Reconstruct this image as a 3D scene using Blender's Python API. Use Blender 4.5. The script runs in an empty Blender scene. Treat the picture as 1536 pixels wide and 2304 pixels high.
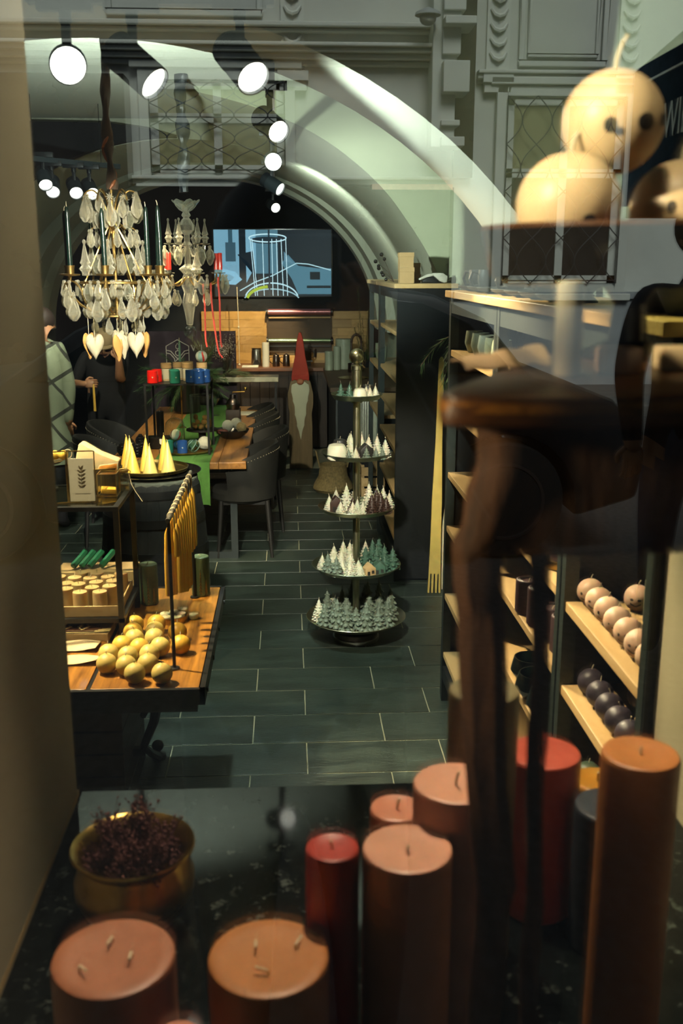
import bpy, bmesh, math, random
from mathutils import Vector, Matrix, Euler
R = random.Random(7)
PI = math.pi
SC = bpy.context.scene
COL = SC.collection

# ---------------------------------------------------------------- camera
cam_d = bpy.data.cameras.new('camera')
cam = bpy.data.objects.new('camera', cam_d)
COL.objects.link(cam)
cam_d.sensor_fit = 'VERTICAL'
cam_d.sensor_height = 36.0
cam_d.sensor_width = 24.0
cam_d.lens = 35.0
cam_d.clip_start = 0.02
cam_d.clip_end = 80
cam.location = (0, 0, 2.1)
cam.rotation_euler = (math.radians(90 - 13.795), 0, math.radians(-2.978))
cam_d.dof.use_dof = True
cam_d.dof.focus_distance = 5.4
cam_d.dof.aperture_fstop = 5.0
SC.camera = cam

# ---------------------------------------------------------------- world, sun, exposure
W = bpy.data.worlds.new('overcast')
SC.world = W
W.use_nodes = True
W.node_tree.nodes['Background'].inputs[0].default_value = (0.62, 0.74, 0.86, 1)
W.node_tree.nodes['Background'].inputs[1].default_value = 0.15
sun_d = bpy.data.lights.new('sun', 'SUN')
sun_d.energy = 1.75
sun_d.angle = math.radians(25)
sun_d.color = (0.95, 1.0, 0.97)
sun = bpy.data.objects.new('sun', sun_d)
COL.objects.link(sun)
sun.rotation_euler = (math.radians(-47), math.radians(6), 0)
SC.view_settings.view_transform = 'Standard'
SC.view_settings.look = 'None'
SC.view_settings.exposure = 0.0
SC.view_settings.gamma = 1.0
SC.view_settings.use_curve_mapping = False
SC.cycles.max_bounces = 8
SC.cycles.diffuse_bounces = 1
SC.cycles.glossy_bounces = 4
SC.cycles.transmission_bounces = 6
SC.cycles.transparent_max_bounces = 12
SC.cycles.sample_clamp_indirect = 3.0
SC.cycles.caustics_refractive = False
SC.cycles.caustics_reflective = False

def spot(name, loc, target, watts, deg=50, color=(1, 0.86, 0.66), blend=0.6, size=0.035):
    d = bpy.data.lights.new(name, 'SPOT')
    d.energy = watts; d.spot_size = math.radians(deg); d.spot_blend = blend
    d.color = color; d.shadow_soft_size = size
    o = bpy.data.objects.new(name, d); COL.objects.link(o)
    o.location = loc
    o.rotation_euler = (Vector(target) - Vector(loc)).to_track_quat('-Z', 'Y').to_euler()
    return o

WARM = (1, 0.80, 0.50); NEUT = (1, 0.93, 0.76); COOL = (0.86, 1.0, 0.92)
# ceiling spotlights of the shop, and unseen spots added for brightness: (lamp position, what it is aimed at, watts, cone)
spot('lamp_light', (-1.55, 3.70, 3.05), (-0.52, 3.40, 0.75), 1500, 44, WARM)       # candles on the left table
spot('lamp_light', (-1.25, 3.05, 2.95), (-0.70, 3.75, 1.2), 380, 40, WARM)        # glass top stand
spot('lamp_light', (-0.5, 3.25, 2.52), (-0.72, 5.0, 1.80), 1300, 46, NEUT)         # barrel and chandelier
spot('lamp_light', (0.02, 2.85, 2.55), (0.40, 5.4, 0.85), 1000, 30, NEUT)         # tiered stand
spot('lamp_light', (-0.05, 4.25, 2.56), (0.85, 3.1, 1.2), 620, 50, WARM)          # near racks
spot('lamp_light', (-0.20, 2.70, 2.75), (0.80, 2.25, 1.15), 420, 42, WARM)
spot('lamp_light', (-0.06, 5.5, 2.66), (0.80, 4.4, 1.6), 300, 70, WARM)
spot('lamp_light', (-0.06, 4.9, 2.66), (0.95, 6.25, 0.9), 210, 26, WARM)          # spot added to brighten the giant fork
spot('lamp_light', (-0.25, 5.3, 2.30), (1.02, 8.0, 2.15), 330, 56, COOL)           # vault and right wall
spot('lamp_light', (-0.25, 3.9, 2.45), (1.08, 3.7, 2.45), 95, 90, COOL)
spot('lamp_light', (-0.12, 8.1, 2.66), (0.95, 9.4, 2.4), 120, 90, COOL)
spot('lamp_light', (-0.9, 5.9, 2.95), (-0.70, 7.25, 0.8), 760, 34, WARM)           # dining table
spot('lamp_light', (-0.6, 7.6, 2.95), (-0.65, 8.7, 0.8), 330, 40, WARM)
spot('lamp_light', (-0.9, 8.5, 2.95), (-0.85, 10.1, 1.25), 150, 40, NEUT)          # spot added to brighten the pine and sign board
spot('lamp_light', (-1.5, 7.3, 2.66), (-1.75, 8.4, 1.2), 260, 60, NEUT)           # people by the wall
spot('lamp_light', (-0.1, 10.7, 2.66), (-0.60, 12.0, 1.30), 560, 52, WARM)        # kitchen wall
spot('lamp_light', (0.10, 1.80, 3.2), (0.12, 1.20, 1.3), 260, 40, (1, 0.78, 0.55))  # window display
spot('lamp_light', (0.45, 1.80, 3.2), (0.44, 1.20, 1.45), 90, 18, (1, 0.78, 0.50))
spot('lamp_light', (-0.40, 0.74, 2.56), (0.36, 1.06, 2.18), 110, 29, (1, 0.85, 0.58))  # unseen spot added at the left for the beige balls
spot('lamp_light', (-0.38, 0.76, 2.08), (0.14, 0.83, 1.86), 26, 40, (1, 0.72, 0.42))  # unseen spot added to warm the driftwood post and slab edge
spot('lamp_light', (0.15, 0.75, 3.05), (0.42, 1.13, 2.2), 45, 24, (1, 0.85, 0.58))  # unseen spot added to brighten the right-hand beige ball
spot('lamp_light', (0.35, 2.60, 3.0), (0.77, 1.70, 1.45), 150, 20, (0.95, 0.92, 0.36))    # unseen spot added only for the right jamb
spot('lamp_light', (0.0, 2.70, 3.1), (-0.44, 1.35, 2.20), 85, 40, (1, 0.84, 0.55))  # added likewise for the left jamb
spot('lamp_light', (-0.7, 5.3, 2.35), (-0.8, 5.9, 3.25), 190, 130, COOL)           # unseen upward spot added to brighten the ceiling
spot('lamp_light', (-0.35, 4.5, 2.66), (-0.05, 4.6, 0.0), 300, 52, COOL)            # tiled floor

# ---------------------------------------------------------------- materials
def nt(name):
    m = bpy.data.materials.new(name); m.use_nodes = True
    t = m.node_tree; b = t.nodes['Principled BSDF']
    return m, t, b

def mat(name, col, rough=0.6, metal=0.0, var=0.0, scale=8.0, bump=0.0, bscale=60.0, coat=0.0, sss=0.0,
        sssr=(0.02, 0.008, 0.004), trans=0.0, emit=None, es=0.0, stretch=None, col2=None, spec=0.5, detail=4.0, rvar=0.0):
    m, t, b = nt(name)
    I = b.inputs
    I['Base Color'].default_value = (*col, 1); I['Roughness'].default_value = rough
    I['Metallic'].default_value = metal; I['Coat Weight'].default_value = coat
    I['Specular IOR Level'].default_value = spec
    if sss:
        I['Subsurface Weight'].default_value = sss
        I['Subsurface Radius'].default_value = sssr; I['Subsurface Scale'].default_value = 1.0
    I['Transmission Weight'].default_value = trans
    if emit:
        I['Emission Color'].default_value = (*emit, 1); I['Emission Strength'].default_value = es
    if var or bump or col2:
        tc = t.nodes.new('ShaderNodeTexCoord'); mp = t.nodes.new('ShaderNodeMapping')
        t.links.new(tc.outputs['Object'], mp.inputs[0])
        if stretch: mp.inputs['Scale'].default_value = stretch
        info = t.nodes.new('ShaderNodeObjectInfo')
        mul = t.nodes.new('ShaderNodeMath'); mul.operation = 'MULTIPLY'; mul.inputs[1].default_value = 37.0
        t.links.new(info.outputs['Random'], mul.inputs[0])
        n = t.nodes.new('ShaderNodeTexNoise'); n.noise_dimensions = '4D'
        n.inputs['Scale'].default_value = scale; n.inputs['Detail'].default_value = detail
        t.links.new(mp.outputs[0], n.inputs['Vector']); t.links.new(mul.outputs[0], n.inputs['W'])
        if var or col2:
            r = t.nodes.new('ShaderNodeValToRGB')
            a = col2 if col2 else tuple(min(1, c * (1 + var)) for c in col)
            d = col if col2 else tuple(c * (1 - var) for c in col)
            r.color_ramp.elements[0].color = (*d, 1); r.color_ramp.elements[1].color = (*a, 1)
            r.color_ramp.elements[0].position = 0.32; r.color_ramp.elements[1].position = 0.68
            t.links.new(n.outputs['Fac'], r.inputs[0]); t.links.new(r.outputs[0], I['Base Color'])
        if bump:
            n2 = t.nodes.new('ShaderNodeTexNoise'); n2.inputs['Scale'].default_value = bscale
            n2.inputs['Detail'].default_value = 5
            t.links.new(mp.outputs[0], n2.inputs['Vector'])
            bp = t.nodes.new('ShaderNodeBump'); bp.inputs['Strength'].default_value = bump
            bp.inputs['Distance'].default_value = 0.01
            t.links.new(n2.outputs['Fac'], bp.inputs['Height']); t.links.new(bp.outputs[0], I['Normal'])
        if rvar:
            mr = t.nodes.new('ShaderNodeMapRange'); mr.inputs['To Min'].default_value = max(0.02, rough - rvar); mr.inputs['To Max'].default_value = rough + rvar
            t.links.new(n.outputs['Fac'], mr.inputs['Value']); t.links.new(mr.outputs[0], I['Roughness'])
    return m

def wood(name, dark, light, rough=0.5, stretch=(1, 14, 14), scale=2.2, bump=0.12, var=0.25, coat=0.0):
    """stripes of grain along the axis with the smallest stretch, offset per object"""
    m, t, b = nt(name)
    tc = t.nodes.new('ShaderNodeTexCoord'); mp = t.nodes.new('ShaderNodeMapping')
    mp.inputs['Scale'].default_value = stretch
    info = t.nodes.new('ShaderNodeObjectInfo'); mul = t.nodes.new('ShaderNodeMath'); mul.operation = 'MULTIPLY'
    mul.inputs[1].default_value = 53.0
    t.links.new(info.outputs['Random'], mul.inputs[0]); t.links.new(tc.outputs['Object'], mp.inputs[0])
    n = t.nodes.new('ShaderNodeTexNoise'); n.noise_dimensions = '4D'
    n.inputs['Scale'].default_value = scale; n.inputs['Detail'].default_value = 8; n.inputs['Roughness'].default_value = 0.65
    n.inputs['Distortion'].default_value = 0.6
    t.links.new(mp.outputs[0], n.inputs['Vector']); t.links.new(mul.outputs[0], n.inputs['W'])
    r = t.nodes.new('ShaderNodeValToRGB')
    r.color_ramp.elements[0].color = (*dark, 1); r.color_ramp.elements[1].color = (*light, 1)
    r.color_ramp.elements[0].position = 0.33; r.color_ramp.elements[1].position = 0.66
    t.links.new(n.outputs['Fac'], r.inputs[0])
    hs = t.nodes.new('ShaderNodeHueSaturation')
    mr = t.nodes.new('ShaderNodeMapRange'); mr.inputs['To Min'].default_value = 1 - var; mr.inputs['To Max'].default_value = 1 + var
    t.links.new(info.outputs['Random'], mr.inputs['Value']); t.links.new(mr.outputs[0], hs.inputs['Value'])
    t.links.new(r.outputs[0], hs.inputs['Color']); t.links.new(hs.outputs[0], b.inputs['Base Color'])
    b.inputs['Roughness'].default_value = rough; b.inputs['Coat Weight'].default_value = coat
    bp = t.nodes.new('ShaderNodeBump'); bp.inputs['Strength'].default_value = bump; bp.inputs['Distance'].default_value = 0.01
    t.links.new(n.outputs['Fac'], bp.inputs['Height']); t.links.new(bp.outputs[0], b.inputs['Normal'])
    return m

def pane_mat(name, refl, tint):
    """clear window glass: sees through, mirrors a share of the street"""
    m = bpy.data.materials.new(name); m.use_nodes = True
    t = m.node_tree; t.nodes.clear()
    o = t.nodes.new('ShaderNodeOutputMaterial'); mx = t.nodes.new('ShaderNodeMixShader')
    tr = t.nodes.new('ShaderNodeBsdfTransparent'); tr.inputs[0].default_value = (*tint, 1)
    gl = t.nodes.new('ShaderNodeBsdfGlossy'); gl.inputs['Roughness'].default_value = 0.0
    gl.inputs['Color'].default_value = (1, 1, 1, 1)
    mx.inputs[0].default_value = refl
    t.links.new(tr.outputs[0], mx.inputs[1]); t.links.new(gl.outputs[0], mx.inputs[2]); t.links.new(mx.outputs[0], o.inputs[0])
    return m

def thin_glass(name, tint=(0.93, 0.97, 0.94), refl=0.10, rough=0.03):
    """thin vessels: transparent with a facing-dependent sheen"""
    m = bpy.data.materials.new(name); m.use_nodes = True
    t = m.node_tree; t.nodes.clear()
    o = t.nodes.new('ShaderNodeOutputMaterial'); mx = t.nodes.new('ShaderNodeMixShader')
    tr = t.nodes.new('ShaderNodeBsdfTransparent'); tr.inputs[0].default_value = (*tint, 1)
    gl = t.nodes.new('ShaderNodeBsdfGlossy'); gl.inputs['Roughness'].default_value = rough
    lw = t.nodes.new('ShaderNodeLayerWeight'); lw.inputs[0].default_value = 0.35
    mr = t.nodes.new('ShaderNodeMapRange'); mr.inputs['To Min'].default_value = refl * 0.5; mr.inputs['To Max'].default_value = 0.75
    t.links.new(lw.outputs['Facing'], mr.inputs['Value']); t.links.new(mr.outputs[0], mx.inputs[0])
    t.links.new(tr.outputs[0], mx.inputs[1]); t.links.new(gl.outputs[0], mx.inputs[2]); t.links.new(mx.outputs[0], o.inputs[0])
    return m

M = {}
M['jamb'] = mat('jamb_plaster', (0.46, 0.40, 0.27), 0.8, var=0.08, scale=3, bump=0.05)
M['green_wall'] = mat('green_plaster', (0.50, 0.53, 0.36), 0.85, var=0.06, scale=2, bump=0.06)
M['white_plaster'] = mat('white_plaster', (0.66, 0.67, 0.56), 0.8, var=0.05, scale=2, bump=0.05)
M['vault'] = mat('vault_plaster', (0.52, 0.53, 0.40), 0.8, var=0.06, scale=2, bump=0.05)
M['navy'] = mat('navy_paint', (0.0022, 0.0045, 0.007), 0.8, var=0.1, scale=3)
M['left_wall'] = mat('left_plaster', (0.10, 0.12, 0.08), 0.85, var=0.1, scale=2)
M['slate'] = mat('slate', (0.030, 0.044, 0.036), 0.42, var=0.35, scale=3.5, bump=0.35, bscale=22, stretch=(1, 3.5, 1), rvar=0.1)
M['grout'] = mat('grout', (0.33, 0.33, 0.22), 0.9, var=0.1)
M['black_metal'] = mat('black_metal', (0.010, 0.011, 0.011), 0.45, 0.3, var=0.2, scale=20)
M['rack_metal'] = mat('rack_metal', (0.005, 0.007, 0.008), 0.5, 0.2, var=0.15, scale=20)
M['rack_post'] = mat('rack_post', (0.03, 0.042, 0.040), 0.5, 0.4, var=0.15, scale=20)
M['rack_back'] = mat('rack_back', (0.011, 0.016, 0.018), 0.75, var=0.4, scale=90, bump=0.3, bscale=200)
M['steel'] = mat('steel', (0.55, 0.55, 0.5), 0.28, 1.0, var=0.06)
M['zinc'] = mat('zinc', (0.46, 0.44, 0.30), 0.34, 1.0, var=0.25, scale=9, rvar=0.1)
M['tray_green'] = mat('tray_patina', (0.22, 0.24, 0.17), 0.40, 1.0, var=0.3, scale=12, rvar=0.1)
M['brass'] = mat('brass', (0.50, 0.34, 0.10), 0.30, 1.0, var=0.35, scale=14, bump=0.05, bscale=30, rvar=0.12)
M['gold'] = mat('gilt', (0.55, 0.36, 0.12), 0.33, 1.0, var=0.2, scale=30)
M['gun'] = mat('gun_metal', (0.12, 0.10, 0.09), 0.3, 1.0)
M['shelf'] = wood('shelf_wood', (0.58, 0.36, 0.14), (0.72, 0.50, 0.24), 0.45, (6, 0.8, 14), 3.0, 0.04, 0.06)
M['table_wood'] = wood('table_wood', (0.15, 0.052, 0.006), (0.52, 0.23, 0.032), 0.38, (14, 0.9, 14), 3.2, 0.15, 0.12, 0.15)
M['dining_wood'] = wood('dining_wood', (0.20, 0.08, 0.018), (0.46, 0.22, 0.055), 0.40, (12, 0.7, 12), 2.6, 0.1, 0.10)
M['kitchen_wood'] = wood('kitchen_wood', (0.42, 0.22, 0.055), (0.60, 0.36, 0.11), 0.45, (0.8, 12, 12), 2.5, 0.05, 0.22)
M['dark_wood'] = wood('dark_wood', (0.010, 0.006, 0.004), (0.030, 0.018, 0.010), 0.6, (14, 14, 0.8), 2.0, 0.2, 0.3)
M['counter_wood'] = wood('counter_wood', (0.12, 0.045, 0.022), (0.26, 0.11, 0.05), 0.35, (0.8, 12, 12), 2.0, 0.05, 0.1)
M['driftwood'] = wood('driftwood', (0.014, 0.006, 0.003), (0.12, 0.050, 0.018), 0.7, (9, 9, 1.3), 4.0, 0.7, 0.1)
M['slab_wood'] = wood('slab_wood', (0.030, 0.011, 0.004), (0.13, 0.05, 0.014), 0.35, (2, 12, 12), 3.0, 0.25, 0.1)
M['barrel'] = wood('barrel_wood', (0.003, 0.0033, 0.0026), (0.012, 0.012, 0.009), 0.75, (12, 12, 1), 3.0, 0.4, 0.35)
M['barrel_rim'] = wood('barrel_rim', (0.05, 0.055, 0.04), (0.12, 0.12, 0.085), 0.7, (8, 8, 2), 4.0, 0.3, 0.3)
M['pale_wood'] = wood('pale_wood', (0.48, 0.32, 0.13), (0.66, 0.48, 0.24), 0.55, (10, 1, 10), 2.0, 0.05, 0.1)
M['granite'] = mat('granite', (0.0035, 0.0048, 0.0046), 0.055, var=0.5, scale=5, rvar=0.015, spec=0.22)
M['pane'] = pane_mat('window_glass', 0.34, (0.97, 0.99, 0.97))
M['glass'] = thin_glass('clear_glass')
M['green_glass'] = thin_glass('green_glass', (0.55, 0.80, 0.72), 0.2)
def crystal(name, tint, pale_glint):
    m = bpy.data.materials.new(name); m.use_nodes = True
    t = m.node_tree; t.nodes.clear(); N = t.nodes.new
    o = N('ShaderNodeOutputMaterial'); tr = N('ShaderNodeBsdfTransparent'); tr.inputs[0].default_value = (*tint, 1)
    gl = N('ShaderNodeBsdfGlossy'); gl.inputs['Roughness'].default_value = 0.03; gl.inputs['Color'].default_value = (1, 0.98, 0.9, 1)
    df = N('ShaderNodeBsdfDiffuse'); df.inputs[0].default_value = (0.95, 0.90, 0.74, 1)
    lw = N('ShaderNodeLayerWeight'); lw.inputs[0].default_value = 0.5
    a = N('ShaderNodeMixShader'); b = N('ShaderNodeMixShader')
    mk = N('ShaderNodeMapRange'); mk.inputs['From Min'].default_value = 0.25; mk.inputs['From Max'].default_value = 0.85
    mk.inputs['To Min'].default_value = pale_glint*0.5; mk.inputs['To Max'].default_value = min(0.9, pale_glint*9)  # cream diffuse colour towards the rims stands in for bright edge glints
    t.links.new(lw.outputs['Facing'], mk.inputs['Value']); t.links.new(mk.outputs[0], a.inputs[0])
    mr = N('ShaderNodeMapRange'); mr.inputs['To Min'].default_value = 0.14; mr.inputs['To Max'].default_value = 0.55
    t.links.new(lw.outputs['Facing'], mr.inputs['Value']); t.links.new(mr.outputs[0], b.inputs[0])
    t.links.new(tr.outputs[0], a.inputs[1]); t.links.new(df.outputs[0], a.inputs[2])
    t.links.new(a.outputs[0], b.inputs[1]); t.links.new(gl.outputs[0], b.inputs[2]); t.links.new(b.outputs[0], o.inputs[0])
    return m
M['crystal'] = crystal('crystal', (0.90, 0.88, 0.78), 0.15)
M['crystal_d'] = crystal('crystal_grey', (0.76, 0.80, 0.74), 0.08)
def wax(n, c, s=0.20, r=0.42, var=0.08): return mat(n, c, r, var=var, scale=25, bump=0.04, bscale=60, sss=s, sssr=(0.004, 0.0016, 0.0008))
M['wax_pink'] = wax('wax_pink', (0.72, 0.36, 0.24))
M['wax_rose'] = wax('wax_rose', (0.70, 0.28, 0.17))
M['wax_red'] = wax('wax_red', (0.44, 0.045, 0.03))
M['wax_coral'] = wax('wax_coral', (0.66, 0.12, 0.07))
M['wax_brown'] = wax('wax_terracotta', (0.42, 0.15, 0.07))
M['wax_rust'] = wax('wax_rust', (0.50, 0.19, 0.05))
M['wax_orange'] = wax('wax_orange', (0.75, 0.33, 0.03))
M['wax_olive'] = wax('wax_olive', (0.20, 0.17, 0.08))
M['wax_slate'] = wax('wax_slate', (0.045, 0.055, 0.07))
M['wax_beige'] = wax('wax_beige', (0.82, 0.60, 0.34))
M['wax_blush'] = wax('wax_blush', (0.78, 0.52, 0.36))
M['wax_plum'] = wax('wax_plum', (0.045, 0.035, 0.05), 0.1)
M['wax_aubergine'] = wax('wax_aubergine', (0.075, 0.04, 0.045), 0.1)
M['wax_yellow'] = wax('wax_yellow', (0.70, 0.53, 0.15))
M['wax_honey'] = wax('wax_honey', (0.80, 0.45, 0.05))
M['wax_amber'] = wax('wax_amber', (0.84, 0.52, 0.08))
M['wax_cream'] = wax('wax_cream', (0.80, 0.70, 0.48))
M['wax_white'] = wax('wax_white', (0.82, 0.78, 0.58))
M['wax_bees'] = mat('wax_honeycomb', (0.62, 0.42, 0.19), 0.5, var=0.1, scale=20, sss=0.25)
M['wax_green'] = wax('wax_green', (0.075, 0.115, 0.055), 0.15)
M['wax_tree'] = wax('wax_sage', (0.16, 0.20, 0.15), 0.15)
M['wax_fir'] = wax('wax_fir', (0.06, 0.13, 0.09), 0.15)
M['wax_dark'] = wax('wax_dark', (0.022, 0.020, 0.018), 0.05)
M['wax_choc'] = wax('wax_chocolate', (0.055, 0.027, 0.020), 0.05)
M['wax_taper'] = mat('wax_taper', (0.002, 0.010, 0.007), 0.25)
M['wax_redtaper'] = mat('wax_redtaper', (0.50, 0.03, 0.02), 0.3)
M['wax_sheet'] = mat('wax_emerald', (0.01, 0.16, 0.08), 0.4)
M['wick'] = mat('wick', (0.75, 0.66, 0.45), 0.8)
M['wick_dark'] = mat('wick_dark', (0.20, 0.17, 0.12), 0.8)
M['ink'] = mat('face_ink', (0.012, 0.009, 0.008), 0.6)
M['pottery'] = mat('pottery', (0.035, 0.042, 0.038), 0.5, var=0.2, scale=12)
M['celadon'] = mat('celadon', (0.30, 0.34, 0.24), 0.35, var=0.15, scale=14)
M['celadon_pale'] = mat('celadon_pale', (0.50, 0.54, 0.42), 0.35, var=0.1, scale=14)
M['teal_pot'] = mat('teal_pottery', (0.07, 0.11, 0.08), 0.35, var=0.2, scale=14)
M['black_pot'] = mat('black_pottery', (0.010, 0.014, 0.012), 0.22, var=0.2)
M['kraft'] = mat('kraft', (0.55, 0.36, 0.16), 0.75, var=0.06, scale=30)
M['paper'] = mat('paper', (0.68, 0.66, 0.52), 0.7, var=0.04)
M['cream_paper'] = mat('cream_paper', (0.66, 0.52, 0.30), 0.6, var=0.08)
M['white_plastic'] = mat('white_plastic', (0.62, 0.60, 0.50), 0.4)
M['dark_plastic'] = mat('dark_plastic', (0.015, 0.016, 0.016), 0.4)
M['runner'] = mat('green_linen', (0.055, 0.16, 0.025), 0.9, var=0.15, scale=30, bump=0.3, bscale=200)
M['velvet'] = mat('grey_velvet', (0.011, 0.0105, 0.008), 0.75, var=0.25, scale=8)
M['chair_leg'] = mat('chair_leg', (0.012, 0.011, 0.010), 0.5)
M['frame_metal'] = mat('grey_steel', (0.035, 0.045, 0.046), 0.5, 0.3)
M['basket'] = mat('seagrass', (0.20, 0.15, 0.06), 0.85, var=0.35, scale=60, bump=0.5, bscale=120)
M['needle'] = mat('pine_needle', (0.06, 0.13, 0.04), 0.6, var=0.4, scale=6)
M['needle_pale'] = mat('pine_needle_pale', (0.22, 0.25, 0.10), 0.6, var=0.3, scale=6)
M['twig'] = mat('twig', (0.07, 0.045, 0.025), 0.8)
M['bud'] = mat('bud', (0.62, 0.50, 0.36), 0.7)
M['dried'] = mat('dried_flower', (0.14, 0.055, 0.05), 0.85, var=0.3, scale=20)
M['cloth_wrap'] = mat('cloth_wrap', (0.11, 0.072, 0.045), 0.85, var=0.35, scale=8, bump=0.3, bscale=20)
M['rust_ribbon'] = mat('rust_ribbon', (0.40, 0.12, 0.03), 0.5)
M['red_ribbon'] = mat('red_ribbon', (0.42, 0.05, 0.04), 0.5)
M['heart'] = mat('heart_cotton', (0.36, 0.31, 0.21), 0.85, var=0.15, scale=20, bump=0.1)
M['heart_ochre'] = mat('heart_ochre', (0.40, 0.20, 0.05), 0.85, var=0.2, scale=14)
M['lens'] = mat('lamp_lens', (1, 1, 1), 0.3, emit=(1, 0.97, 0.86), es=9)
M['lens_hot'] = mat('lamp_lens_hot', (1, 1, 1), 0.3, emit=(1, 0.97, 0.82), es=30)
M['lamp_black'] = mat('lamp_black', (0.010, 0.014, 0.018), 0.45, var=0.1)
M['lamp_blue'] = mat('lamp_grey', (0.035, 0.05, 0.06), 0.5, var=0.1)
M['skin'] = mat('skin', (0.44, 0.22, 0.11), 0.5, sss=0.1)
M['black_cloth'] = mat('black_cloth', (0.008, 0.008, 0.008), 0.9, var=0.2)
M['cap'] = mat('cap_cloth', (0.26, 0.19, 0.09), 0.85, var=0.1)
M['hair'] = mat('dark_hair', (0.02, 0.012, 0.008), 0.6)
M['jeans'] = mat('jeans', (0.07, 0.09, 0.12), 0.85, var=0.2, scale=20)
M['jacket'] = mat('dark_jacket', (0.012, 0.012, 0.014), 0.7, var=0.2)
M['gnome_hat'] = mat('gnome_hat', (0.42, 0.035, 0.015), 0.7, var=0.15)
M['gnome_body'] = wood('gnome_body', (0.13, 0.09, 0.04), (0.22, 0.155, 0.075), 0.7, (10, 10, 0.7), 2.5, 0.1, 0.05)
M['gnome_beard'] = mat('gnome_beard', (0.50, 0.50, 0.34), 0.7, var=0.06)
M['gnome_nose'] = mat('gnome_nose', (0.40, 0.15, 0.07), 0.6)
M['purple_board'] = mat('purple_board', (0.045, 0.026, 0.038), 0.6)
M['sign_print'] = mat('sign_print', (0.75, 0.70, 0.58), 0.6)
M['navy_fascia'] = mat('navy_fascia', (0.010, 0.018, 0.028), 0.95, var=0.3, scale=40, spec=0.05)
M['fascia_print'] = mat('fascia_print', (0.42, 0.47, 0.45), 0.6)
M['walnut'] = mat('walnut', (0.42, 0.19, 0.04), 0.6, var=0.35, scale=30, bump=0.8, bscale=40)
M['red_glaze'] = mat('red_glass', (0.72, 0.015, 0.010), 0.18)
M['teal_glaze'] = mat('teal_glass', (0.02, 0.17, 0.12), 0.18)
M['blue_glaze'] = mat('blue_glass', (0.02, 0.075, 0.26), 0.18)
M['deepblue_glaze'] = mat('deep_blue_glass', (0.008, 0.05, 0.10), 0.18)
M['yarn_white'] = mat('yarn_white', (0.68, 0.66, 0.52), 0.9, bump=0.5, bscale=80)
M['yarn_grey'] = mat('yarn_grey', (0.25, 0.26, 0.20), 0.9, var=0.2, bump=0.5, bscale=80)
M['aqua'] = mat('aqua', (0.30, 0.46, 0.42), 0.6)
M['red_paint'] = mat('red_paint', (0.60, 0.03, 0.02), 0.5)
M['dark_gloss'] = mat('dark_gloss', (0.010, 0.009, 0.008), 0.15)
M['foil_pink'] = mat('pink_foil_roll', (0.50, 0.20, 0.20), 0.28, 0.6)
M['foil_green'] = mat('green_foil_roll', (0.28, 0.36, 0.20), 0.28, 0.6)
M['brown_board'] = mat('brown_board', (0.06, 0.035, 0.013), 0.6, var=0.15)
M['wedge'] = mat('wax_block', (0.82, 0.64, 0.36), 0.55, var=0.12, scale=14, sss=0.3, bump=0.15, bscale=20)
M['rind'] = mat('wax_rind', (0.60, 0.24, 0.03), 0.6, var=0.4, scale=22)
M['olive_bowl'] = mat('olive_bowl', (0.095, 0.070, 0.030), 0.40, var=0.15)
M['string'] = mat('string', (0.62, 0.54, 0.36), 0.85)
M['rod'] = mat('rod', (0.10, 0.09, 0.07), 0.5)
M['maroon'] = mat('maroon_inlay', (0.09, 0.022, 0.015), 0.6)
M['facade'] = mat('facade_stucco', (0.56, 0.59, 0.52), 0.9, var=0.10, scale=1.2, bump=0.2, bscale=12)
M['facade_low'] = mat('facade_plinth', (0.30, 0.33, 0.33), 0.9, var=0.15, scale=2)
M['olive_blind'] = mat('olive_blind', (0.26, 0.25, 0.11), 0.8, var=0.1, scale=3)
M['window_dark'] = mat('window_dark', (0.02, 0.016, 0.014), 0.2, var=0.3, scale=2)
M['iron'] = mat('wrought_iron', (0.02, 0.022, 0.024), 0.6)
M['asphalt'] = mat('asphalt', (0.075, 0.073, 0.068), 0.9, var=0.25, scale=30)
M['pavement'] = mat('pavement', (0.11, 0.11, 0.10), 0.9, var=0.15, scale=6)
M['car_paint'] = mat('car_paint', (0.006, 0.007, 0.009), 0.45)
M['car_glass'] = mat('car_glass', (0.01, 0.013, 0.016), 0.05)
M['rubber'] = mat('rubber', (0.012, 0.011, 0.010), 0.8)
M['rim'] = mat('wheel_rim', (0.16, 0.13, 0.12), 0.35, 0.8)

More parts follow.
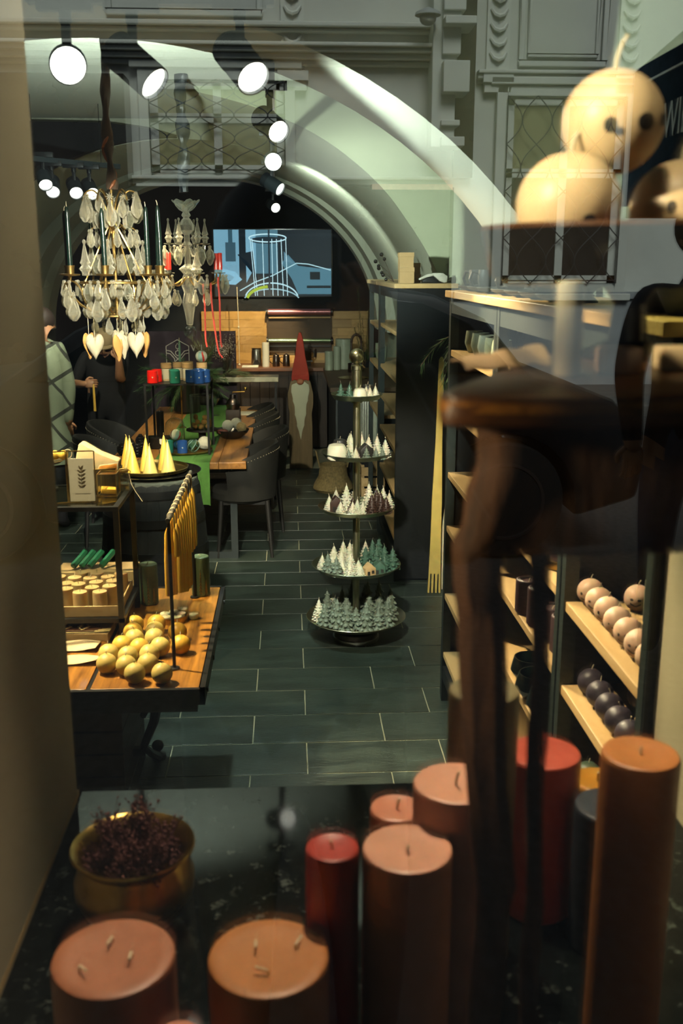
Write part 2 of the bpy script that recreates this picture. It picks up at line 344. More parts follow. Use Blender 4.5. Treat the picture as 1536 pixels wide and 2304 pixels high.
def check_cloth():
    m, t, b = nt('checked_wool')
    tc = t.nodes.new('ShaderNodeTexCoord'); sp = t.nodes.new('ShaderNodeSeparateXYZ')
    mp = t.nodes.new('ShaderNodeMapping'); mp.inputs['Rotation'].default_value = (0, math.radians(32), 0)
    t.links.new(tc.outputs['Object'], mp.inputs[0]); t.links.new(mp.outputs[0], sp.inputs[0])
    fs = []
    for ax, per, w in ((0, 0.19, 0.10), (2, 0.24, 0.12)):
        mu = t.nodes.new('ShaderNodeMath'); mu.operation = 'DIVIDE'; mu.inputs[1].default_value = per
        fr = t.nodes.new('ShaderNodeMath'); fr.operation = 'FRACT'
        lt = t.nodes.new('ShaderNodeMath'); lt.operation = 'LESS_THAN'; lt.inputs[1].default_value = w
        t.links.new(sp.outputs[ax], mu.inputs[0]); t.links.new(mu.outputs[0], fr.inputs[0]); t.links.new(fr.outputs[0], lt.inputs[0])
        fs.append(lt)
    mx = t.nodes.new('ShaderNodeMath'); mx.operation = 'MAXIMUM'
    t.links.new(fs[0].outputs[0], mx.inputs[0]); t.links.new(fs[1].outputs[0], mx.inputs[1])
    mc = t.nodes.new('ShaderNodeMix'); mc.data_type = 'RGBA'
    mc.inputs[6].default_value = (0.20, 0.24, 0.155, 1); mc.inputs[7].default_value = (0.030, 0.034, 0.024, 1)
    t.links.new(mx.outputs[0], mc.inputs[0]); t.links.new(mc.outputs[2], b.inputs['Base Color'])
    b.inputs['Roughness'].default_value = 0.9
    return m
M['check'] = check_cloth()

def granite_specks():
    m = M['granite']; t = m.node_tree; b = t.nodes['Principled BSDF']
    tc = t.nodes.new('ShaderNodeTexCoord')
    v = t.nodes.new('ShaderNodeTexNoise'); v.inputs['Scale'].default_value = 26; v.inputs['Detail'].default_value = 10
    v.inputs['Roughness'].default_value = 0.8
    t.links.new(tc.outputs['Object'], v.inputs['Vector'])
    r = t.nodes.new('ShaderNodeValToRGB')
    r.color_ramp.elements[0].position = 0.57; r.color_ramp.elements[0].color = (0.0035, 0.0048, 0.0046, 1)
    r.color_ramp.elements[1].position = 0.72; r.color_ramp.elements[1].color = (0.22, 0.27, 0.25, 1)
    t.links.new(v.outputs['Fac'], r.inputs[0]); t.links.new(r.outputs[0], b.inputs['Base Color'])
granite_specks()
def emis(name, c, s):
    return mat(name, (0, 0, 0), 0.5, emit=c, es=s)

# ---------------------------------------------------------------- mesh helpers
class MB:
    def __init__(s): s.v = []; s.f = []; s.fm = []; s.m = 0
    def add(s, vs, fs):
        b = len(s.v); s.v += [tuple(p) for p in vs]
        for f in fs: s.f.append([b + i for i in f]); s.fm.append(s.m)
        return s
    def box(s, x0, y0, z0, x1, y1, z1):
        return s.add([(x0,y0,z0),(x1,y0,z0),(x1,y1,z0),(x0,y1,z0),(x0,y0,z1),(x1,y0,z1),(x1,y1,z1),(x0,y1,z1)],
                     [(0,3,2,1),(4,5,6,7),(0,1,5,4),(1,2,6,5),(2,3,7,6),(3,0,4,7)])
    def obox(s, c, size, rot=(0, 0, 0)):
        mt = Euler(rot).to_matrix(); c = Vector(c); h = [d / 2 for d in size]
        vs = [c + mt @ Vector((i*h[0], j*h[1], k*h[2])) for i, j, k in ((-1,-1,-1),(1,-1,-1),(1,1,-1),(-1,1,-1),(-1,-1,1),(1,-1,1),(1,1,1),(-1,1,1))]
        return s.add(vs, [(0,3,2,1),(4,5,6,7),(0,1,5,4),(1,2,6,5),(2,3,7,6),(3,0,4,7)])
    def lathe(s, prof, n=20, c=(0, 0, 0), rot=(0, 0, 0), wob=None):
        mt = Euler(rot).to_matrix(); c = Vector(c); vs = []; fs = []
        for k, (r, z) in enumerate(prof):
            for i in range(n):
                a = 2*PI*i/n; rr = r * (wob(a, k) if wob else 1)
                vs.append(c + mt @ Vector((rr*math.cos(a), rr*math.sin(a), z)))
        for k in range(len(prof) - 1):
            for i in range(n):
                j = (i + 1) % n
                fs.append((k*n+i, k*n+j, (k+1)*n+j, (k+1)*n+i))
        if prof[0][0] > 1e-6: fs.append(tuple(range(n))[::-1])
        if prof[-1][0] > 1e-6: fs.append(tuple((len(prof)-1)*n + i for i in range(n)))
        return s.add(vs, fs)
    def cyl(s, c, r, h, n=20, rot=(0, 0, 0), bev=0.0):
        p = [(r, 0), (r, h)] if not bev else [(r-bev, 0), (r, bev), (r, h-bev), (r-bev*0.3, h-bev*0.3), (r-bev, h)]
        return s.lathe(p, n, c, rot)
    def tube(s, pts, rad, n=6, closed=False, flat=None):
        pts = [Vector(p) for p in pts]; L = len(pts)
        rs = rad if isinstance(rad, (list, tuple)) else [rad] * L
        vs = []; fs = []; up = None
        for k in range(L):
            if closed: t = pts[(k+1) % L] - pts[k-1]
            else: t = pts[min(k+1, L-1)] - pts[max(k-1, 0)]
            t = t.normalized() if t.length > 1e-9 else Vector((0, 0, 1))
            if up is None:
                up = Vector((0, 0, 1)) if abs(t.z) < 0.9 else Vector((1, 0, 0))
                if flat: up = Vector(flat)
            u = up - t * up.dot(t)
            u = u.normalized() if u.length > 1e-6 else t.orthogonal().normalized()
            if not flat: up = u
            w = t.cross(u)
            for i in range(n):
                a = 2*PI*i/n
                vs.append(pts[k] + (u*math.cos(a) + w*math.sin(a)) * rs[k])
        for k in range(L if closed else L - 1):
            k2 = (k + 1) % L
            for i in range(n):
                j = (i+1) % n
                fs.append((k*n+i, k*n+j, k2*n+j, k2*n+i))
        if not closed:
            fs.append(tuple(range(n))[::-1]); fs.append(tuple((L-1)*n+i for i in range(n)))
        return s.add(vs, fs)
    def bar(s, a, b, w, h=None):
        """square bar between two points"""
        a = Vector(a); b = Vector(b); h = h or w; d = b - a
        q = d.to_track_quat('Z', 'Y' if abs(d.normalized().y) < 0.9 else 'X')
        mt = q.to_matrix(); vs = []
        for p in (a, b):
            for i, j in ((-1,-1),(1,-1),(1,1),(-1,1)): vs.append(p + mt @ Vector((i*w/2, j*h/2, 0)))
        return s.add(vs, [(0,3,2,1),(4,5,6,7),(0,1,5,4),(1,2,6,5),(2,3,7,6),(3,0,4,7)])
    def ball(s, c, r, n=16, m=10, sc=(1, 1, 1), wob=None):
        c = Vector(c); vs = []; fs = []
        for k in range(m + 1):
            t = PI * k / m
            for i in range(n):
                a = 2*PI*i/n; rr = r * (wob(a, t) if wob else 1)
                vs.append((c.x + rr*math.sin(t)*math.cos(a)*sc[0], c.y + rr*math.sin(t)*math.sin(a)*sc[1], c.z - rr*math.cos(t)*sc[2]))
        for k in range(m):
            for i in range(n):
                j = (i+1) % n; fs.append((k*n+i, k*n+j, (k+1)*n+j, (k+1)*n+i))
        return s.add(vs, fs)
    def prism(s, out, a, b, axis='z'):
        """outline extruded from a to b along an axis; outline in the two other axes"""
        def P(p, h): return {'z': (p[0], p[1], h), 'y': (p[0], h, p[1]), 'x': (h, p[0], p[1])}[axis]
        n = len(out)
        vs = [P(p, a) for p in out] + [P(p, b) for p in out]
        fs = [tuple(range(n))[::-1], tuple(range(n, 2*n))] + [(i, (i+1) % n, n+(i+1) % n, n+i) for i in range(n)]
        return s.add(vs, fs)
    def grid(s, fn, nu, nv):
        vs = [fn(i/nu, j/nv) for j in range(nv+1) for i in range(nu+1)]
        fs = [(j*(nu+1)+i, j*(nu+1)+i+1, (j+1)*(nu+1)+i+1, (j+1)*(nu+1)+i) for j in range(nv) for i in range(nu)]
        return s.add(vs, fs)
    def mesh(s, name, mats, smooth=True, bevel=0.0, solid=0.0, ang=38):
        bm = bmesh.new()
        vv = [bm.verts.new(p) for p in s.v]
        for f, mi in zip(s.f, s.fm):
            try:
                fc = bm.faces.new([vv[i] for i in f]); fc.material_index = mi
            except ValueError: pass
        bmesh.ops.remove_doubles(bm, verts=bm.verts, dist=1e-5)
        bmesh.ops.dissolve_degenerate(bm, edges=bm.edges, dist=1e-6)
        bmesh.ops.recalc_face_normals(bm, faces=bm.faces)
        if solid: bmesh.ops.solidify(bm, geom=bm.faces[:], thickness=solid)
        if bevel:
            es = [e for e in bm.edges if len(e.link_faces) == 2 and e.calc_face_angle(0) > 0.6]
            bmesh.ops.bevel(bm, geom=es, offset=bevel, segments=2, affect='EDGES', profile=0.5, clamp_overlap=True)
        me = bpy.data.meshes.new(name); bm.to_mesh(me); bm.free()
        for m in (mats if isinstance(mats, (list, tuple)) else [mats]): me.materials.append(m)
        if smooth:
            for p in me.polygons: p.use_smooth = True
            me.set_sharp_from_angle(angle=math.radians(ang))
        return me
    def build(s, name, mats, parent=None, loc=None, rot=None, **k):
        o = bpy.data.objects.new(name, s.mesh(name, mats, **k)); COL.objects.link(o)
        if parent is not None: o.parent = parent
        if loc is not None: o.location = loc
        if rot is not None: o.rotation_euler = rot
        return o

def smo(p, k=4):
    """Catmull-Rom points through a short polyline"""
    p = [Vector(q) for q in p]; q = [p[0]*2-p[1]] + p + [p[-1]*2-p[-2]]; o = []
    for i in range(1, len(q)-2):
        for j in range(k):
            t = j/k; a, b, c, d = q[i-1], q[i], q[i+1], q[i+2]
            o.append(0.5*((2*b) + (c-a)*t + (2*a-5*b+4*c-d)*t*t + (3*b-a-3*c+d)*t**3))
    return o + [p[-1]]
def tag(o, label, cat, group=None):
    o['label'] = label; o['category'] = cat
    if group: o['group'] = group
    return o
def thing(name, label, cat, loc=(0, 0, 0), rot=(0, 0, 0), group=None, scale=1.0):
    o = bpy.data.objects.new(name, None); COL.objects.link(o)
    o.empty_display_size = 0.05
    o.location = loc; o.rotation_euler = rot if isinstance(rot, (tuple, list)) else (0, 0, rot)
    o.scale = scale if isinstance(scale, (tuple, list)) else (scale,)*3
    return tag(o, label, cat, group)
def part(name, me, parent, loc=(0, 0, 0), rot=(0, 0, 0), scale=(1, 1, 1)):
    o = bpy.data.objects.new(name, me); COL.objects.link(o); o.parent = parent
    o.location = loc; o.rotation_euler = rot; o.scale = scale
    return o
def struct(o): o['kind'] = 'structure'; return o
def dup(src, label, loc, rot=None, group=None, scale=None, parent=None):
    c = src.copy(); COL.objects.link(c)
    if parent is not None: c.parent = parent
    else:
        c.location = loc; c['label'] = label
        if rot is not None: c.rotation_euler = rot
        if scale is not None: c.scale = scale if isinstance(scale, (tuple, list)) else (scale,)*3
        if group: c['group'] = group
        elif 'group' in c: del c['group']
    for ch in list(src.children): dup(ch, None, None, parent=c)
    return c
ORD = ['first','second','third','fourth','fifth','sixth','seventh','eighth','ninth','tenth','eleventh','twelfth']
def arc(cx, cz, a, b, t0, t1, n):
    return [(cx + a*math.cos(t0+(t1-t0)*i/n), cz + b*math.sin(t0+(t1-t0)*i/n)) for i in range(n+1)]

# ---------------------------------------------------------------- the shop room (structure)
struct(MB().box(-2.85, 1.88, -0.2, 1.15, 12.4, -0.004).build('floor', M['grout'], smooth=False))
floor = bpy.data.objects['floor']
tile_me = {}
def tile(w):
    w = round(w, 3)
    if w not in tile_me:
        tile_me[w] = MB().box(-w/2, -0.1403, -0.02, w/2, 0.1403, 0).mesh('tile', M['slate'], smooth=False, bevel=0.002)
    return tile_me[w]
for k in range(-5, 22):
    y0 = 4.1575 + 0.2897*k
    off = -0.185 if k % 2 == 0 else 0.06
    for j in range(-5, 3):
        xa = off + 0.604*j; xb = xa + 0.598
        xa = max(xa, -2.84); xb = min(xb, 1.10)
        if xb - xa < 0.05: continue
        o = part('tile', tile(xb - xa), floor, ((xa+xb)/2, y0 + 0.145, R.uniform(-0.0006, 0.0006)))

struct(MB().box(1.10, 0.62, 0, 1.25, 12.4, 3.4).build('wall_right', M['green_wall'], smooth=False))
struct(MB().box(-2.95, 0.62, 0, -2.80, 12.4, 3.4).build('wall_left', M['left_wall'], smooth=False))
struct(MB().box(-2.95, 12.3, 0, 1.25, 12.45, 3.4).build('wall_back', M['navy'], smooth=False))
struct(MB().box(-2.95, 0.5, 3.25, 1.25, 12.45, 3.4).build('ceiling', M['white_plaster'], smooth=False))
# window embrasure: two deep jambs, the wall under and around the pane
struct(MB().box(-1.0, 0.62, 0, -0.441, 1.865, 3.25).build('wall_left_jamb', M['jamb'], smooth=False, bevel=0.012))
struct(MB().box(0.752, 0.62, 0, 1.10, 1.885, 3.25).build('wall_right_jamb', M['jamb'], smooth=False, bevel=0.012))
wf = MB()
wf.box(-4, 0.5, 0.4, -0.46, 0.62, 5.6); wf.box(0.80, 0.5, 0.4, 4, 0.62, 5.6)
wf.box(-0.46, 0.5, 0.4, 0.80, 0.62, 1.0); wf.box(-0.46, 0.5, 3.2, 0.80, 0.62, 5.6)
struct(wf.build('wall_front', M['facade'], smooth=False))
# vaulting: near transverse arch and long barrel vault further in
def arch_prism(name, cx, a, b, zs, y0, y1, m, x0=-2.8, x1=1.1, zt=3.26, n=48):
    pts = [p for p in arc(cx, zs, a, b, PI, 0, n)]
    out = [(x0, zs)] + [(x, z) for x, z in pts if x0 <= x <= x1] + [(x1, zs), (x1, zt), (x0, zt)]
    return struct(MB().prism(out, y0, y1, 'y').build(name, m, ang=30))
arch_prism('trim_1', -0.80, 1.95, 1.60, 1.41, 3.72, 4.45, M['white_plaster'])
arch_prism('trim_2', -0.85, 1.95, 1.65, 1.45, 8.5, 11.25, M['vault'])
arch_prism('trim_3', -0.80, 1.755, 1.57, 1.45, 10.9, 11.26, M['vault'])
arch_prism('trim_4', -0.82, 1.83, 1.62, 1.45, 10.35, 10.91, M['vault'])
# flared haunch of the barrel vault towards the right wall
cv7 = [(-0.62, 3.22), (-0.35, 3.17), (-0.1, 3.09), (0.25, 2.94), (0.64, 2.64), (0.95, 2.22), (1.07, 1.98), (1.1, 1.75), (1.1, 1.45)]
def haunch():
    g = MB(); n = 40
    def at(poly, s):
        L = [0]
        for p, q in zip(poly, poly[1:]): L.append(L[-1] + math.dist(p, q))
        t = s * L[-1]
        for i in range(len(poly)-1):
            if t <= L[i+1] + 1e-9:
                u = (t - L[i]) / (L[i+1]-L[i]); return tuple(a + (b-a)*u for a, b in zip(poly[i], poly[i+1]))
        return poly[-1]
    end = [p for p in arc(-0.85, 1.45, 1.95, 1.65, math.radians(82), 0, 40)]
    def sm(s):
        pts = [at(cv7, min(1, max(0, s + d))) for d in (-0.06, -0.03, 0, 0.03, 0.06)]
        return (sum(p[0] for p in pts)/5, sum(p[1] for p in pts)/5)
    def fn(u, v):
        a = sm(u); b = at(end, u); w = v**0.85
        return (a[0]+(b[0]-a[0])*w, 7.0 + 1.52*v, a[1]+(b[1]-a[1])*w)
    g.grid(fn, n, 10)
    o = struct(g.build('trim_5', M['vault'], solid=0.0, ang=60))
    f = MB(); out = [sm(i/n) for i in range(n+1)] + [(1.1, 3.26), (-0.62, 3.26)]
    f.prism(out, 7.0, 7.06, 'y')
    struct(f.build('wall_lunette', M['green_wall'], smooth=False))
haunch()
# dark painted crescent above the vault on the left
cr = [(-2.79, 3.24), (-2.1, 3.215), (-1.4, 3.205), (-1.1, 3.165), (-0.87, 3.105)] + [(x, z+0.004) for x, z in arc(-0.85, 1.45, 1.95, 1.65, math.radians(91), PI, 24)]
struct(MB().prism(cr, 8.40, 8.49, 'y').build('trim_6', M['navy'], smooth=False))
# granite window board
struct(MB().box(-0.44, 0.63, 1.0, 0.75, 1.885, 1.05).build('sill', M['granite'], smooth=False, bevel=0.003))
struct(MB().box(-0.44, 0.63, 0, 0.75, 1.84, 1.0).build('trim_sill_wall', M['jamb'], smooth=False))
struct(MB().box(-0.455, 0.63, 1.05, -0.4405, 1.87, 1.062).build('trim_sill_edge', M['pale_wood'], smooth=False))
struct(MB().box(-0.455, 0.600, 1.0, 0.795, 0.608, 3.2).build('window_1', M['pane'], smooth=False))
wl = bpy.data.objects['window_1']
fr = MB(); fr.box(-0.46, 0.58, 1.0, 0.80, 0.63, 1.04); fr.box(-0.46, 0.58, 3.16, 0.80, 0.63, 3.2)
fr.box(-0.46, 0.58, 1.04, -0.425, 0.63, 3.16); fr.box(0.765, 0.58, 1.04, 0.80, 0.63, 3.16)
fr.build('window_frame', M['black_metal'], wl, smooth=False)

# ---------------------------------------------------------------- the street that the pane mirrors
struct(MB().box(-14, -10.6, 0.4, 14, 0.5, 0.6).build('street', M['asphalt'], smooth=False))
struct(MB().box(-14, -10.8, 0.4, 14, -8.9, 0.72).build('pavement', M['pavement'], smooth=False, bevel=0.02))
FY = -10.8
struct(MB().box(-8, FY-0.4, 0.5, 10, FY, 6.6).build('wall_facade', M['facade'], smooth=False))
fac = bpy.data.objects['wall_facade']
pl = MB(); pl.box(1.95, FY, 0.5, 14, FY+0.06, 1.78); pl.box(1.95, FY, 1.74, 14, FY+0.10, 1.82)
pl.build('plinth', M['facade_low'], fac, smooth=False)
def moulding(name, x0, x1, z, steps):
    g = MB()
    for dz, h, d in steps: g.box(x0, FY - 0.02, z+dz, x1, FY+d, z+dz+h)
    return g.build(name, M['facade'], fac, smooth=False, bevel=0.012)
moulding('cornice', -6, 1.9, 4.28, ((0, 0.05, 0.10), (0.05, 0.06, 0.18), (0.11, 0.05, 0.26), (0.16, 0.04, 0.32)))
moulding('cornice', -6, 1.9, 4.62, ((0, 0.04, 0.12), (0.04, 0.05, 0.20)))
moulding('cornice', 2.15, 9, 4.12, ((0, 0.04, 0.05), (0.04, 0.05, 0.11), (0.09, 0.04, 0.15)))
moulding('string_course', -6, 1.85, 3.02, ((0, 0.05, 0.08), (0.05, 0.04, 0.14)))
# dark shop front under the string course of the nearer house
MB().box(-6, FY, 0.72, 1.88, FY+0.30, 2.98).build('shop_front', M['window_dark'], fac, smooth=False)
MB().box(-8, FY, 0.72, -1.74, FY+0.42, 4.12).build('added_dark_block', M['window_dark'], fac, smooth=False)  # dark block added to cut the mirrored facade brightness at the left
MB().box(0.95, FY, 2.95, 1.86, FY+0.33, 3.01).build('sign_strip', M['wax_blush'], fac, smooth=False)
def panel(x0, x1, z0, z1, w=0.06, d=0.05):
    g = MB()
    g.box(x0, FY-.02, z0, x1, FY+d, z0+w); g.box(x0, FY-.02, z1-w, x1, FY+d, z1)
    g.box(x0, FY-.02, z0+w, x0+w, FY+d, z1-w); g.box(x1-w, FY-.02, z0+w, x1, FY+d, z1-w)
    return g.build('panel_moulding', M['facade'], fac, smooth=False, bevel=0.012)
panel(2.62, 3.62, 4.30, 5.3); panel(2.72, 3.52, 4.40, 5.2, 0.03, 0.03)
panel(-1.95, -0.25, 4.78, 5.6)
# carved pilaster ornaments: scrolls stacked on a strip
scr = MB()
for i in range(7):
    z = 4.36 + i*0.15
    scr.tube([(-0.09, 0.05, z+0.08), (-0.05, 0.07, z+0.02), (0, 0.08, z), (0.05, 0.07, z+0.02), (0.09, 0.05, z+0.08)], [0.016, 0.022, 0.026, 0.022, 0.016], 6)
scr.box(-0.13, -0.02, 4.25, 0.13, 0.04, 5.5); scr.box(-0.17, -0.02, 4.12, 0.17, 0.13, 4.22); scr.box(-0.15, -0.02, 4.02, 0.15, 0.09, 4.12)
sme = scr.mesh('ornament', M['facade'])
for x in (2.38, 3.88, 0.08): part('ornament', sme, fac, (x, FY, 0))
# stepped end of the nearer house front, its cornices in profile
en = MB()
en.box(1.60, FY, 3.4, 1.86, FY+0.35, 6.6)
for z, h, d in ((3.4, 0.10, 0.12), (3.62, 0.06, 0.06), (3.95, 0.32, 0.16), (4.35, 0.5, 0.05), (4.62, 0.08, 0.22), (4.78, 0.3, 0.10)):
    en.box(1.7, FY, z, 1.86 + d*0.8, FY+0.36+d, z+h)
en.build('corner_cornice', M['facade'], fac, smooth=False, bevel=0.01)
bx = MB(); bx.box(1.90, FY, 3.1, 2.12, FY+0.10, 6.6); bx.build('downpipe_recess', M['window_dark'], fac, smooth=False)
# street lamp dome and plaque on the house front
sl = MB(); sl.ball((1.52, FY+0.50, 4.68), 0.09, 14, 8, (1, 1, 0.8)); sl.lathe([(0.14, 0), (0.13, 0.03), (0.02, 0.08)], 16, (1.52, FY+0.50, 4.71)); sl.build('wall_lamp', M['facade_low'], fac)

def facade_window(name, x0, x1, z0, z1, grille, blind):
    w = struct(MB().box(x0, FY-0.02, z0, x1, FY+0.015, z1).build(name, M['window_dark'], smooth=False))
    g = MB(); t = 0.09
    for a in ((x0-0.12, z0-0.12, x0+0.0, z1+0.12), (x1, z0-0.12, x1+0.12, z1+0.12), (x0, z1, x1, z1+0.12), (x0, z0-0.12, x1, z0)):
        g.box(a[0], FY, a[1], a[2], FY+0.09, a[3])
    g.box(x0-0.2, FY, z1+0.12, x1+0.2, FY+0.13, z1+0.20); g.box(x0-0.18, FY, z0-0.2, x1+0.18, FY+0.14, z0-0.12)
    g.build('window_surround', M['facade'], w, smooth=False, bevel=0.01)
    f = MB(); xm = (x0+x1)/2; zm = z0 + (z1-z0)*0.60
    for a in ((x0, z0, x0+t, z1), (x1-t, z0, x1, z1), (xm-t/2, z0, xm+t/2, z1), (x0, z1-t, x1, z1), (x0, z0, x1, z0+t), (x0, zm-0.05, x1, zm+0.05)):
        f.box(a[0], FY+0.012, a[1], a[2], FY+0.05, a[3])
    f.build('sash', M['facade'], w, smooth=False)
    for a, b in ((x0+t, xm-t/2), (xm+t/2, x1-t)):
        if blind: MB().box(a, FY+0.013, zm+0.05 if z0 < 3 else z0+t, b, FY+0.025, z1-t).build('blind', M['olive_blind'], w, smooth=False)
    if grille:
        gr = MB(); n = 4; W_ = (x1-x0)/n
        for i in range(n+1):
            for s in (-1, 1):
                pts = []
                for k in range(49):
                    z = z0 + (z1-z0)*k/48
                    pts.append((min(x1, max(x0, x0 + W_*i + s*W_*0.5*math.sin(k/48*PI*4))), FY+0.12, z))
                gr.tube(pts, 0.007, 5)
        for z in (z0+0.03, zm, z1-0.03): gr.tube([(x0, FY+0.12, z), (x1, FY+0.12, z)], 0.008, 5)
        gr.build('grille', M['iron'], w)
    return w
facade_window('window_2', 2.50, 3.86, 1.92, 3.98, True, True)
facade_window('window_3', -1.52, -0.02, 3.14, 4.12, True, True)
facade_window('window_4', 5.6, 7.0, 1.92, 3.98, True, True)

# ---------------------------------------------------------------- dark parked car (seen mirrored in the pane)
def car():
    t = thing('car', 'dark parked car mirrored in the shop window glass', 'car', (0, -3.8, 0.6))
    side = [(1.82, 0.32), (1.84, 0.52), (1.80, 0.70), (1.66, 0.84), (1.42, 0.93), (1.22, 0.97), (0.98, 1.25), (0.72, 1.37), (0.2, 1.44), (-0.5, 1.42),
            (-1.05, 1.20), (-1.45, 0.93), (-2.1, 0.85), (-2.38, 0.66), (-2.42, 0.34)]
    wx = (1.12, -1.62); ra = 0.36
    bot = []
    for cx in (wx[1], wx[0]):
        bot.append((cx - ra, 0.22)); bot += [(cx + ra*math.cos(a), 0.30 + ra*math.sin(a)) for a in [PI*(1-i/10) for i in range(11)]]
        bot.append((cx + ra, 0.22))
    g = MB().prism(side + bot, -1.74, 0, 'y'); g.build('body', M['car_paint'], t, bevel=0.04)
    gl = MB().prism([(1.13, 0.99), (0.90, 1.23), (0.66, 1.33), (0.25, 1.38), (-0.45, 1.36), (-0.95, 1.17), (-1.30, 0.95), (0.0, 0.95)], -1.70, 0.012, 'y')
    gl.build('side_window', M['car_glass'], t, bevel=0.01)
    MB().obox((1.80, -0.2, 0.66), (0.06, 0.28, 0.14)).build('tail_lamp', M['red_paint'], t, smooth=False, bevel=0.01)
    wh = MB().lathe([(0.20, 0.0), (0.30, 0.0), (0.31, 0.03), (0.31, 0.19), (0.30, 0.21), (0.20, 0.21)], 32, (0, 0, 0), (PI/2, 0, 0)).mesh('tyre', M['rubber'])
    rm = MB().lathe([(0.0, 0.02), (0.05, 0.02), (0.06, 0.06), (0.17, 0.04), (0.19, 0.0), (0.205, 0.0), (0.21, 0.03), (0.21, 0.12), (0.0, 0.13)], 32, (0, 0, 0), (PI/2, 0, 0)).mesh('wheel_rim', M['rim'])
    for x in wx:
        for y in (-0.01, -1.50):
            w = part('tyre', wh, t, (x, y, 0.31)); part('wheel_rim', rm, w, (0, 0.005, 0))
car()

# ---------------------------------------------------------------- ceiling tracks and spotlights
head_me = MB().lathe([(0, 0), (0.044, 0), (0.05, 0.006), (0.05, 0.165), (0.046, 0.165), (0.045, 0.15), (0, 0.15)], 24, (0, 0, -0.08)).mesh('lamp_head', M['lamp_blue'])
lens_me = MB().lathe([(0, 0), (0.044, 0), (0.044, 0.004), (0, 0.008)], 24, (0, 0, 0.071)).mesh('lens', M['lens'])
lens_hot = MB().lathe([(0, 0), (0.046, 0), (0.046, 0.004), (0, 0.008)], 24, (0, 0, 0.082)).mesh('lens', M['lens_hot'])
fin_me = MB()
for i in range(5): fin_me.lathe([(0.046, 0), (0.052, 0), (0.052, 0.004), (0.046, 0.004)], 24, (0, 0, -0.075 + 0.010*i))
fin_me = fin_me.mesh('cooling_fins', M['lamp_black'])
br_me = MB()
br_me.box(-0.075, -0.018, 0.115, 0.075, 0.018, 0.15); br_me.box(-0.012, -0.010, 0.0, 0.012, 0.010, 0.12); br_me.cyl((0, 0, 0.085), 0.017, 0.03, 12)
br_me = br_me.mesh('bracket', M['lamp_black'], bevel=0.002)
def spotlight(label, loc, aim, hot=False, scale=1.0, group=None):
    t = thing('ceiling_spotlight', label, 'spotlight', loc, 0, group, scale)
    part('bracket', br_me, t)
    q = (Vector(aim) - Vector(loc)).to_track_quat('Z', 'Y').to_euler()
    h = part('lamp_head', head_me, t, (0, 0, -0.02), q)
    part('lens', lens_hot if hot else lens_me, h); part('cooling_fins', fin_me, h)
def track(label, a, b, drops):
    a = Vector(a); b = Vector(b)
    t = thing('lighting_track', label, 'track', a)
    MB().bar((0, 0, 0), b - a, 0.036, 0.034).build('rail', M['lamp_blue'], t, smooth=False)
    for k in drops:
        p = (b - a)*k
        MB().tube([p + Vector((0, 0, 0.01)), (p.x, p.y, 3.25 - a.z)], 0.0025, 5).build('suspension_wire', M['lamp_black'], t)
track('black lighting track across the ceiling above the big chandelier', (-0.70, 3.0, 2.815), (-0.03, 3.0, 2.815), (0.15, 0.82))
spotlight('grey spotlight on the front track seen from its back, lens hidden', (-0.42, 3.0, 2.665), (0.1, 2.75, 2.2))
spotlight('grey spotlight on the front track with glowing lens turned right', (-0.125, 3.0, 2.675), (0.06, 2.72, 2.42))
spotlight('glaring spotlight at the left end of the front track, shining outwards', (-0.60, 3.0, 2.665), (-0.12, 0.6, 2.15), True)
track('black lighting track running back along the vault above the tiered stand', (-0.06, 4.2, 2.86), (-0.15, 11.0, 2.86), (0.03, 0.5, 0.95))
spotlight('black spotlight nearest on the long track, under a wire', (-0.07, 4.5, 2.71), (0.28, 3.9, 2.35), group=None)
spotlight('glaring spotlight second along the long track, turned to the window', (-0.08, 6.0, 2.71), (0.15, 0.8, 1.9), True)
spotlight('black spotlight on the long track just behind the glaring one', (-0.11, 7.6, 2.71), (0.5, 7.2, 2.3))
spotlight('small far spotlight at the end of the long track', (-0.14, 10.2, 2.71), (0.12, 9.5, 2.45))
track('black lighting track slanting along the left wall behind the chandelier', (-1.80, 7.3, 2.83), (-1.25, 7.9, 2.83), (0.1, 0.8))
for i, (x, y, ax, ay) in enumerate(((-1.70, 7.42, -1.52, 7.0), (-1.66, 7.5, -1.55, 7.0), (-1.53, 7.62, -1.35, 7.1), (-1.44, 7.72, -1.2, 7.2))):
    spotlight(ORD[i] + ' spotlight from the jamb on the left wall track', (x, y, 2.68 if i else 2.73), (ax, ay, 2.35))

# navy awning over the pavement beside the window
aw = thing('awning', 'navy awning over the pavement, mirrored at the upper right of the pane', 'awning', (0.985, -1.78, 2.24))
MB().prism([(0, 0), (2.2, 0), (2.2, 0.62), (0, 0.395)], 0, 1.6, 'x').build('canopy', M['navy_fascia'], aw, smooth=False)
MB().box(0, 2.2, 0.0, 1.6, 2.23, 0.66).build('mount_board', M['black_metal'], aw, smooth=False)
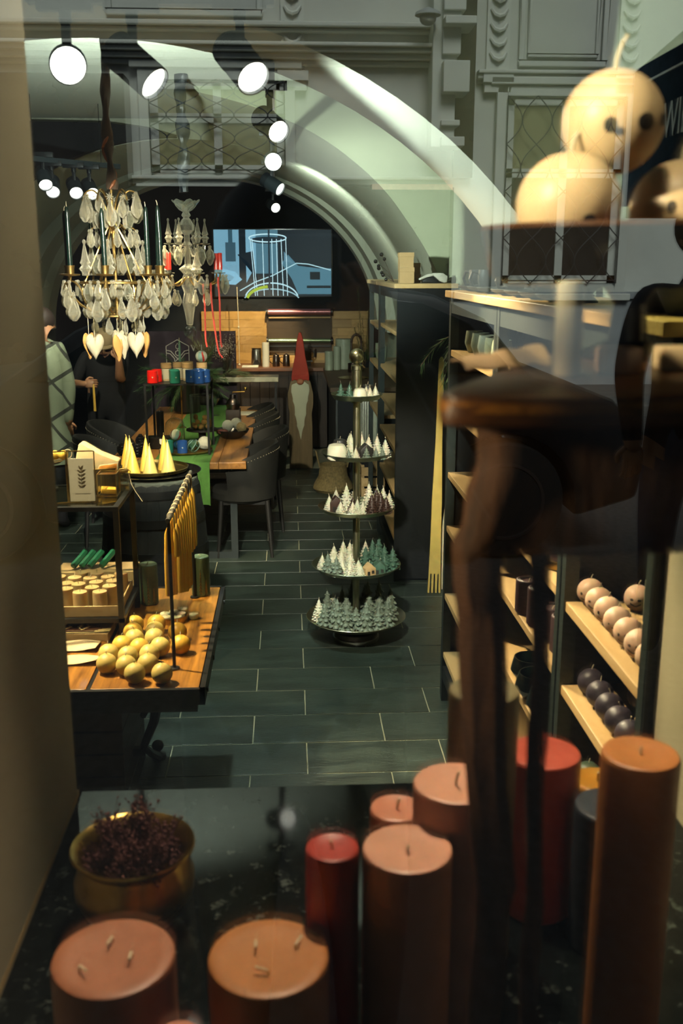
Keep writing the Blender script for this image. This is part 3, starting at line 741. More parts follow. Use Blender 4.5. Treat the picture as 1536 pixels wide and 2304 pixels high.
# navy fascia with lettering on the right side
fa = thing('fascia_board', 'navy fascia board with pale lettering high behind the beige ball candles', 'sign', (0.955, 1.9, 2.27))
MB().box(0, 0, 0, 0.06, 1.04, 0.355).build('board', M['navy_fascia'], fa, smooth=False)
MB().box(-0.004, 0, 0.305, 0.0, 1.02, 0.310).build('stripe', M['fascia_print'], fa, smooth=False)
def text_mesh(s, size, depth, m, name='lettering'):
    c = bpy.data.curves.new('lettering', 'FONT'); c.body = s; c.size = size; c.extrude = depth; c.resolution_u = 3
    o = bpy.data.objects.new('lettering', c); COL.objects.link(o)
    me = bpy.data.meshes.new_from_object(o.evaluated_get(bpy.context.evaluated_depsgraph_get()))
    bpy.data.objects.remove(o); me.name = name; me.materials.clear(); me.materials.append(m)
    return me
part('lettering', text_mesh('WIENER', 0.122, 0.002, M['fascia_print']), fa, (-0.001, 0.735, 0.148), (PI/2, 0, -PI/2), (0.74, 1, 1))
lg = MB()
hx = [(0.865 + 0.075*math.cos(PI/6 + PI/3*i), 0.19 + 0.09*math.sin(PI/6+PI/3*i)) for i in range(6)]
lg.tube([(-0.003, y, z) for y, z in hx], 0.004, 5, True)
lg.tube([(-0.003, 0.865, 0.235), (-0.003, 0.88, 0.20), (-0.003, 0.865, 0.185), (-0.003, 0.85, 0.20)], 0.003, 5, True)
lg.build('emblem', M['fascia_print'], fa)

# ---------------------------------------------------------------- window display on the granite board
SILL = 1.05
def wick_pts(h, lean, n=5):
    return [(lean[0]*(i/n)**2, lean[1]*(i/n)**2, h*i/n) for i in range(n+1)]
def pillar(label, loc, top, d, m, wick=(0.018, (0.004, 0)), wicks=((0, 0),), name='pillar_candle', group=None, wm='wick', n=40, concave=0.004, cat='candle'):
    h = top - loc[2]; r = d/2
    t = thing(name, label, cat, loc, R.uniform(0, 6) if len(wicks) == 1 else 0, group)
    b = min(0.006, r*0.15)
    MB().lathe([(0, 0), (r-b, 0), (r, b), (r, b+0.003), (r, h-b-0.012), (r, h-b-0.002), (r, h-b), (r-b*0.3, h-b*0.3), (r-b, h), (r*0.75, h-concave*0.4), (r*0.4, h-concave*0.8), (0, h-concave)], n,
               wob=lambda a, k: 1 + 0.006*math.sin(3*a)).build('wax_body', M[m], t)
    for wx, wy in wicks:
        hh = wick[0]
        if len(wicks) > 1:   # trimmed wicks lying over
            a = R.uniform(0, 6)
            MB().tube([(wx, wy, h-concave-0.002), (wx, wy, h+0.004), (wx+0.016*math.cos(a), wy+0.016*math.sin(a), h+0.006)], 0.0017, 6).build('wick', M[wm], t)
        else:
            MB().tube([(x, y, h-concave-0.002+z) for x, y, z in wick_pts(hh, wick[1])], 0.0018 if d > 0.05 else 0.0012, 6).build('wick', M[wm], t)
    return t
w3 = ((-0.022, -0.012), (0.026, -0.004), (-0.002, 0.026))
pillar('wide dull brown three-wick candle in front of the brass pot', (-0.224, 1.066, SILL), 1.283, 0.150, 'wax_brown', wicks=((-0.036, -0.022), (0.022, 0.0), (-0.006, 0.03)))
pillar('wide terracotta three-wick candle in the middle of the front row', (-0.035, 1.068, SILL), 1.274, 0.150, 'wax_rust', wicks=((0.0, -0.032), (0.034, 0.014), (-0.016, 0.024)))
pillar('big peach pillar candle standing nearest beside the slim red one', (0.146, 1.151, SILL), 1.366, 0.118, 'wax_pink', (0.014, (-0.010, 0.004)))
pillar('big pale peach pillar candle half behind the driftwood post, long wick', (0.222, 1.232, SILL), 1.413, 0.118, 'wax_pink', (0.028, (0.014, 0.0)))
pillar('small peach pillar candle tucked behind the two big peach ones', (0.150, 1.314, SILL), 1.329, 0.080, 'wax_rose', (0.020, (0.004, 0)))
pillar('slim deep red pillar candle left of the big peach one', (0.048, 1.150, SILL), 1.371, 0.070, 'wax_red', (0.012, (0.003, 0)))
pillar('olive brown pillar candle behind the driftwood post', (0.280, 1.345, SILL), 1.500, 0.104, 'wax_olive', (0.016, (0.004, 0)))
pillar('coral red pillar candle right of the driftwood post', (0.405, 1.461, SILL), 1.336, 0.120, 'wax_coral', (0.014, (0.004, 0)))
pillar('orange pillar candle partly hidden between the coral and rust ones', (0.511, 1.500, SILL), 1.262, 0.090, 'wax_orange', (0.02, (0.004, 0)))
pillar('rust brown pillar candle at the right edge above the slate one', (0.447, 1.154, SILL), 1.492, 0.100, 'wax_rust', (0.012, (0.004, 0)))
pillar('dark slate pillar candle between the rust brown and orange ones', (0.488, 1.364, SILL), 1.294, 0.110, 'wax_slate', (0.012, (0.01, 0)))
pillar('slim rose candle at the very bottom edge between the three-wick candles', (-0.134, 0.950, SILL), 1.264, 0.055, 'wax_rose', (0.008, (0.004, 0)))

# brass pot with dried flowers
pot = thing('brass_pot', 'round tarnished brass pot at the left end of the granite board', 'pot', (-0.262, 1.452, SILL))
MB().lathe([(0, 0), (0.05, 0), (0.058, 0.006), (0.082, 0.035), (0.096, 0.065), (0.097, 0.085), (0.088, 0.112), (0.083, 0.122), (0.087, 0.131), (0.098, 0.138),
            (0.100, 0.142), (0.098, 0.145), (0.088, 0.140), (0.080, 0.125), (0.084, 0.11), (0.09, 0.085), (0.088, 0.065), (0.076, 0.035), (0, 0.012)], 48,
           wob=lambda a, k: 1 + 0.008*math.sin(5*a + k)).build('body', M['brass'], pot)
fl = MB(); rr = random.Random(3)
for i in range(130):
    a = rr.uniform(0, 2*PI); d = 0.066*math.sqrt(rr.random())
    x, y = d*math.cos(a), d*math.sin(a); z0 = 0.03; h = 0.09 + 0.085*rr.random()**2 + 0.03*(1-d/0.07)
    dx, dy = rr.uniform(-.02, .02), rr.uniform(-.02, .02)
    fl.tube([(x*0.4, y*0.4, z0), (x, y, h*0.8), (x+dx, y+dy, h)], 0.0012, 4)
    for j in range(10):
        q = (x+dx+rr.gauss(0, .008), y+dy+rr.gauss(0, .008), h+rr.gauss(0, .009)); fl.tube([(x+dx*0.5, y+dy*0.5, h-0.02), q], 0.0006, 3)
        fl.ball(q, rr.uniform(.0012, .0032), 5, 4)
tag(fl.build('dried_flowers', M['dried'], loc=(-0.262, 1.452, SILL+0.01)), 'bunch of dried dusky pink flowers in the brass pot', 'flowers')

# driftwood stand with a live-edge slab, a dark tray on a foot and face candles
st = thing('driftwood_stand', 'driftwood stand with a live-edge slab on two gnarled posts', 'display stand', (0.22, 0.90, SILL))
rr = random.Random(11)
edge = [(-0.103, -0.105), (-0.03, -0.122), (0.05, -0.118), (0.13, -0.105), (0.26, -0.09), (0.34, -0.02), (0.36, 0.10), (0.30, 0.23), (0.21, 0.31), (0.10, 0.318), (0.045, 0.20), (-0.02, 0.07), (-0.085, -0.05)]
def smooth_loop(p, it=2):
    for _ in range(it):
        q = []
        for a, b in zip(p, p[1:] + p[:1]): q += [(a[0]*.75+b[0]*.25, a[1]*.75+b[1]*.25), (a[0]*.25+b[0]*.75, a[1]*.25+b[1]*.75)]
        p = q
    return p
lo = smooth_loop(edge)
g = MB(); n = len(lo); rings = []
for z, k in ((0.922, 0.94), (0.926, 0.99), (0.940, 1.0), (0.948, 0.985), (0.950, 0.95)):
    rings.append([(x*k + rr.uniform(-.0015, .0015), y*k + rr.uniform(-.0015, .0015), z) for x, y in lo])
b = 0; vs = [p for r_ in rings for p in r_]; fs = []
for k in range(4):
    for i in range(n): j = (i+1) % n; fs.append((k*n+i, k*n+j, (k+1)*n+j, (k+1)*n+i))
fs.append(tuple(range(n))[::-1]); fs.append(tuple(4*n+i for i in range(n))); g.add(vs, fs)
g.build('slab', M['slab_wood'], st)
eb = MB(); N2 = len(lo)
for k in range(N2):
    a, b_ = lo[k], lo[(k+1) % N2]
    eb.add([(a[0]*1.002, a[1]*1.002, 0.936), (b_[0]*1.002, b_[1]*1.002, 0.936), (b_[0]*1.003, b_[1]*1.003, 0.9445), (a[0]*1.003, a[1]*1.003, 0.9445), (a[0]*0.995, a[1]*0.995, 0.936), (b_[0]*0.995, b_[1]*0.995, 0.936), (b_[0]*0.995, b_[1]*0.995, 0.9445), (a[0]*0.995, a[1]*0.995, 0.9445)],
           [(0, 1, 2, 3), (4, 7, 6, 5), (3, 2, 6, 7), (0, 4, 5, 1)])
eb.build('lit_edge_band', M['table_wood'], st)  # brighter wood strip painting the light caught along the slab rim
def trunk(pts, rad, seed, name):
    rg = random.Random(seed); P = []; Q = []
    N = 34
    for i in range(N+1):
        t = i/N*(len(pts)-1); k = min(int(t), len(pts)-2); u = t-k
        a, b_ = pts[k], pts[k+1]; u2 = u*u*(3-2*u)
        P.append(tuple(a[j]+(b_[j]-a[j])*u2 for j in range(3))); Q.append((rad[k]+(rad[k+1]-rad[k])*u2)*(1+rg.uniform(-.05, .05)))
    m = MB().tube(P, Q, 14)
    m.v = [(x + 0.0022*math.sin(38*z+9*x*50), y + 0.0022*math.sin(31*z+400*x), z) for x, y, z in m.v]
    m.build(name, M['driftwood'], st)
trunk([(-0.028, -0.045, 0.0), (-0.030, -0.045, 0.30), (-0.024, -0.045, 0.46), (-0.040, -0.045, 0.60), (-0.047, -0.045, 0.74), (-0.052, -0.045, 0.80), (-0.030, -0.045, 0.88), (-0.026, -0.045, 0.925)],
      [0.018, 0.017, 0.0175, 0.0195, 0.021, 0.024, 0.028, 0.033], 1, 'post')
trunk([(0.020, -0.040, 0.0), (0.018, -0.040, 0.30), (0.012, -0.042, 0.60), (0.008, -0.042, 0.78), (-0.004, -0.042, 0.86), (-0.006, -0.042, 0.925)],
      [0.009, 0.009, 0.0085, 0.009, 0.020, 0.026], 2, 'post')
g = MB(); n = 12
g.prism([(-0.052, -0.062), (0.04, -0.068), (0.15, -0.06), (0.30, -0.03), (0.33, 0.06), (0.26, 0.19), (0.12, 0.22), (0.02, 0.10)], 0.80, 0.924)
g.build('apron', M['driftwood'], st, bevel=0.008)
trunk([(0.26, 0.10, 0.0), (0.275, 0.10, 0.5), (0.27, 0.10, 0.81)], [0.012, 0.011, 0.014], 5, 'post')

tr = thing('footed_tray', 'dark footed tray holding the large beige ball candles', 'tray', (0.385, 1.13, 2.0))
MB().lathe([(0, 0), (0.055, 0), (0.055, 0.008), (0.022, 0.02), (0.018, 0.06), (0.030, 0.078), (0, 0.078)], 28).build('foot', M['dark_gloss'], tr)
MB().lathe([(0, 0.078), (0.135, 0.080), (0.158, 0.090), (0.170, 0.142), (0.1665, 0.143), (0.158, 0.116), (0.14, 0.110), (0, 0.107)], 48).build('dish', M['dark_gloss'], tr)
MB().lathe([(0.1655, 0.140), (0.1705, 0.140), (0.1705, 0.1445), (0.1655, 0.1445)], 48).build('rim', M['slab_wood'], tr)
def face_ball(label, loc, r, m, face, rot, group=None, wl=0.022, big=True):
    t = thing('ball_candle', label, 'candle', loc, rot, group)
    s = 1 if big else 0
    MB().ball((0, 0, 0), r, 40 if big else 24, 24 if big else 16).build('wax_body', M[m], t)
    MB().tube([(x, y, r*0.985+z) for x, y, z in wick_pts(wl, (0.35*wl, 0))], 0.0026 if big else 0.0013, 8).build('wick', M['wick'], t)
    if face:
        f = MB()
        def pad(az, el, w, h):     # flat decal hugging the ball, az from the -y side
            c = Vector((math.sin(az)*math.cos(el), -math.cos(az)*math.cos(el), math.sin(el)))
            u = Vector((math.cos(az), math.sin(az), 0)); v = c.cross(u) * -1
            n_ = 12; vs = [c*r*1.006]
            for q in (0.5, 1.0): vs += [(c + (u*w*math.cos(2*PI*k/n_) + v*h*math.sin(2*PI*k/n_))*q).normalized()*r*(1.006 if q < 1 else 1.002) for k in range(n_)]
            f.add(vs, [(0, 1+k, 1+(k+1) % n_) for k in range(n_)] + [(1+k, 1+n_+k, 1+n_+(k+1) % n_, 1+(k+1) % n_) for k in range(n_)])
        if face == 'eyes':
            pad(-0.25, 0.02, 0.10, 0.13); pad(0.25, 0.02, 0.10, 0.13)
            for k in range(7): pad(-0.28+0.09*k, -0.34-0.10*math.sin(k/6*PI), 0.055, 0.045)
        elif face == 'grin':
            pad(-0.28, 0.1, 0.14, 0.10); pad(0.28, 0.1, 0.14, 0.10)
            for k in range(8): pad(-0.35+0.1*k, -0.22-0.16*math.sin(k/7*PI), 0.075, 0.08)
        elif face == 'top':
            pad(-0.62, -0.16, 0.13, 0.15); pad(-0.45, -0.28, 0.10, 0.08); pad(0.10, -0.10, 0.20, 0.17); pad(0.62, -0.02, 0.11, 0.13)
        elif face == 'wide':
            for k in range(8): pad(-0.75+0.17*k, -0.55-0.12*math.sin(k/7*PI), 0.15, 0.13)
            pad(-0.1, -0.30, 0.13, 0.12); pad(0.5, -0.34, 0.10, 0.10)
        elif face == 'dots':
            pad(-0.2, 0.0, 0.07, 0.07); pad(0.12, -0.25, 0.11, 0.07)
        f.build('painted_face', M['ink'], t, smooth=False, solid=0.0)
    return t
face_ball('large beige ball candle on top of the other two', (0.352, 1.128, 2.252), 0.0545, 'wax_beige', 'top', 0.28, wl=0.034)
face_ball('large beige ball candle at the left rim of the dark tray', (0.300, 1.097, 2.1635), 0.0555, 'wax_beige', 'wide', 0.25, wl=0.020)
face_ball('large beige ball candle cut by the right edge, on the dark tray', (0.448, 1.170, 2.1635), 0.0555, 'wax_beige', 'eyes', -0.25, wl=0.030)
pillar('tall cream pillar candle standing on the driftwood slab', (0.262, 0.935, 2.0), 2.088, 0.026, 'wax_cream', (0.006, (0, 0)))
def block(label, loc, size, m, rot=0.0):
    tag(MB().box(-size[0]/2, -size[1]/2, 0, size[0]/2, size[1]/2, size[2]).build('wax_bar', M[m], loc=loc, rot=(0, 0, rot), bevel=0.004), label, 'wax bar')
block('pale blush wax bar beside the cream pillar on the slab', (0.318, 0.955, 2.0), (0.038, 0.03, 0.026), 'wax_blush', 0.1)
block('amber wax bar near the right edge of the slab', (0.395, 0.985, 2.0), (0.055, 0.04, 0.024), 'wax_beige', -0.05)
# crumpled ribbon of pale cloth on the slab
rb = MB()
rb.grid(lambda u, v: (0.175 + 0.10*u, 0.98 + 0.10*v + 0.06*u, 2.0005 + 0.016*(1-abs(2*v-1)**1.5)*(0.35+0.65*u) + 0.0015*math.sin(19*u+6*v)), 22, 14)
tag(rb.build('folded_cloth', M['kraft'], solid=-0.002), 'folded pale cloth lying on the driftwood slab', 'cloth')

# ---------------------------------------------------------------- display table on the left
TZ = 0.75
dt = thing('display_table', 'industrial display table with oak boards and cast iron legs', 'table', (-1.1, 3.62, 0))
plank_x = ((-1.90, -1.43), (-1.42, -1.06), (-1.05, -0.684), (-0.670, -0.312))
for a, b in plank_x:
    MB().box(a, 3.085, 0.722, b, 4.150, 0.75).build('plank', M['table_wood'], dt, loc=(1.1, -3.62, 0), bevel=0.003, smooth=False)
g = MB()
for x0, y0, x1, y1 in ((-1.92, 3.066, -0.292, 3.083), (-1.92, 4.152, -0.292, 4.168), (-0.309, 3.066, -0.292, 4.168), (-0.684, 3.08, -0.670, 4.15)):
    g.box(x0+1.1, y0-3.62, 0.695, x1+1.1, y1-3.62, 0.7505 if x0 != -0.684 else 0.744)
g.box(-0.8, -0.53, 0.66, 0.78, -0.50, 0.70); g.box(-0.8, 0.50, 0.66, 0.78, 0.53, 0.70)
g.build('edge_frame', M['black_metal'], dt, smooth=False)
bolt = MB().cyl((0, 0, 0), 0.009, 0.006, 8, (0, PI/2, 0)).mesh('bolt', M['black_metal'])
for y in (-0.48, -0.2, 0.1, 0.42): part('bolt', bolt, dt, (0.808, y, 0.718))
def castleg(sx):
    g = MB()
    g.tube([(sx*0.62, -0.43, 0.69), (sx*0.63, -0.40, 0.655), (sx*0.60, -0.30, 0.52), (sx*0.52, -0.06, 0.30), (sx*0.50, 0.22, 0.13), (sx*0.505, 0.40, 0.02)], [0.020, 0.022, 0.017, 0.015, 0.017, 0.021], 8)
    g.tube([(sx*0.74, -0.44, 0.675), (sx*0.66, -0.43, 0.668), (sx*0.60, -0.42, 0.640), (sx*0.575, -0.38, 0.58)], [0.014, 0.018, 0.016, 0.012], 8)
    g.cyl((sx*0.505, 0.42, 0), 0.032, 0.02, 12); g.ball((sx*0.505, 0.40, 0.07), 0.026, 10, 8)
    g.ball((sx*0.66, -0.43, 0.66), 0.026, 10, 8)
    return g.build('leg', M['black_metal'], dt)
castleg(1); castleg(-1)
g = MB().bar((-0.55, 0.1, 0.2), (0.5, 0.1, 0.2), 0.03); g.build('stretcher', M['black_metal'], dt, smooth=False)
ub = thing('storage_chest', 'dark wooden chest pushed under the display table', 'chest', (-1.1, 3.6, 0))
for i in range(5): MB().box(-0.55, -0.10, 0.02+0.094*i, 0.452, 0.42, 0.02+0.094*i+0.088).build('plank', M['dark_wood'], ub, smooth=False, bevel=0.003)
MB().box(-0.56, -0.11, 0.488, 0.46, 0.43, 0.508).build('lid', M['dark_wood'], ub, smooth=False, bevel=0.003)

# honey coloured ball candles
ballpos = [[-0.636, 3.22], [-0.567, 3.2], [-0.528, 3.13], [-0.496, 3.213], [-0.437, 3.125], [-0.645, 3.309], [-0.574, 3.285], [-0.502, 3.298], [-0.473, 3.366], [-0.611, 3.388], [-0.545, 3.359], [-0.577, 3.453],
           [-0.505, 3.457], [-0.593, 3.523], [-0.513, 3.531], [-0.598, 3.602], [-0.516, 3.606], [-0.402, 3.385], [-0.427, 3.513]]
bl = ['front left one at the corner of the heap', 'second row, between the two front left ones', 'front one left of centre near the table edge', 'second row, right of centre',
      'front one nearest the iron rod foot', 'third row, outermost left', 'third row, left of centre', 'third row, right of centre', 'pale one right of the third row, beside the rod',
      'fourth row, outermost left in shade', 'shaded one in the middle of the heap', 'bright one in the fifth row, left', 'bright one in the fifth row, right', 'sixth row, left',
      'sixth row, right, below the tin', 'rearmost left in shade', 'rearmost right in shade, against the tin', 'deep orange one right of the rod', 'shaded amber one behind the rod']
for i, ((x, y), d) in enumerate(zip(ballpos, bl)):
    m = 'wax_honey' if i in (17, 18) else ('wax_amber' if i in (9, 10, 15, 16, 13) else 'wax_yellow')
    face_ball('honey yellow ball candle, ' + d if i < 17 else 'ball candle, ' + d, (x, y, TZ + 0.0355), 0.0355, m, None, R.uniform(0, 6), 'ball candles heaped on the display table', 0.012, False)

def green_pillar(label, loc):
    t = pillar(label, loc, loc[2] + 0.172, 0.076, 'wax_green', (0.014, (0.004, 0)), name='pillar_candle')
    g = MB(); rr = random.Random(int(loc[0]*1000))
    for k in range(3):      # embossed golden fir trees on the side facing the window
        az = -0.55 + 0.62*k; H = (0.07, 0.10, 0.055)[k]
        for j in range(7):
            z = 0.012 + H*j/7; w = 0.20*(1 - j/7.5)
            for s in (-1, 1):
                p = [Vector((math.sin(az+s*w*q)*0.0386, -math.cos(az+s*w*q)*0.0386, z + 0.012 - 0.010*q)) for q in (0, 0.5, 1)]
                g.tube(p, 0.0010, 4)
        g.tube([(math.sin(az)*0.0386, -math.cos(az)*0.0386, 0.004), (math.sin(az)*0.0386, -math.cos(az)*0.0386, 0.02+H)], 0.0009, 4)
    g.build('fir_relief', M['gold'], t, rot=(0, 0, -t.rotation_euler.z))
green_pillar('green pillar candle with golden fir relief beside the glass top stand leg', (-0.590, 3.948, TZ))
green_pillar('green pillar candle with golden fir relief behind the hanging dipped candles', (-0.386, 4.050, TZ))

# tin of tealights
tin = thing('tealight_tin', 'round shallow brass tin of cream tealights behind the ball candles', 'tin', (-0.470, 3.735, TZ))
MB().lathe([(0, 0), (0.056, 0), (0.058, 0.003), (0.058, 0.026), (0.056, 0.026), (0.055, 0.004), (0, 0.003)], 36).build('body', M['brass'], tin)
def tealight(label, loc, cup, group=None):
    t = thing('tealight', label, 'tealight', loc, R.uniform(0, 6), group)
    if cup: MB().lathe([(0, 0), (0.0215, 0), (0.0222, 0.024), (0.0208, 0.024), (0.020, 0.002), (0, 0.002)], 24).build('glass_cup', M['glass'], t)
    MB().cyl((0, 0, 0.0025), 0.0195, 0.017 if cup else 0.022, 24, bev=0.002).build('wax_body', M['wax_cream'], t)
    MB().tube([(0, 0, 0.018), (0.001, 0, 0.030)], 0.001, 5).build('wick', M['wick'], t)
for k in range(5):
    a = 2*PI*k/5 + 0.3; tealight('cream tealight in the round brass tin, at its ' + ('right rear', 'rear', 'left', 'front', 'right front')[k] + ' side', (-0.470+0.0335*math.cos(a), 3.735+0.0335*math.sin(a), TZ+0.004), False, 'tealights in the brass tin')
tealight('cream tealight in a clear cup right of the brass tin', (-0.390, 3.752, TZ), True)
tealight('cream tealight in a clear cup just behind the brass tin', (-0.440, 3.822, TZ), True)

# hanging rail of dipped candles
hr = thing('candle_rail', 'black iron hanging rail standing on the display table', 'rail', (-0.41, 3.63, TZ))
for y in (-0.385, 0.382):
    MB().tube([(0, y, 0.006), (0, y, 0.525), (0, y + (0.012 if y < 0 else -0.012), 0.533)], 0.0062, 8).build('post', M['black_metal'], hr)
    MB().cyl((0, y, 0), 0.019, 0.007, 20, bev=0.002).build('foot', M['black_metal'], hr)
MB().tube([(0, -0.40, 0.532), (0, 0.395, 0.532)], 0.0085, 10).build('crossbar', M['rod'], hr)
MB().ball((0, 0.40, 0.534), 0.009, 10, 6).build('end_knob', M['steel'], hr)
def dipped(label, y, l1, l2, m, group):
    t = thing('dipped_candle_pair', label, 'candle', (-0.41, y, TZ + 0.532), 0, group)
    for s, L in ((1, l1), (-1, l2)):
        x = s*0.0165; top = -0.045
        MB().tube([(x*0.75, 0, top), (x*0.9, 0.001, top-0.02), (x*1.05, 0.002*s, top-0.5*L), (x*1.05, 0, top-L+0.01), (x*1.05, 0, top-L)], [0.003, 0.0078, 0.0094, 0.0104, 0.0085], 10).build('taper', M[m], t)
    w = [(0.0125, 0, -0.045), (0.0112, 0, -0.012)] + [(0.0104*math.cos(a), 0.0016*math.sin(3*a), 0.0104*math.sin(a)) for a in [PI*k/8 for k in range(9)]] + [(-0.0112, 0, -0.012), (-0.0125, 0, -0.045)]
    MB().tube(w, 0.0017, 5).build('wick', M['string'], t)
    MB().tube([(0.0103*math.cos(k*PI/6), 0.004+0.0012*k/3, 0.0103*math.sin(k*PI/6)) for k in range(37)], 0.0015, 4).build('cord_wrap', M['string'], t)
for i, (y, a, b) in enumerate(((3.305, 0.10, 0.24), (3.37, 0.25, 0.26), (3.435, 0.27, 0.28), (3.50, 0.29, 0.30), (3.565, 0.31, 0.30), (3.63, 0.32, 0.33), (3.70, 0.33, 0.34), (3.78, 0.22, 0.23), (3.86, 0.23, 0.24), (3.94, 0.24, 0.24))):
    dipped(ORD[i] + ' pair of amber dipped candles on the rail, from the near end', y, a, b, ('wax_honey', 'wax_amber')[i % 2], 'dipped candles on the hanging rail')

# black frame stand with glass top and shelf
fs_ = thing('frame_stand', 'black square-bar stand with glass top on the display table', 'stand', (-0.94, 3.72, TZ))
for x in (0.308, -0.308):
    for y in (-0.19, 0.187):
        MB().box(x-0.010, y-0.010, 0, x+0.010, y+0.010, 0.497).build('leg', M['black_metal'], fs_, smooth=False)
g = MB()
for z in (0.497, 0.073):
    g.box(-0.318, -0.200, z, 0.318, -0.180, z+0.016); g.box(-0.318, 0.177, z, 0.318, 0.197, z+0.016)
    g.box(0.298, -0.18, z, 0.318, 0.177, z+0.016); g.box(-0.318, -0.18, z, -0.298, 0.177, z+0.016)
g.build('rail_frame', M['black_metal'], fs_, smooth=False)
MB().box(-0.298, -0.18, 0.503, 0.298, 0.177, 0.511).build('glass_top', M['glass'], fs_, smooth=False)
MB().box(-0.298, -0.18, 0.0735, 0.298, 0.177, 0.081).build('glass_shelf', M['glass'], fs_, smooth=False)
# tray of honeycomb pillars on the glass shelf
SH = TZ + 0.0815
ty = thing('wooden_tray', 'pale wooden tray full of honeycomb pillar candles', 'tray', (-0.81, 3.725, SH))
MB().box(-0.16, -0.155, 0, 0.16, 0.155, 0.006).build('base', M['pale_wood'], ty, smooth=False)
for a in ((-0.166, -0.161, 0.166, -0.154), (-0.166, 0.154, 0.166, 0.161), (0.159, -0.154, 0.166, 0.154), (-0.166, -0.154, -0.159, 0.154)):
    MB().box(a[0], a[1], 0.0, a[2], a[3], 0.042).build('side', M['pale_wood'], ty, smooth=False, bevel=0.002)
hc = MB().lathe([(0, 0), (0.026, 0)] + [(0.0272 if k % 2 else 0.0262, 0.002 + 0.078*k/26) for k in range(27)] + [(0.0262, 0.082), (0.022, 0.083), (0, 0.081)], 24).mesh('wax_body', M['wax_bees'])
hp = [(-0.795, 3.60), (-0.722, 3.602), (-0.855, 3.642), (-0.760, 3.655), (-0.697, 3.668), (-0.820, 3.70), (-0.757, 3.722), (-0.695, 3.735), (-0.868, 3.712), (-0.790, 3.775), (-0.724, 3.79), (-0.852, 3.785), (-0.68, 3.832), (-0.775, 3.838), (-0.84, 3.845), (-0.92, 3.62), (-0.925, 3.70), (-0.915, 3.80)]
for i, (x, y) in enumerate(hp):
    row = 'front' if y < 3.64 else 'second' if y < 3.68 else 'third' if y < 3.76 else 'rear'; rk_ = sorted((p for p in hp if ('front' if p[1] < 3.64 else 'second' if p[1] < 3.68 else 'third' if p[1] < 3.76 else 'rear') == row), key=lambda p: -p[0]).index((x, y))
    t = thing('honeycomb_candle', 'short cream honeycomb candle in the tray, ' + row + ' row, ' + ORD[rk_] + ' from the right', 'candle', (x, y, SH + 0.0065), R.uniform(0, 6), 'honeycomb pillars in the tray')
    part('wax_body', hc, t); MB().tube([(0, 0, 0.08), (0.001, 0, 0.088), (0.006, 0.003, 0.097)], 0.0011, 5).build('wick', M['wick'], t)
# emerald wax rods leaning behind the tray
cra = thing('card_box', 'flat pale card box with emerald wax rods behind the tray', 'box', (-0.80, 4.00, TZ))
MB().box(-0.16, -0.07, 0, 0.16, 0.07, 0.145).build('body', M['pale_wood'], cra, smooth=False, bevel=0.002)
for i, x in enumerate((-0.075, -0.041, -0.007, 0.040)):
    q = Vector((0.48, 0.72, 0.50)).to_track_quat('Z', 'Y').to_euler()
    tag(MB().lathe([(0.0, -0.045), (0.011, -0.045), (0.0125, -0.042), (0.0125, 0.042), (0.011, 0.045), (0, 0.045)], 12, wob=lambda a, k: 1+0.06*math.cos(6*a)).build('wax_rod', M['wax_sheet'], loc=(-0.80+x, 3.995, TZ+0.145+0.037), rot=q),
        'fluted emerald green wax rod on the card box, ' + ORD[i] + ' from the left', 'wax rod', 'emerald wax rods')
# boxes and paper at the table front
bx_ = thing('inlay_box', 'flat pale wooden box with maroon slats and lattice cutout', 'box', (-0.80, 3.59, TZ), -0.04)
MB().box(-0.16, -0.065, 0, 0.118, 0.065, 0.030).build('body', M['pale_wood'], bx_, smooth=False, bevel=0.003)
for i in range(5): MB().box(-0.15, -0.045+0.0165*i, 0.0302, 0.085-0.012*abs(i-2), -0.036+0.0165*i, 0.032).build('slat', M['maroon'], bx_, smooth=False)
g = MB()
for cx in (-0.055, 0.015):
    g.tube([(cx-0.022, 0, 0.0335), (cx, -0.036, 0.0335), (cx+0.022, 0, 0.0335), (cx, 0.036, 0.0335)], 0.004, 5, True)
g.build('lattice', M['pale_wood'], bx_)
def sheet(label, x0, y0, w, d, z, amp, m, rot):
    g = MB().grid(lambda u, v: (w*u, d*v, amp*(0.5+0.5*math.sin(7*u+3*v)) * (0.2+u) + amp*0.6*max(0, 0.3-v)*3*u), 20, 8)
    tag(g.build('wax_paper', M[m], loc=(x0, y0, z), rot=(0, 0, rot), solid=-0.0012), label, 'paper')
sheet('curling cream paper sheet lying in front of the inlay box', -0.96, 3.415, 0.25, 0.10, TZ+0.0025, 0.010, 'cream_paper', -0.02)
sheet('second curling cream paper sheet nearest the table front edge', -0.96, 3.285, 0.275, 0.075, TZ+0.0025, 0.012, 'cream_paper', 0.0)

# on the glass top: brass folding frame with leaf card, glass box, jar, bowl with wax wedge
GZ = TZ + 0.512
cf = thing('folding_frame', 'brass folding glass frame holding a white card with a leaf emblem', 'frame', (-0.765, 3.60, GZ), 0.03)
def fr_panel(x0, x1, h, ang, ox):
    g = MB(); w = 0.004
    for a, b in (((x0, 0, 0), (x0, 0, h)), ((x1, 0, 0), (x1, 0, h)), ((x0, 0, w/2), (x1, 0, w/2)), ((x0, 0, h), (x1, 0, h))): g.bar(a, b, w)
    return g
fr_panel(-0.045, 0.052, 0.192, 0, 0).build('frame', M['brass'], cf, smooth=False)
fr_panel(-0.16, 0.0, 0.192, 0, 0).build('frame', M['brass'], cf, smooth=False, loc=(-0.05, 0.0, 0), rot=(0, 0, 0.25))
MB().box(-0.155, -0.001, 0.004, -0.004, 0.001, 0.188).build('pane', M['glass'], cf, smooth=False, loc=(-0.05, 0.0, 0), rot=(0, 0, 0.25))
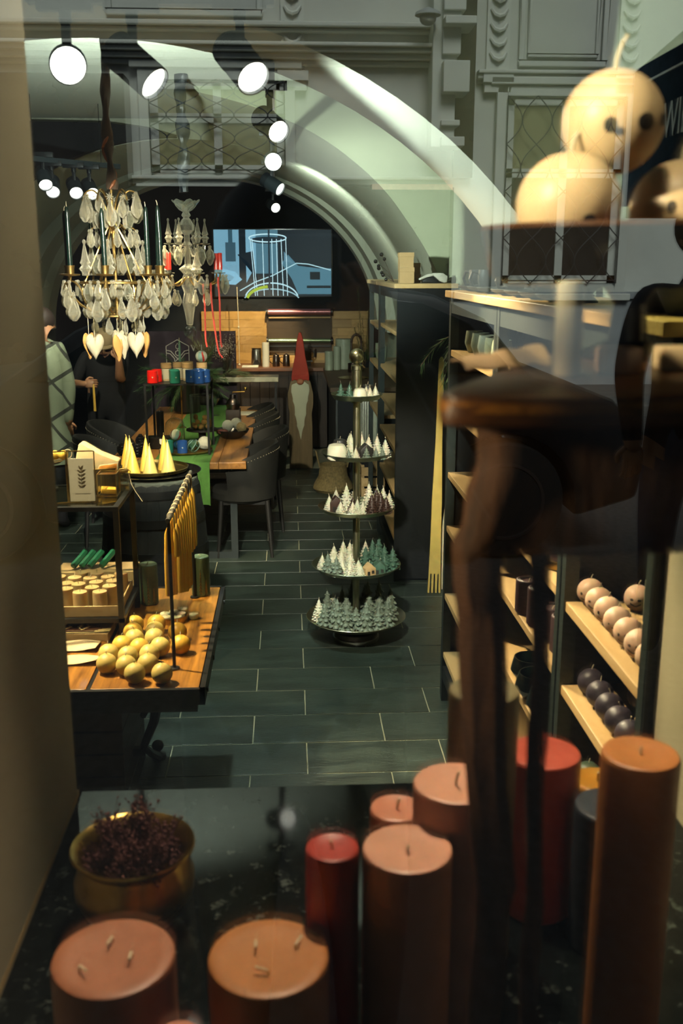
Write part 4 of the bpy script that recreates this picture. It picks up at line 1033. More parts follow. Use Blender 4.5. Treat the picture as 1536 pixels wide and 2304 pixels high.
card = MB().box(-0.041, -0.0015, 0.006, 0.048, 0.0015, 0.165).build('card', M['paper'], cf, smooth=False)
g = MB(); cx = 0.0035
g.tube([(cx, -0.002, 0.055), (cx, -0.002, 0.128)], 0.0008, 4)
def leaf(x, z, ang, L):
    ca, sa = math.cos(ang), math.sin(ang); pts = [(0, 0), (0.3, 0.22), (0.7, 0.2), (1, 0), (0.7, -0.1), (0.3, -0.12)]
    g.prism([(x + L*(p*ca - q*sa), z + L*(p*sa + q*ca)) for p, q in pts], -0.0024, -0.0014, 'y')
for k in range(5):
    z = 0.058 + 0.014*k
    leaf(cx, z, PI*0.2, 0.017); leaf(cx, z, PI*0.8, 0.017)
leaf(cx, 0.124, PI*0.36, 0.018); leaf(cx, 0.124, PI*0.64, 0.018)
g.box(-0.022, -0.0022, 0.0345, 0.034, -0.0015, 0.0353)
g.build('leaf_emblem', M['olive_bowl'], card, smooth=False)
gb = thing('glass_box', 'brass edged glass box glowing with amber wax beside the leaf card', 'glass box', (-0.690, 3.735, GZ))
g = MB(); e = 0.003
for x in (-0.035, 0.035):
    for y in (-0.04, 0.04): g.bar((x, y, 0), (x, y, 0.085), e)
for z in (e/2, 0.085):
    for x in (-0.035, 0.035): g.bar((x, -0.04, z), (x, 0.04, z), e)
    for y in (-0.04, 0.04): g.bar((-0.035, y, z), (0.035, y, z), e)
g.build('frame', M['brass'], gb, smooth=False)
MB().box(-0.033, -0.038, 0.003, 0.033, 0.038, 0.083).build('pane', M['glass'], gb, smooth=False)
wf_ = MB().obox((0, 0, 0.016), (0.058, 0.05, 0.02), (0, 0.12, 0.2)).build('wax_piece', M['wax_honey'], gb, bevel=0.003)
jr = thing('clip_jar', 'small clip-top glass jar at the corner of the glass top', 'jar', (-0.642, 3.80, GZ))
MB().lathe([(0, 0), (0.018, 0), (0.020, 0.003), (0.020, 0.062), (0.015, 0.072), (0.013, 0.072), (0.0175, 0.06), (0.0175, 0.004), (0, 0.004)], 24).build('body', M['glass'], jr)
MB().cyl((0, 0, 0.073), 0.018, 0.008, 20, bev=0.002).build('lid', M['brass'], jr)
MB().tube([(0.02, 0, 0.06), (0.026, 0, 0.075), (0.01, 0, 0.088), (-0.018, 0, 0.084)], 0.0018, 6).build('clasp', M['gold'], jr)
MB().tube([(0.02, -0.005, 0.066), (0.03, -0.02, 0.03), (0.045, -0.03, 0.004), (0.075, -0.06, -0.03)], 0.0009, 4).build('string', M['string'], jr)
bw = thing('oval_bowl', 'olive brown oval bowl holding a big pale wax wedge', 'bowl', (-0.752, 3.835, GZ+0.0))
MB().lathe([(0, 0), (0.075, 0), (0.085, 0.006), (0.098, 0.085), (0.100, 0.088), (0.097, 0.090), (0.093, 0.086), (0.080, 0.012), (0, 0.008)], 40).build('body', M['olive_bowl'], bw)
MB().tube([(0.098*math.cos(a), 0.098*math.sin(a), 0.089) for a in [2*PI*k/40 for k in range(40)]], 0.0026, 6, True).build('rim', M['brass'], bw)
bw.scale = (1.0, 0.62, 1.0)
wd = MB()
prof = [(-0.082, 0.0), (0.090, 0.0), (0.094, 0.052), (0.020, 0.080), (-0.045, 0.118), (-0.056, 0.116)]
wd.prism(prof, -0.035, 0.035, 'y')
wd.m = 1
wd.prism([(0.012, 0.0), (0.0905, 0.0), (0.0945, 0.050), (0.06, 0.044), (0.03, 0.040), (0.014, 0.034)], -0.0365, 0.0365, 'y')
tag(wd.build('wax_wedge', [M['wedge'], M['rind']], loc=(-0.755, 3.835, GZ+0.066), bevel=0.006, rot=(0, 0.03, 0)), 'pale wedge of wax with an orange rind lying in the oval bowl', 'wax')
fd = thing('footed_dish', 'dark footed dish carrying a twisted amber candle', 'dish', (-0.95, 3.84, GZ))
MB().lathe([(0, 0), (0.045, 0), (0.045, 0.006), (0.014, 0.014), (0.012, 0.09), (0.06, 0.104), (0.078, 0.116), (0.076, 0.118), (0.05, 0.108), (0, 0.104)], 32).build('dish', M['olive_bowl'], fd)
tw = MB(); N = 60
tw.v = []
vs = []; fs = []
for k in range(N+1):
    x = -0.075 + 0.15*k/N; ph = k/N*PI*5
    for i in range(16):
        a = 2*PI*i/16; r = 0.015*(1 + 0.22*math.cos(2*(a-ph))) * (0.75 if k in (0, N) else 1)
        vs.append((x, r*math.cos(a), 0.017 + r*math.sin(a)))
for k in range(N):
    for i in range(16): j = (i+1) % 16; fs.append((k*16+i, k*16+j, (k+1)*16+j, (k+1)*16+i))
fs += [tuple(range(16))[::-1], tuple(N*16+i for i in range(16))]
tc_ = thing('twisted_candle', 'twisted amber candle lying on the dark footed dish by the jamb', 'candle', (-0.935, 3.838, GZ+0.1185))
MB().add(vs, fs).build('wax_body', M['wax_amber'], tc_)
MB().tube([(0.075+0.018*math.cos(a)*(1-0.2*q), 0.004*q, 0.02+0.018*math.sin(a)) for q, a in [(k/24, 4*PI*k/24) for k in range(25)]], 0.0012, 5).build('wick', M['string'], tc_)

# barrel with plates and cone candles
ba = thing('barrel', 'old dark oak barrel behind the glass top stand', 'barrel', (-0.715, 5.10, 0))
def br_r(z): return 0.228 + 0.050*(1 - ((z-0.53)/0.53)**2)
NST = 26; st_me = MB(); vs = []; fs = []; K = 12
hw = PI/NST*0.985
for k in range(K+1):
    z = 0.02 + 1.03*k/K; r = br_r(z)
    for a, q in ((-hw, r), (0, r*1.004), (hw, r), (hw, r-0.024), (0, r-0.024), (-hw, r-0.024)): vs.append((q*math.cos(a), q*math.sin(a), z))
for k in range(K):
    for i in range(6): j = (i+1) % 6; fs.append((k*6+i, k*6+j, (k+1)*6+j, (k+1)*6+i))
fs += [(5, 4, 3, 2, 1, 0), tuple(K*6+i for i in range(6))]
st_me = MB().add(vs, fs).mesh('stave', M['barrel'], ang=50)
for i in range(NST): part('stave', st_me, ba, rot=(0, 0, 2*PI*i/NST))
for z, h in ((0.06, 0.05), (0.27, 0.045), (0.44, 0.045), (0.66, 0.045), (0.83, 0.045), (0.975, 0.04)):
    r0, r1 = br_r(z)+0.0035, br_r(z+h)+0.0035
    MB().lathe([(r0-0.004, 0), (r0, 0), (r1, h), (r1-0.004, h)], 48, (0, 0, z)).build('hoop', M['black_metal'], ba)
MB().lathe([(r_, z_) for r_, z_ in ((0.200, 1.035), (0.232, 1.035), (0.231, 1.052), (0.203, 1.052))], 52).build('rim', M['barrel_rim'], ba)
MB().cyl((0, 0, 1.0), 0.205, 0.024, 40).build('head', M['barrel'], ba)
p1 = thing('charger_plate', 'black charger plate on the barrel head', 'plate', (-0.715, 5.15, 1.0535))
MB().lathe([(0, 0), (0.19, 0), (0.245, 0.016), (0.247, 0.019), (0.243, 0.020), (0.19, 0.006), (0, 0.006)], 48).build('dish', M['dark_gloss'], p1)
p2 = thing('gilt_plate', 'gilt plate of yellow cone candles on the black charger', 'plate', (-0.73, 5.17, 1.060))
MB().lathe([(0, 0), (0.15, 0), (0.187, 0.010), (0.195, 0.026), (0.191, 0.028), (0.183, 0.015), (0.15, 0.006), (0, 0.006)], 48).build('dish', M['brass'], p2)
def cone(label, x, y, h, m):
    t = thing('cone_candle', label, 'candle', (x, y, 1.0665), R.uniform(0, 6), 'cone candles on the gilt plate')
    MB().lathe([(0, 0), (0.037, 0), (0.0385, 0.003), (0.004, h-0.006), (0, h)], 28).build('wax_body', M[m], t)
    MB().tube([(0, 0, h-0.006), (0.0005, 0, h+0.004), (0.004, 0.001, h+0.011)], 0.0015, 5).build('wick', M['wax_yellow'], t)
for d, x, y, h, m in (('front left, right of the wax wedge', -0.812, 5.09, 0.150, 'wax_amber'), ('front centre', -0.722, 5.075, 0.150, 'wax_yellow'), ('front right', -0.632, 5.10, 0.166, 'wax_yellow'),
                      ('tall one behind the front left', -0.838, 5.185, 0.172, 'wax_yellow'), ('tall one behind the front centre', -0.752, 5.165, 0.176, 'wax_amber'),
                      ('tall one behind the front right', -0.662, 5.195, 0.185, 'wax_amber'), ('orange one at the far left rim', -0.868, 5.27, 0.165, 'wax_honey')):
    cone('yellow cone candle, ' + d, x, y, h, m)

# ---------------------------------------------------------------- long dining table with runner, chairs and decorations
tb = thing('dining_table', 'long oak dining table with grey steel frame legs', 'table', (-0.81, 8.5, 0))
for i in range(5):
    a = -0.49 + 0.197*i
    MB().box(a, -1.49, 0.70, a+0.195, 1.48, 0.75).build('plank', M['dining_wood'], tb, bevel=0.004, smooth=False)
for y in (-1.33, 1.33):
    g = MB(); g.box(0.365, y-.03, 0, 0.415, y+.03, 0.70); g.box(-0.415, y-.03, 0, -0.365, y+.03, 0.70); g.box(-0.365, y-.03, 0, 0.365, y+.03, 0.05); g.box(-0.365, y-.03, 0.65, 0.365, y+.03, 0.70)
    g.build('leg_frame', M['frame_metal'], tb, smooth=False)
ru = MB(); N = 40
def run(u, v):
    x = -0.975 + 0.40*u
    L = v*3.36
    w = 0.010*math.sin(u*23 + 1.2*math.sin(v*40)) + 0.004*math.sin(u*61)
    if L < 0.31:  # hanging end
        d = (0.31 - L)/0.31
        return (x, 6.995 - 0.012 + w*d*1.6, 0.757 - (0.31 - L))
    return (x, 6.99 + (L - 0.31), 0.7535 + 0.0015*math.sin(u*9+L*4))
ru.grid(run, 28, 84)
tag(ru.build('table_runner', M['runner'], solid=-0.0015), 'green linen runner along the dining table, hanging over its near end', 'runner')

def tub_chair():
    t = thing('tub_chair', 'x', 'chair', (0, 0, 0), 0, 'tub chairs at the dining table')
    g = MB(); n = 24; vs = []; fs = []
    rows = 6
    def pt(u, v, off):
        a = math.radians(-118 + 236*u)           # back is towards +x
        top = 0.845 - 0.165*(abs(2*u-1))**2.2
        z = 0.44 + (top-0.44)*v
        r = 0.245 + 0.035*v + off
        return (r*math.cos(a)*0.95, r*math.sin(a), z)
    L = [(0.0, 0.0), (0.0, 0.5), (0.0, 0.92), (-0.012, 1.0), (-0.034, 1.0), (-0.046, 0.92), (-0.046, 0.5), (-0.046, 0.0)]
    for off, v in L:
        for i in range(n+1): vs.append(pt(i/n, v, off))
    m = n+1
    for k in range(len(L)-1):
        for i in range(n): fs.append((k*m+i, k*m+i+1, (k+1)*m+i+1, (k+1)*m+i))
    for i in range(n): fs.append(((len(L)-1)*m+i, (len(L)-1)*m+i+1, i+1, i))
    fs.append([k*m for k in range(len(L))]); fs.append([k*m+n for k in range(len(L))][::-1])
    g.add(vs, fs); g.build('backrest', M['velvet'], t)
    MB().lathe([(0, 0), (0.215, 0), (0.235, 0.02), (0.235, 0.065), (0.21, 0.09), (0, 0.098)], 32, (-0.02, 0, 0.42)).build('seat', M['velvet'], t)
    st_ = MB()
    for i in range(46):
        p = pt(i/45, 0.90, 0.001); st_.ball(p, 0.0032, 4, 3)
    s = st_.build('stitching', M['string'], t)
    for x in (-0.16, 0.16):
        for y in (-0.16, 0.16):
            MB().tube([(x*1.25, y*1.2, 0), (x*1.05, y, 0.43)], [0.012, 0.019], 10).build('leg', M['chair_leg'], t)
    MB().box(-0.17, -0.17, 0.40, 0.17, 0.17, 0.425).build('seat_frame', M['chair_leg'], t, smooth=False)
    return t
ch0 = tub_chair()
ch0.location = (-0.345, 7.34, 0); ch0['label'] = 'grey tub chair nearest the window on the right of the dining table'
for d, x, y, rz in (('second grey tub chair from the window, right of the dining table', -0.275, 8.06, 0.05), ('third grey tub chair from the window, right of the dining table', -0.355, 8.88, -0.06),
                ('rearmost grey tub chair on the right of the dining table', -0.41, 9.50, 0.02), ('grey tub chair left of the dining table, nearer to the barrel', -1.42, 7.72, PI+0.2),
                ('grey tub chair left of the dining table, beside the person in black', -1.45, 8.42, PI-0.15)):
    dup(ch0, d, (x, y, 0), (0, 0, rz), 'tub chairs at the dining table')

# black rack on the table
rk = thing('table_rack', 'black metal rack standing on the green runner of the dining table', 'rack', (-0.825, 7.52, 0.756))
for x in (-0.225, 0.225):
    for y in (-0.215, 0.215): MB().box(x-.008, y-.008, 0, x+.008, y+.008, 0.515).build('leg', M['black_metal'], rk, smooth=False)
MB().box(-0.235, -0.225, 0.512, 0.235, 0.225, 0.522).build('top_plate', M['black_metal'], rk, smooth=False)
RT = 0.756 + 0.5225
def votive(label, x, y, z, m, group):
    t = thing('votive_glass', label, 'candle glass', (x, y, z), R.uniform(-.2, .2), group)
    MB().lathe([(0, 0), (0.035, 0), (0.0385, 0.004), (0.0385, 0.090), (0.0355, 0.092), (0.0345, 0.09), (0.0345, 0.065), (0, 0.065)], 28).build('glass', M[m], t)
    s = MB()
    for k in range(8):
        a = PI/4*k; s.tube([(0, 0, 0), (0.0075*math.cos(a), 0, 0.0075*math.sin(a))], [0.0012, 0.0004], 4)
    s.build('star', M['paper'], t, loc=(0.005, -0.0388, 0.045), rot=(0, 0, 0))
G_ = 'star votive glasses on the table rack'
votive('bright red star votive glass at the left front of the rack', -1.000, 7.36, RT, 'red_glaze', G_)
votive('red star votive glass just behind the front red one', -0.978, 7.445, RT, 'red_glaze', G_)
votive('teal green star votive glass at the rack front', -0.835, 7.35, RT, 'teal_glaze', G_)
votive('teal green star votive glass behind the front teal one', -0.850, 7.435, RT, 'teal_glaze', G_)
votive('blue star votive glass, leftmost of the blue ones', -0.725, 7.39, RT, 'blue_glaze', G_)
votive('blue star votive glass, front one in the middle of the blues', -0.660, 7.33, RT, 'blue_glaze', G_)
votive('blue star votive glass, behind the middle blue one', -0.676, 7.47, RT, 'blue_glaze', G_)
votive('blue star votive glass at the right end of the rack', -0.622, 7.415, RT, 'blue_glaze', G_)
def corkjar(label, x, y):
    t = thing('cork_jar', label, 'jar', (x, y, RT), 0, 'white candle jars with cork lids')
    MB().lathe([(0, 0), (0.036, 0), (0.038, 0.003), (0.038, 0.088), (0.035, 0.090), (0, 0.090)], 28).build('body', M['paper'], t)
    MB().lathe([(0, 0.088), (0.034, 0.088), (0.041, 0.094), (0.041, 0.128), (0.038, 0.131), (0, 0.131)], 28).build('cork_lid', M['kraft'], t)
    MB().lathe([(0.0384, 0.006), (0.0388, 0.006), (0.0388, 0.012), (0.0384, 0.012)], 28).build('label_band', M['kraft'], t)
corkjar('white cork-lidded jar right of the red votive glasses', -0.918, 7.53); corkjar('white cork-lidded jar behind the teal votive glasses', -0.838, 7.60)
corkjar('white cork-lidded jar in the centre between teal and blue', -0.760, 7.545); corkjar('rear cork-lidded jar behind the centre of the rack', -0.770, 7.655); corkjar('white cork-lidded jar carrying the striped ball', -0.657, 7.565)
def striped(label, loc, r, rot):
    t = thing('striped_ball', label, 'ornament', loc, rot)
    n = 48; g = MB(); vs = []; fs = []; m = 20
    g.ball((0, 0, 0), r, n, m)
    g.fm = []
    pal = [0]*7 + [1]*5 + [2]*3 + [0]*8 + [3]*3 + [0]*7 + [1]*6 + [2]*3 + [0]*6
    for k in range(m):
        for i in range(n): g.fm.append(pal[(i + k//2) % n])
    g.build('body', [M['yarn_white'], M['aqua'], M['red_paint'], M['maroon']], t)
striped('striped papier ball with red and aqua bands on a cork jar', (-0.657, 7.565, RT+0.131+0.044), 0.044, (0.3, 0.1, 0.5))

# tray with dome and candles under the rack
TT = 0.7565
gt = thing('gilt_tray', 'round gilt tray on the runner under the rack', 'tray', (-0.785, 7.44, TT))
MB().lathe([(0, 0), (0.185, 0), (0.198, 0.012), (0.202, 0.014), (0.198, 0.017), (0.183, 0.006), (0, 0.006)], 48).build('dish', M['brass'], gt)
TG = TT + 0.0065
dm = thing('glass_dome', 'glass bell jar over a striped ball on the gilt tray', 'bell jar', (-0.865, 7.475, TG))
MB().lathe([(0.072, 0), (0.074, 0), (0.074, 0.175), (0.068, 0.205), (0.05, 0.228), (0.025, 0.24), (0, 0.243)] , 36).build('dome', M['glass'], dm)
MB().lathe([(0, 0), (0.069, 0), (0.069, 0.010), (0, 0.010)], 32).build('base', M['dark_wood'], dm)
MB().ball((0, 0, 0.245), 0.010, 12, 8).build('knob', M['glass'], dm)
striped('striped ball with a red band inside the glass bell jar', (-0.862, 7.475, TG+0.01+0.105), 0.042, (0.5, 0.6, 1.2))
tag(MB().ball((0, 0, 0.03), 0.030, 20, 12).build('glass_bauble', M['deepblue_glaze'], loc=(-0.852, 7.465, TG+0.0105)), 'dark blue bauble at the bottom of the glass bell jar', 'ornament')
votive('dark green star votive glass on the gilt tray', -0.905, 7.345, TG, 'teal_glaze', None)
votive('dark blue star votive glass on the gilt tray beside the green one', -0.800, 7.335, TG, 'blue_glaze', None)
gb2 = thing('glass_ball', 'aqua tinted glass ball with white streaks on the gilt tray', 'ornament', (-0.722, 7.39, TG+0.046))
MB().ball((0, 0, 0), 0.046, 28, 18).build('body', M['green_glass'], gb2)
g = MB()
for k in range(5):
    g.tube([(0.0462*math.sin(t)*math.cos(k*1.2+t*0.8), 0.0462*math.sin(t)*math.sin(k*1.2+t*0.8), -0.0462*math.cos(t)) for t in [0.3+2.4*q/12 for q in range(13)]], 0.0022, 4)
g.build('streaks', M['aqua'], gb2)
def yarn(label, loc, r, m):
    g = MB().ball((0, 0, 0), r, 24, 16); rr = random.Random(int(r*9999))
    for k in range(16):
        q = Euler((rr.uniform(0, 3), rr.uniform(0, 3), rr.uniform(0, 3))).to_matrix()
        g.tube([q @ Vector((r*1.005*math.cos(a), r*1.005*math.sin(a), 0.15*r)) for a in [2*PI*i/28 for i in range(28)]], r*0.035, 4, True)
    tag(g.build('yarn_ball', M[m], loc=loc), label, 'ornament')
yarn('white yarn ball at the right side of the gilt tray', (-0.648, 7.475, TG+0.050), 0.048, 'yarn_white')
yarn('small grey white yarn ball behind the blue votive on the tray', (-0.745, 7.515, TG+0.034), 0.033, 'yarn_white')
# glass cylinder with walnuts on a wooden stand
wp = thing('cake_stand', 'low dark wooden stand under the glass cylinder', 'stand', (-0.700, 7.90, TT))
MB().lathe([(0, 0), (0.07, 0), (0.07, 0.01), (0.03, 0.02), (0.03, 0.075), (0.125, 0.085), (0.125, 0.098), (0, 0.098)], 36).build('body', M['dark_wood'], wp)
gc = thing('glass_cylinder', 'tall clear glass cylinder of walnuts behind the rack', 'vase', (-0.700, 7.90, TT+0.0985))
MB().lathe([(0, 0), (0.092, 0), (0.092, 0.265), (0.089, 0.265), (0.0885, 0.004), (0, 0.004)], 40).build('body', M['glass'], gc)
MB().tube([(0.0905*math.cos(a), 0.0905*math.sin(a), 0.265) for a in [2*PI*k/40 for k in range(40)]], 0.0022, 6, True).build('rim', M['glass'], gc)
wn = MB().ball((0, 0, 0), 0.023, 16, 10, (1, 0.86, 0.9), lambda a, t: 1 + 0.05*math.sin(5*a+3*t)*math.sin(t) + (0.06 if abs(math.sin(a)) < 0.2 else 0)).mesh('walnut', M['walnut'])
wi = 0
for x, y, z in ((-0.05, -0.04, 0), (0.0, -0.06, 0), (0.05, -0.04, 0), (0.06, 0.01, 0), (-0.06, 0.01, 0), (0.0, 0.0, 0), (-0.03, -0.05, 0.036), (0.022, -0.05, 0.036), (0.06, -0.022, 0.036), (0.03, -0.045, 0.072), (-0.045, -0.03, 0.074)):
    o = bpy.data.objects.new('walnut', wn); COL.objects.link(o); o.location = (-0.700+x, 7.90+y, TT+0.103+0.0215+z); o.rotation_euler = (R.uniform(0, 3), R.uniform(0, 3), R.uniform(0, 3))
    tag(o, 'walnut inside the tall clear glass cylinder', 'walnut', 'walnuts in the glass cylinder')
for i, (x, y) in enumerate(((-0.825, 7.66), (-0.770, 7.68), (-0.715, 7.66), (-0.745, 7.62))):
    o = bpy.data.objects.new('walnut', wn); COL.objects.link(o); o.location = (x, y, TT+0.0205); o.rotation_euler = (0.3*i, 0, i)
    tag(o, 'walnut lying loose on the runner behind the gilt tray', 'walnut', 'walnuts on the runner')
pillar('black pillar candle on the dining table behind the bell jar', (-1.035, 7.95, 0.7505), 0.99, 0.062, 'wax_dark', (0.012, (0.004, 0)))
lb = thing('label_box', 'dark gift box with a white shield label under the rack', 'box', (-1.005, 7.62, TT))
MB().box(-0.085, -0.06, 0, 0.085, 0.06, 0.085).build('body', M['dark_gloss'], lb, smooth=False, bevel=0.003)
MB().prism([(-0.02, 0.075), (0.02, 0.075), (0.02, 0.04), (0, 0.024), (-0.02, 0.04)], -0.0615, -0.0602, 'y').build('shield_label', M['paper'], lb, smooth=False, loc=(0.03, 0, 0))
# pine cones on the left of the table
pc = MB()
for j in range(9):
    t_ = j/8; z = 0.006+0.075*t_; r = 0.030*math.sin(PI*(0.18+0.78*t_))
    for k in range(9):
        a = 2*PI*k/9 + j*0.35
        pc.obox((r*math.cos(a), r*math.sin(a), z), (0.016, 0.014, 0.005), (0.0, -0.5, a))
pc.lathe([(0, 0), (0.016, 0.01), (0.02, 0.04), (0.006, 0.085), (0, 0.085)], 10)
pcm = pc.mesh('pine_cone', M['dark_gloss'], smooth=False)
for i, (x, y) in enumerate(((-1.12, 7.25), (-1.18, 7.40), (-1.22, 7.55), (-1.10, 7.38), (-1.16, 7.70), (-1.24, 7.32))):
    o = bpy.data.objects.new('pine_cone', pcm); COL.objects.link(o); o.location = (x, y, 0.7515); o.rotation_euler = (0, 0, i); o.scale = (1.1,)*3
    tag(o, 'dark pine cone on the left end of the dining table', 'pine cone', 'pine cones on the dining table')

# dark bowl of baubles, grinder, wine glass, napkin
db = thing('bauble_bowl', 'wide dark bowl of baubles at the right side of the dining table', 'bowl', (-0.475, 8.06, 0.7505))
MB().lathe([(0, 0), (0.07, 0), (0.08, 0.005), (0.128, 0.045), (0.142, 0.072), (0.139, 0.074), (0.12, 0.05), (0.075, 0.012), (0, 0.010)], 40).build('body', M['dark_gloss'], db)
yarn('pale grey yarn ball in the dark bauble bowl, front left', (-0.505, 8.045, 0.855), 0.044, 'yarn_grey')
yarn('grey yarn ball in the dark bauble bowl, behind', (-0.44, 8.125, 0.86), 0.0445, 'yarn_grey')
yarn('brownish yarn ball at the right rim of the bauble bowl', (-0.395, 8.04, 0.843), 0.040, 'basket')
tag(MB().ball((0, 0, 0), 0.036, 20, 12, (1.3, 1, 0.6)).build('red_bauble', M['maroon'], loc=(-0.545, 7.985, 0.815)), 'dull red flattened bauble at the left rim of the dark bowl', 'ornament')
cg = thing('coffee_grinder', 'old hand coffee grinder with crank on the dining table', 'grinder', (-0.515, 9.05, 0.7505))
MB().box(-0.065, -0.065, 0, 0.065, 0.065, 0.10).build('box', M['dark_wood'], cg, bevel=0.004)
MB().lathe([(0.055, 0.10), (0.066, 0.145), (0.066, 0.15), (0.045, 0.185), (0.030, 0.20), (0.028, 0.235), (0, 0.24)], 28).build('hopper', M['gun'], cg)
g = MB().tube([(0, 0, 0.235), (0, 0, 0.255), (0.11, 0, 0.258)], 0.006, 8); g.build('crank', M['brass'], cg)
MB().ball((0.115, 0, 0.285), 0.018, 14, 10).build('knob', M['brass'], cg)
wg = thing('wine_glass', 'empty wine glass on the runner beside the coffee grinder', 'glass', (-0.690, 9.3, 0.7575))
MB().lathe([(0, 0), (0.036, 0), (0.034, 0.003), (0.005, 0.008), (0.004, 0.10), (0.012, 0.115), (0.035, 0.145), (0.043, 0.18), (0.036, 0.235), (0.035, 0.235), (0.041, 0.18), (0.033, 0.148), (0, 0.12)], 32).build('body', M['glass'], wg)
tag(MB().box(-0.07, -0.11, 0, 0.09, 0.11, 0.010).build('napkin', M['paper'], loc=(-0.42, 9.45, 0.7505), bevel=0.003), 'folded white napkin at the far right corner of the dining table', 'napkin')
cs = thing('taper_holder', 'slim brass taper holder left of the rack', 'candlestick', (-0.93, 8.6, 0.7505))
MB().lathe([(0, 0), (0.045, 0), (0.04, 0.006), (0.006, 0.014), (0.005, 0.50), (0.012, 0.51), (0.016, 0.525), (0.016, 0.545), (0.012, 0.545), (0.011, 0.53), (0, 0.53)], 20).build('stem', M['brass'], cs)
def taper(name, label, loc, h, m, r=0.0105, group=None, bend=0.0):
    t = thing(name, label, 'candle', loc, R.uniform(0, 6), group)
    MB().tube([(0, 0, 0), (0, 0, h*0.5), (bend, 0, h*0.9), (bend, 0, h-0.012), (bend, 0, h)], [r, r*0.98, r*0.84, r*0.7, r*0.3], 12).build('wax_body', M[m], t)
    MB().tube([(bend, 0, h-0.003), (bend+0.0005, 0.001, h+0.010), (bend+0.005, 0.002, h+0.022)], 0.0013, 5).build('wick', M['wick'], t)
    return t
taper('taper_candle', 'single green taper candle in the slim brass holder', (-0.93, 8.6, 1.281), 0.22, 'wax_fir')

# ---------------------------------------------------------------- kitchen at the back wall
kw = thing('wall_panel', 'oak parquet splashback panel lit behind the kitchen counter', 'panel', (-0.22, 12.27, 0.9))
rr = random.Random(5)
for k in range(7):
    x = -0.83 - rr.uniform(0, 0.3)
    while x < 0.98:
        L = rr.uniform(0.28, 0.62); a, b = max(x, -0.83), min(x+L, 1.18)
        if b - a > 0.03: MB().box(a+.0008, -0.012-rr.uniform(0, .0015), 0.002+0.0985*k, b-.0008, 0.02, 0.0995*(k+1)-0.0015*k).build('plank', M['kitchen_wood'], kw, smooth=False)
        x += L
ko = thing('kitchen_counter', 'kitchen counter with dark plank front and reddish worktop', 'counter', (-0.15, 11.6, 0))
MB().box(-0.80, 0.02, 0.93, 0.62, 0.66, 0.97).build('worktop', M['counter_wood'], ko, smooth=False, bevel=0.004)
MB().box(-0.76, 0.09, 0.02, 0.58, 0.64, 0.93).build('carcass', M['dark_plastic'], ko, smooth=False)
for i in range(12): MB().box(-0.76+0.1125*i+.002, 0.066, 0.04, -0.76+0.1125*(i+1)-.002, 0.09, 0.925).build('plank', M['dark_wood'], ko, smooth=False, bevel=0.003)
k2 = thing('sink_counter', 'dark side counter with sink running towards the tiered stand', 'counter', (0.75, 10.5, 0))
MB().box(-0.36, -0.90, 0.93, 0.33, 1.05, 0.975).build('worktop', M['brown_board'], k2, smooth=False, bevel=0.004)
MB().box(-0.30, -0.85, 0.02, 0.33, 1.05, 0.93).build('carcass', M['navy'], k2, smooth=False)
MB().box(-0.304, -0.86, 0.0, -0.285, -0.84, 0.93).build('corner_strip', M['frame_metal'], k2, smooth=False)
MB().lathe([(0.10, 0), (0.16, 0), (0.165, 0.004), (0.155, 0.007), (0.11, 0.004)], 36, (-0.08, -0.05, 0.976)).build('sink_rim', M['brass'], k2)
fc = thing('kitchen_tap', 'black spring-neck kitchen tap at the sink', 'tap', (0.80, 11.15, 0.976))
MB().tube([(0, 0, 0), (0, 0, 0.32)] + [(-0.055+0.055*math.cos(a), 0, 0.32+0.085*math.sin(a)) for a in [PI*k/10 for k in range(1, 11)]] + [(-0.11, 0, 0.22)], 0.011, 10).build('neck', M['gun'], fc)
g = MB()
for k in range(22):
    a = PI*k/21; g.tube([(-0.055+0.055*math.cos(a)+0.016*math.cos(b)*math.cos(a), 0.016*math.sin(b), 0.32+0.085*math.sin(a)+0.016*math.cos(b)*math.sin(a)) for b in [2*PI*i/10 for i in range(10)]], 0.0028, 4, True)
g.build('spring', M['dark_gloss'], fc); MB().cyl((0, 0, 0), 0.022, 0.05, 16).build('base', M['gun'], fc)
MB().tube([(-0.11, 0, 0.22), (-0.11, 0, 0.15)], 0.017, 10).build('spray_head', M['gun'], fc)
for i, (x, y, h, d, lb_) in enumerate(((0.445, 11.25, 0.215, 0.095, 'left front'), (0.535, 11.30, 0.265, 0.085, 'slim middle'), (0.62, 11.42, 0.34, 0.19, 'wide rear'), )):
    pillar('sage green pillar candle on the sink counter, ' + lb_ + ' one', (x, y, 0.9755), 0.9755+h, d, 'celadon', (0.014, (0.004, 0)), wm='wick_dark')
tag(MB().lathe([(0, 0), (0.05, 0), (0.055, 0.01), (0.055, 0.10), (0.052, 0.10), (0.05, 0.012), (0, 0.01)], 24).build('steel_beaker', M['gun'], loc=(0.70, 11.05, 0.9755)), 'small dark steel beaker beside the tap', 'beaker')

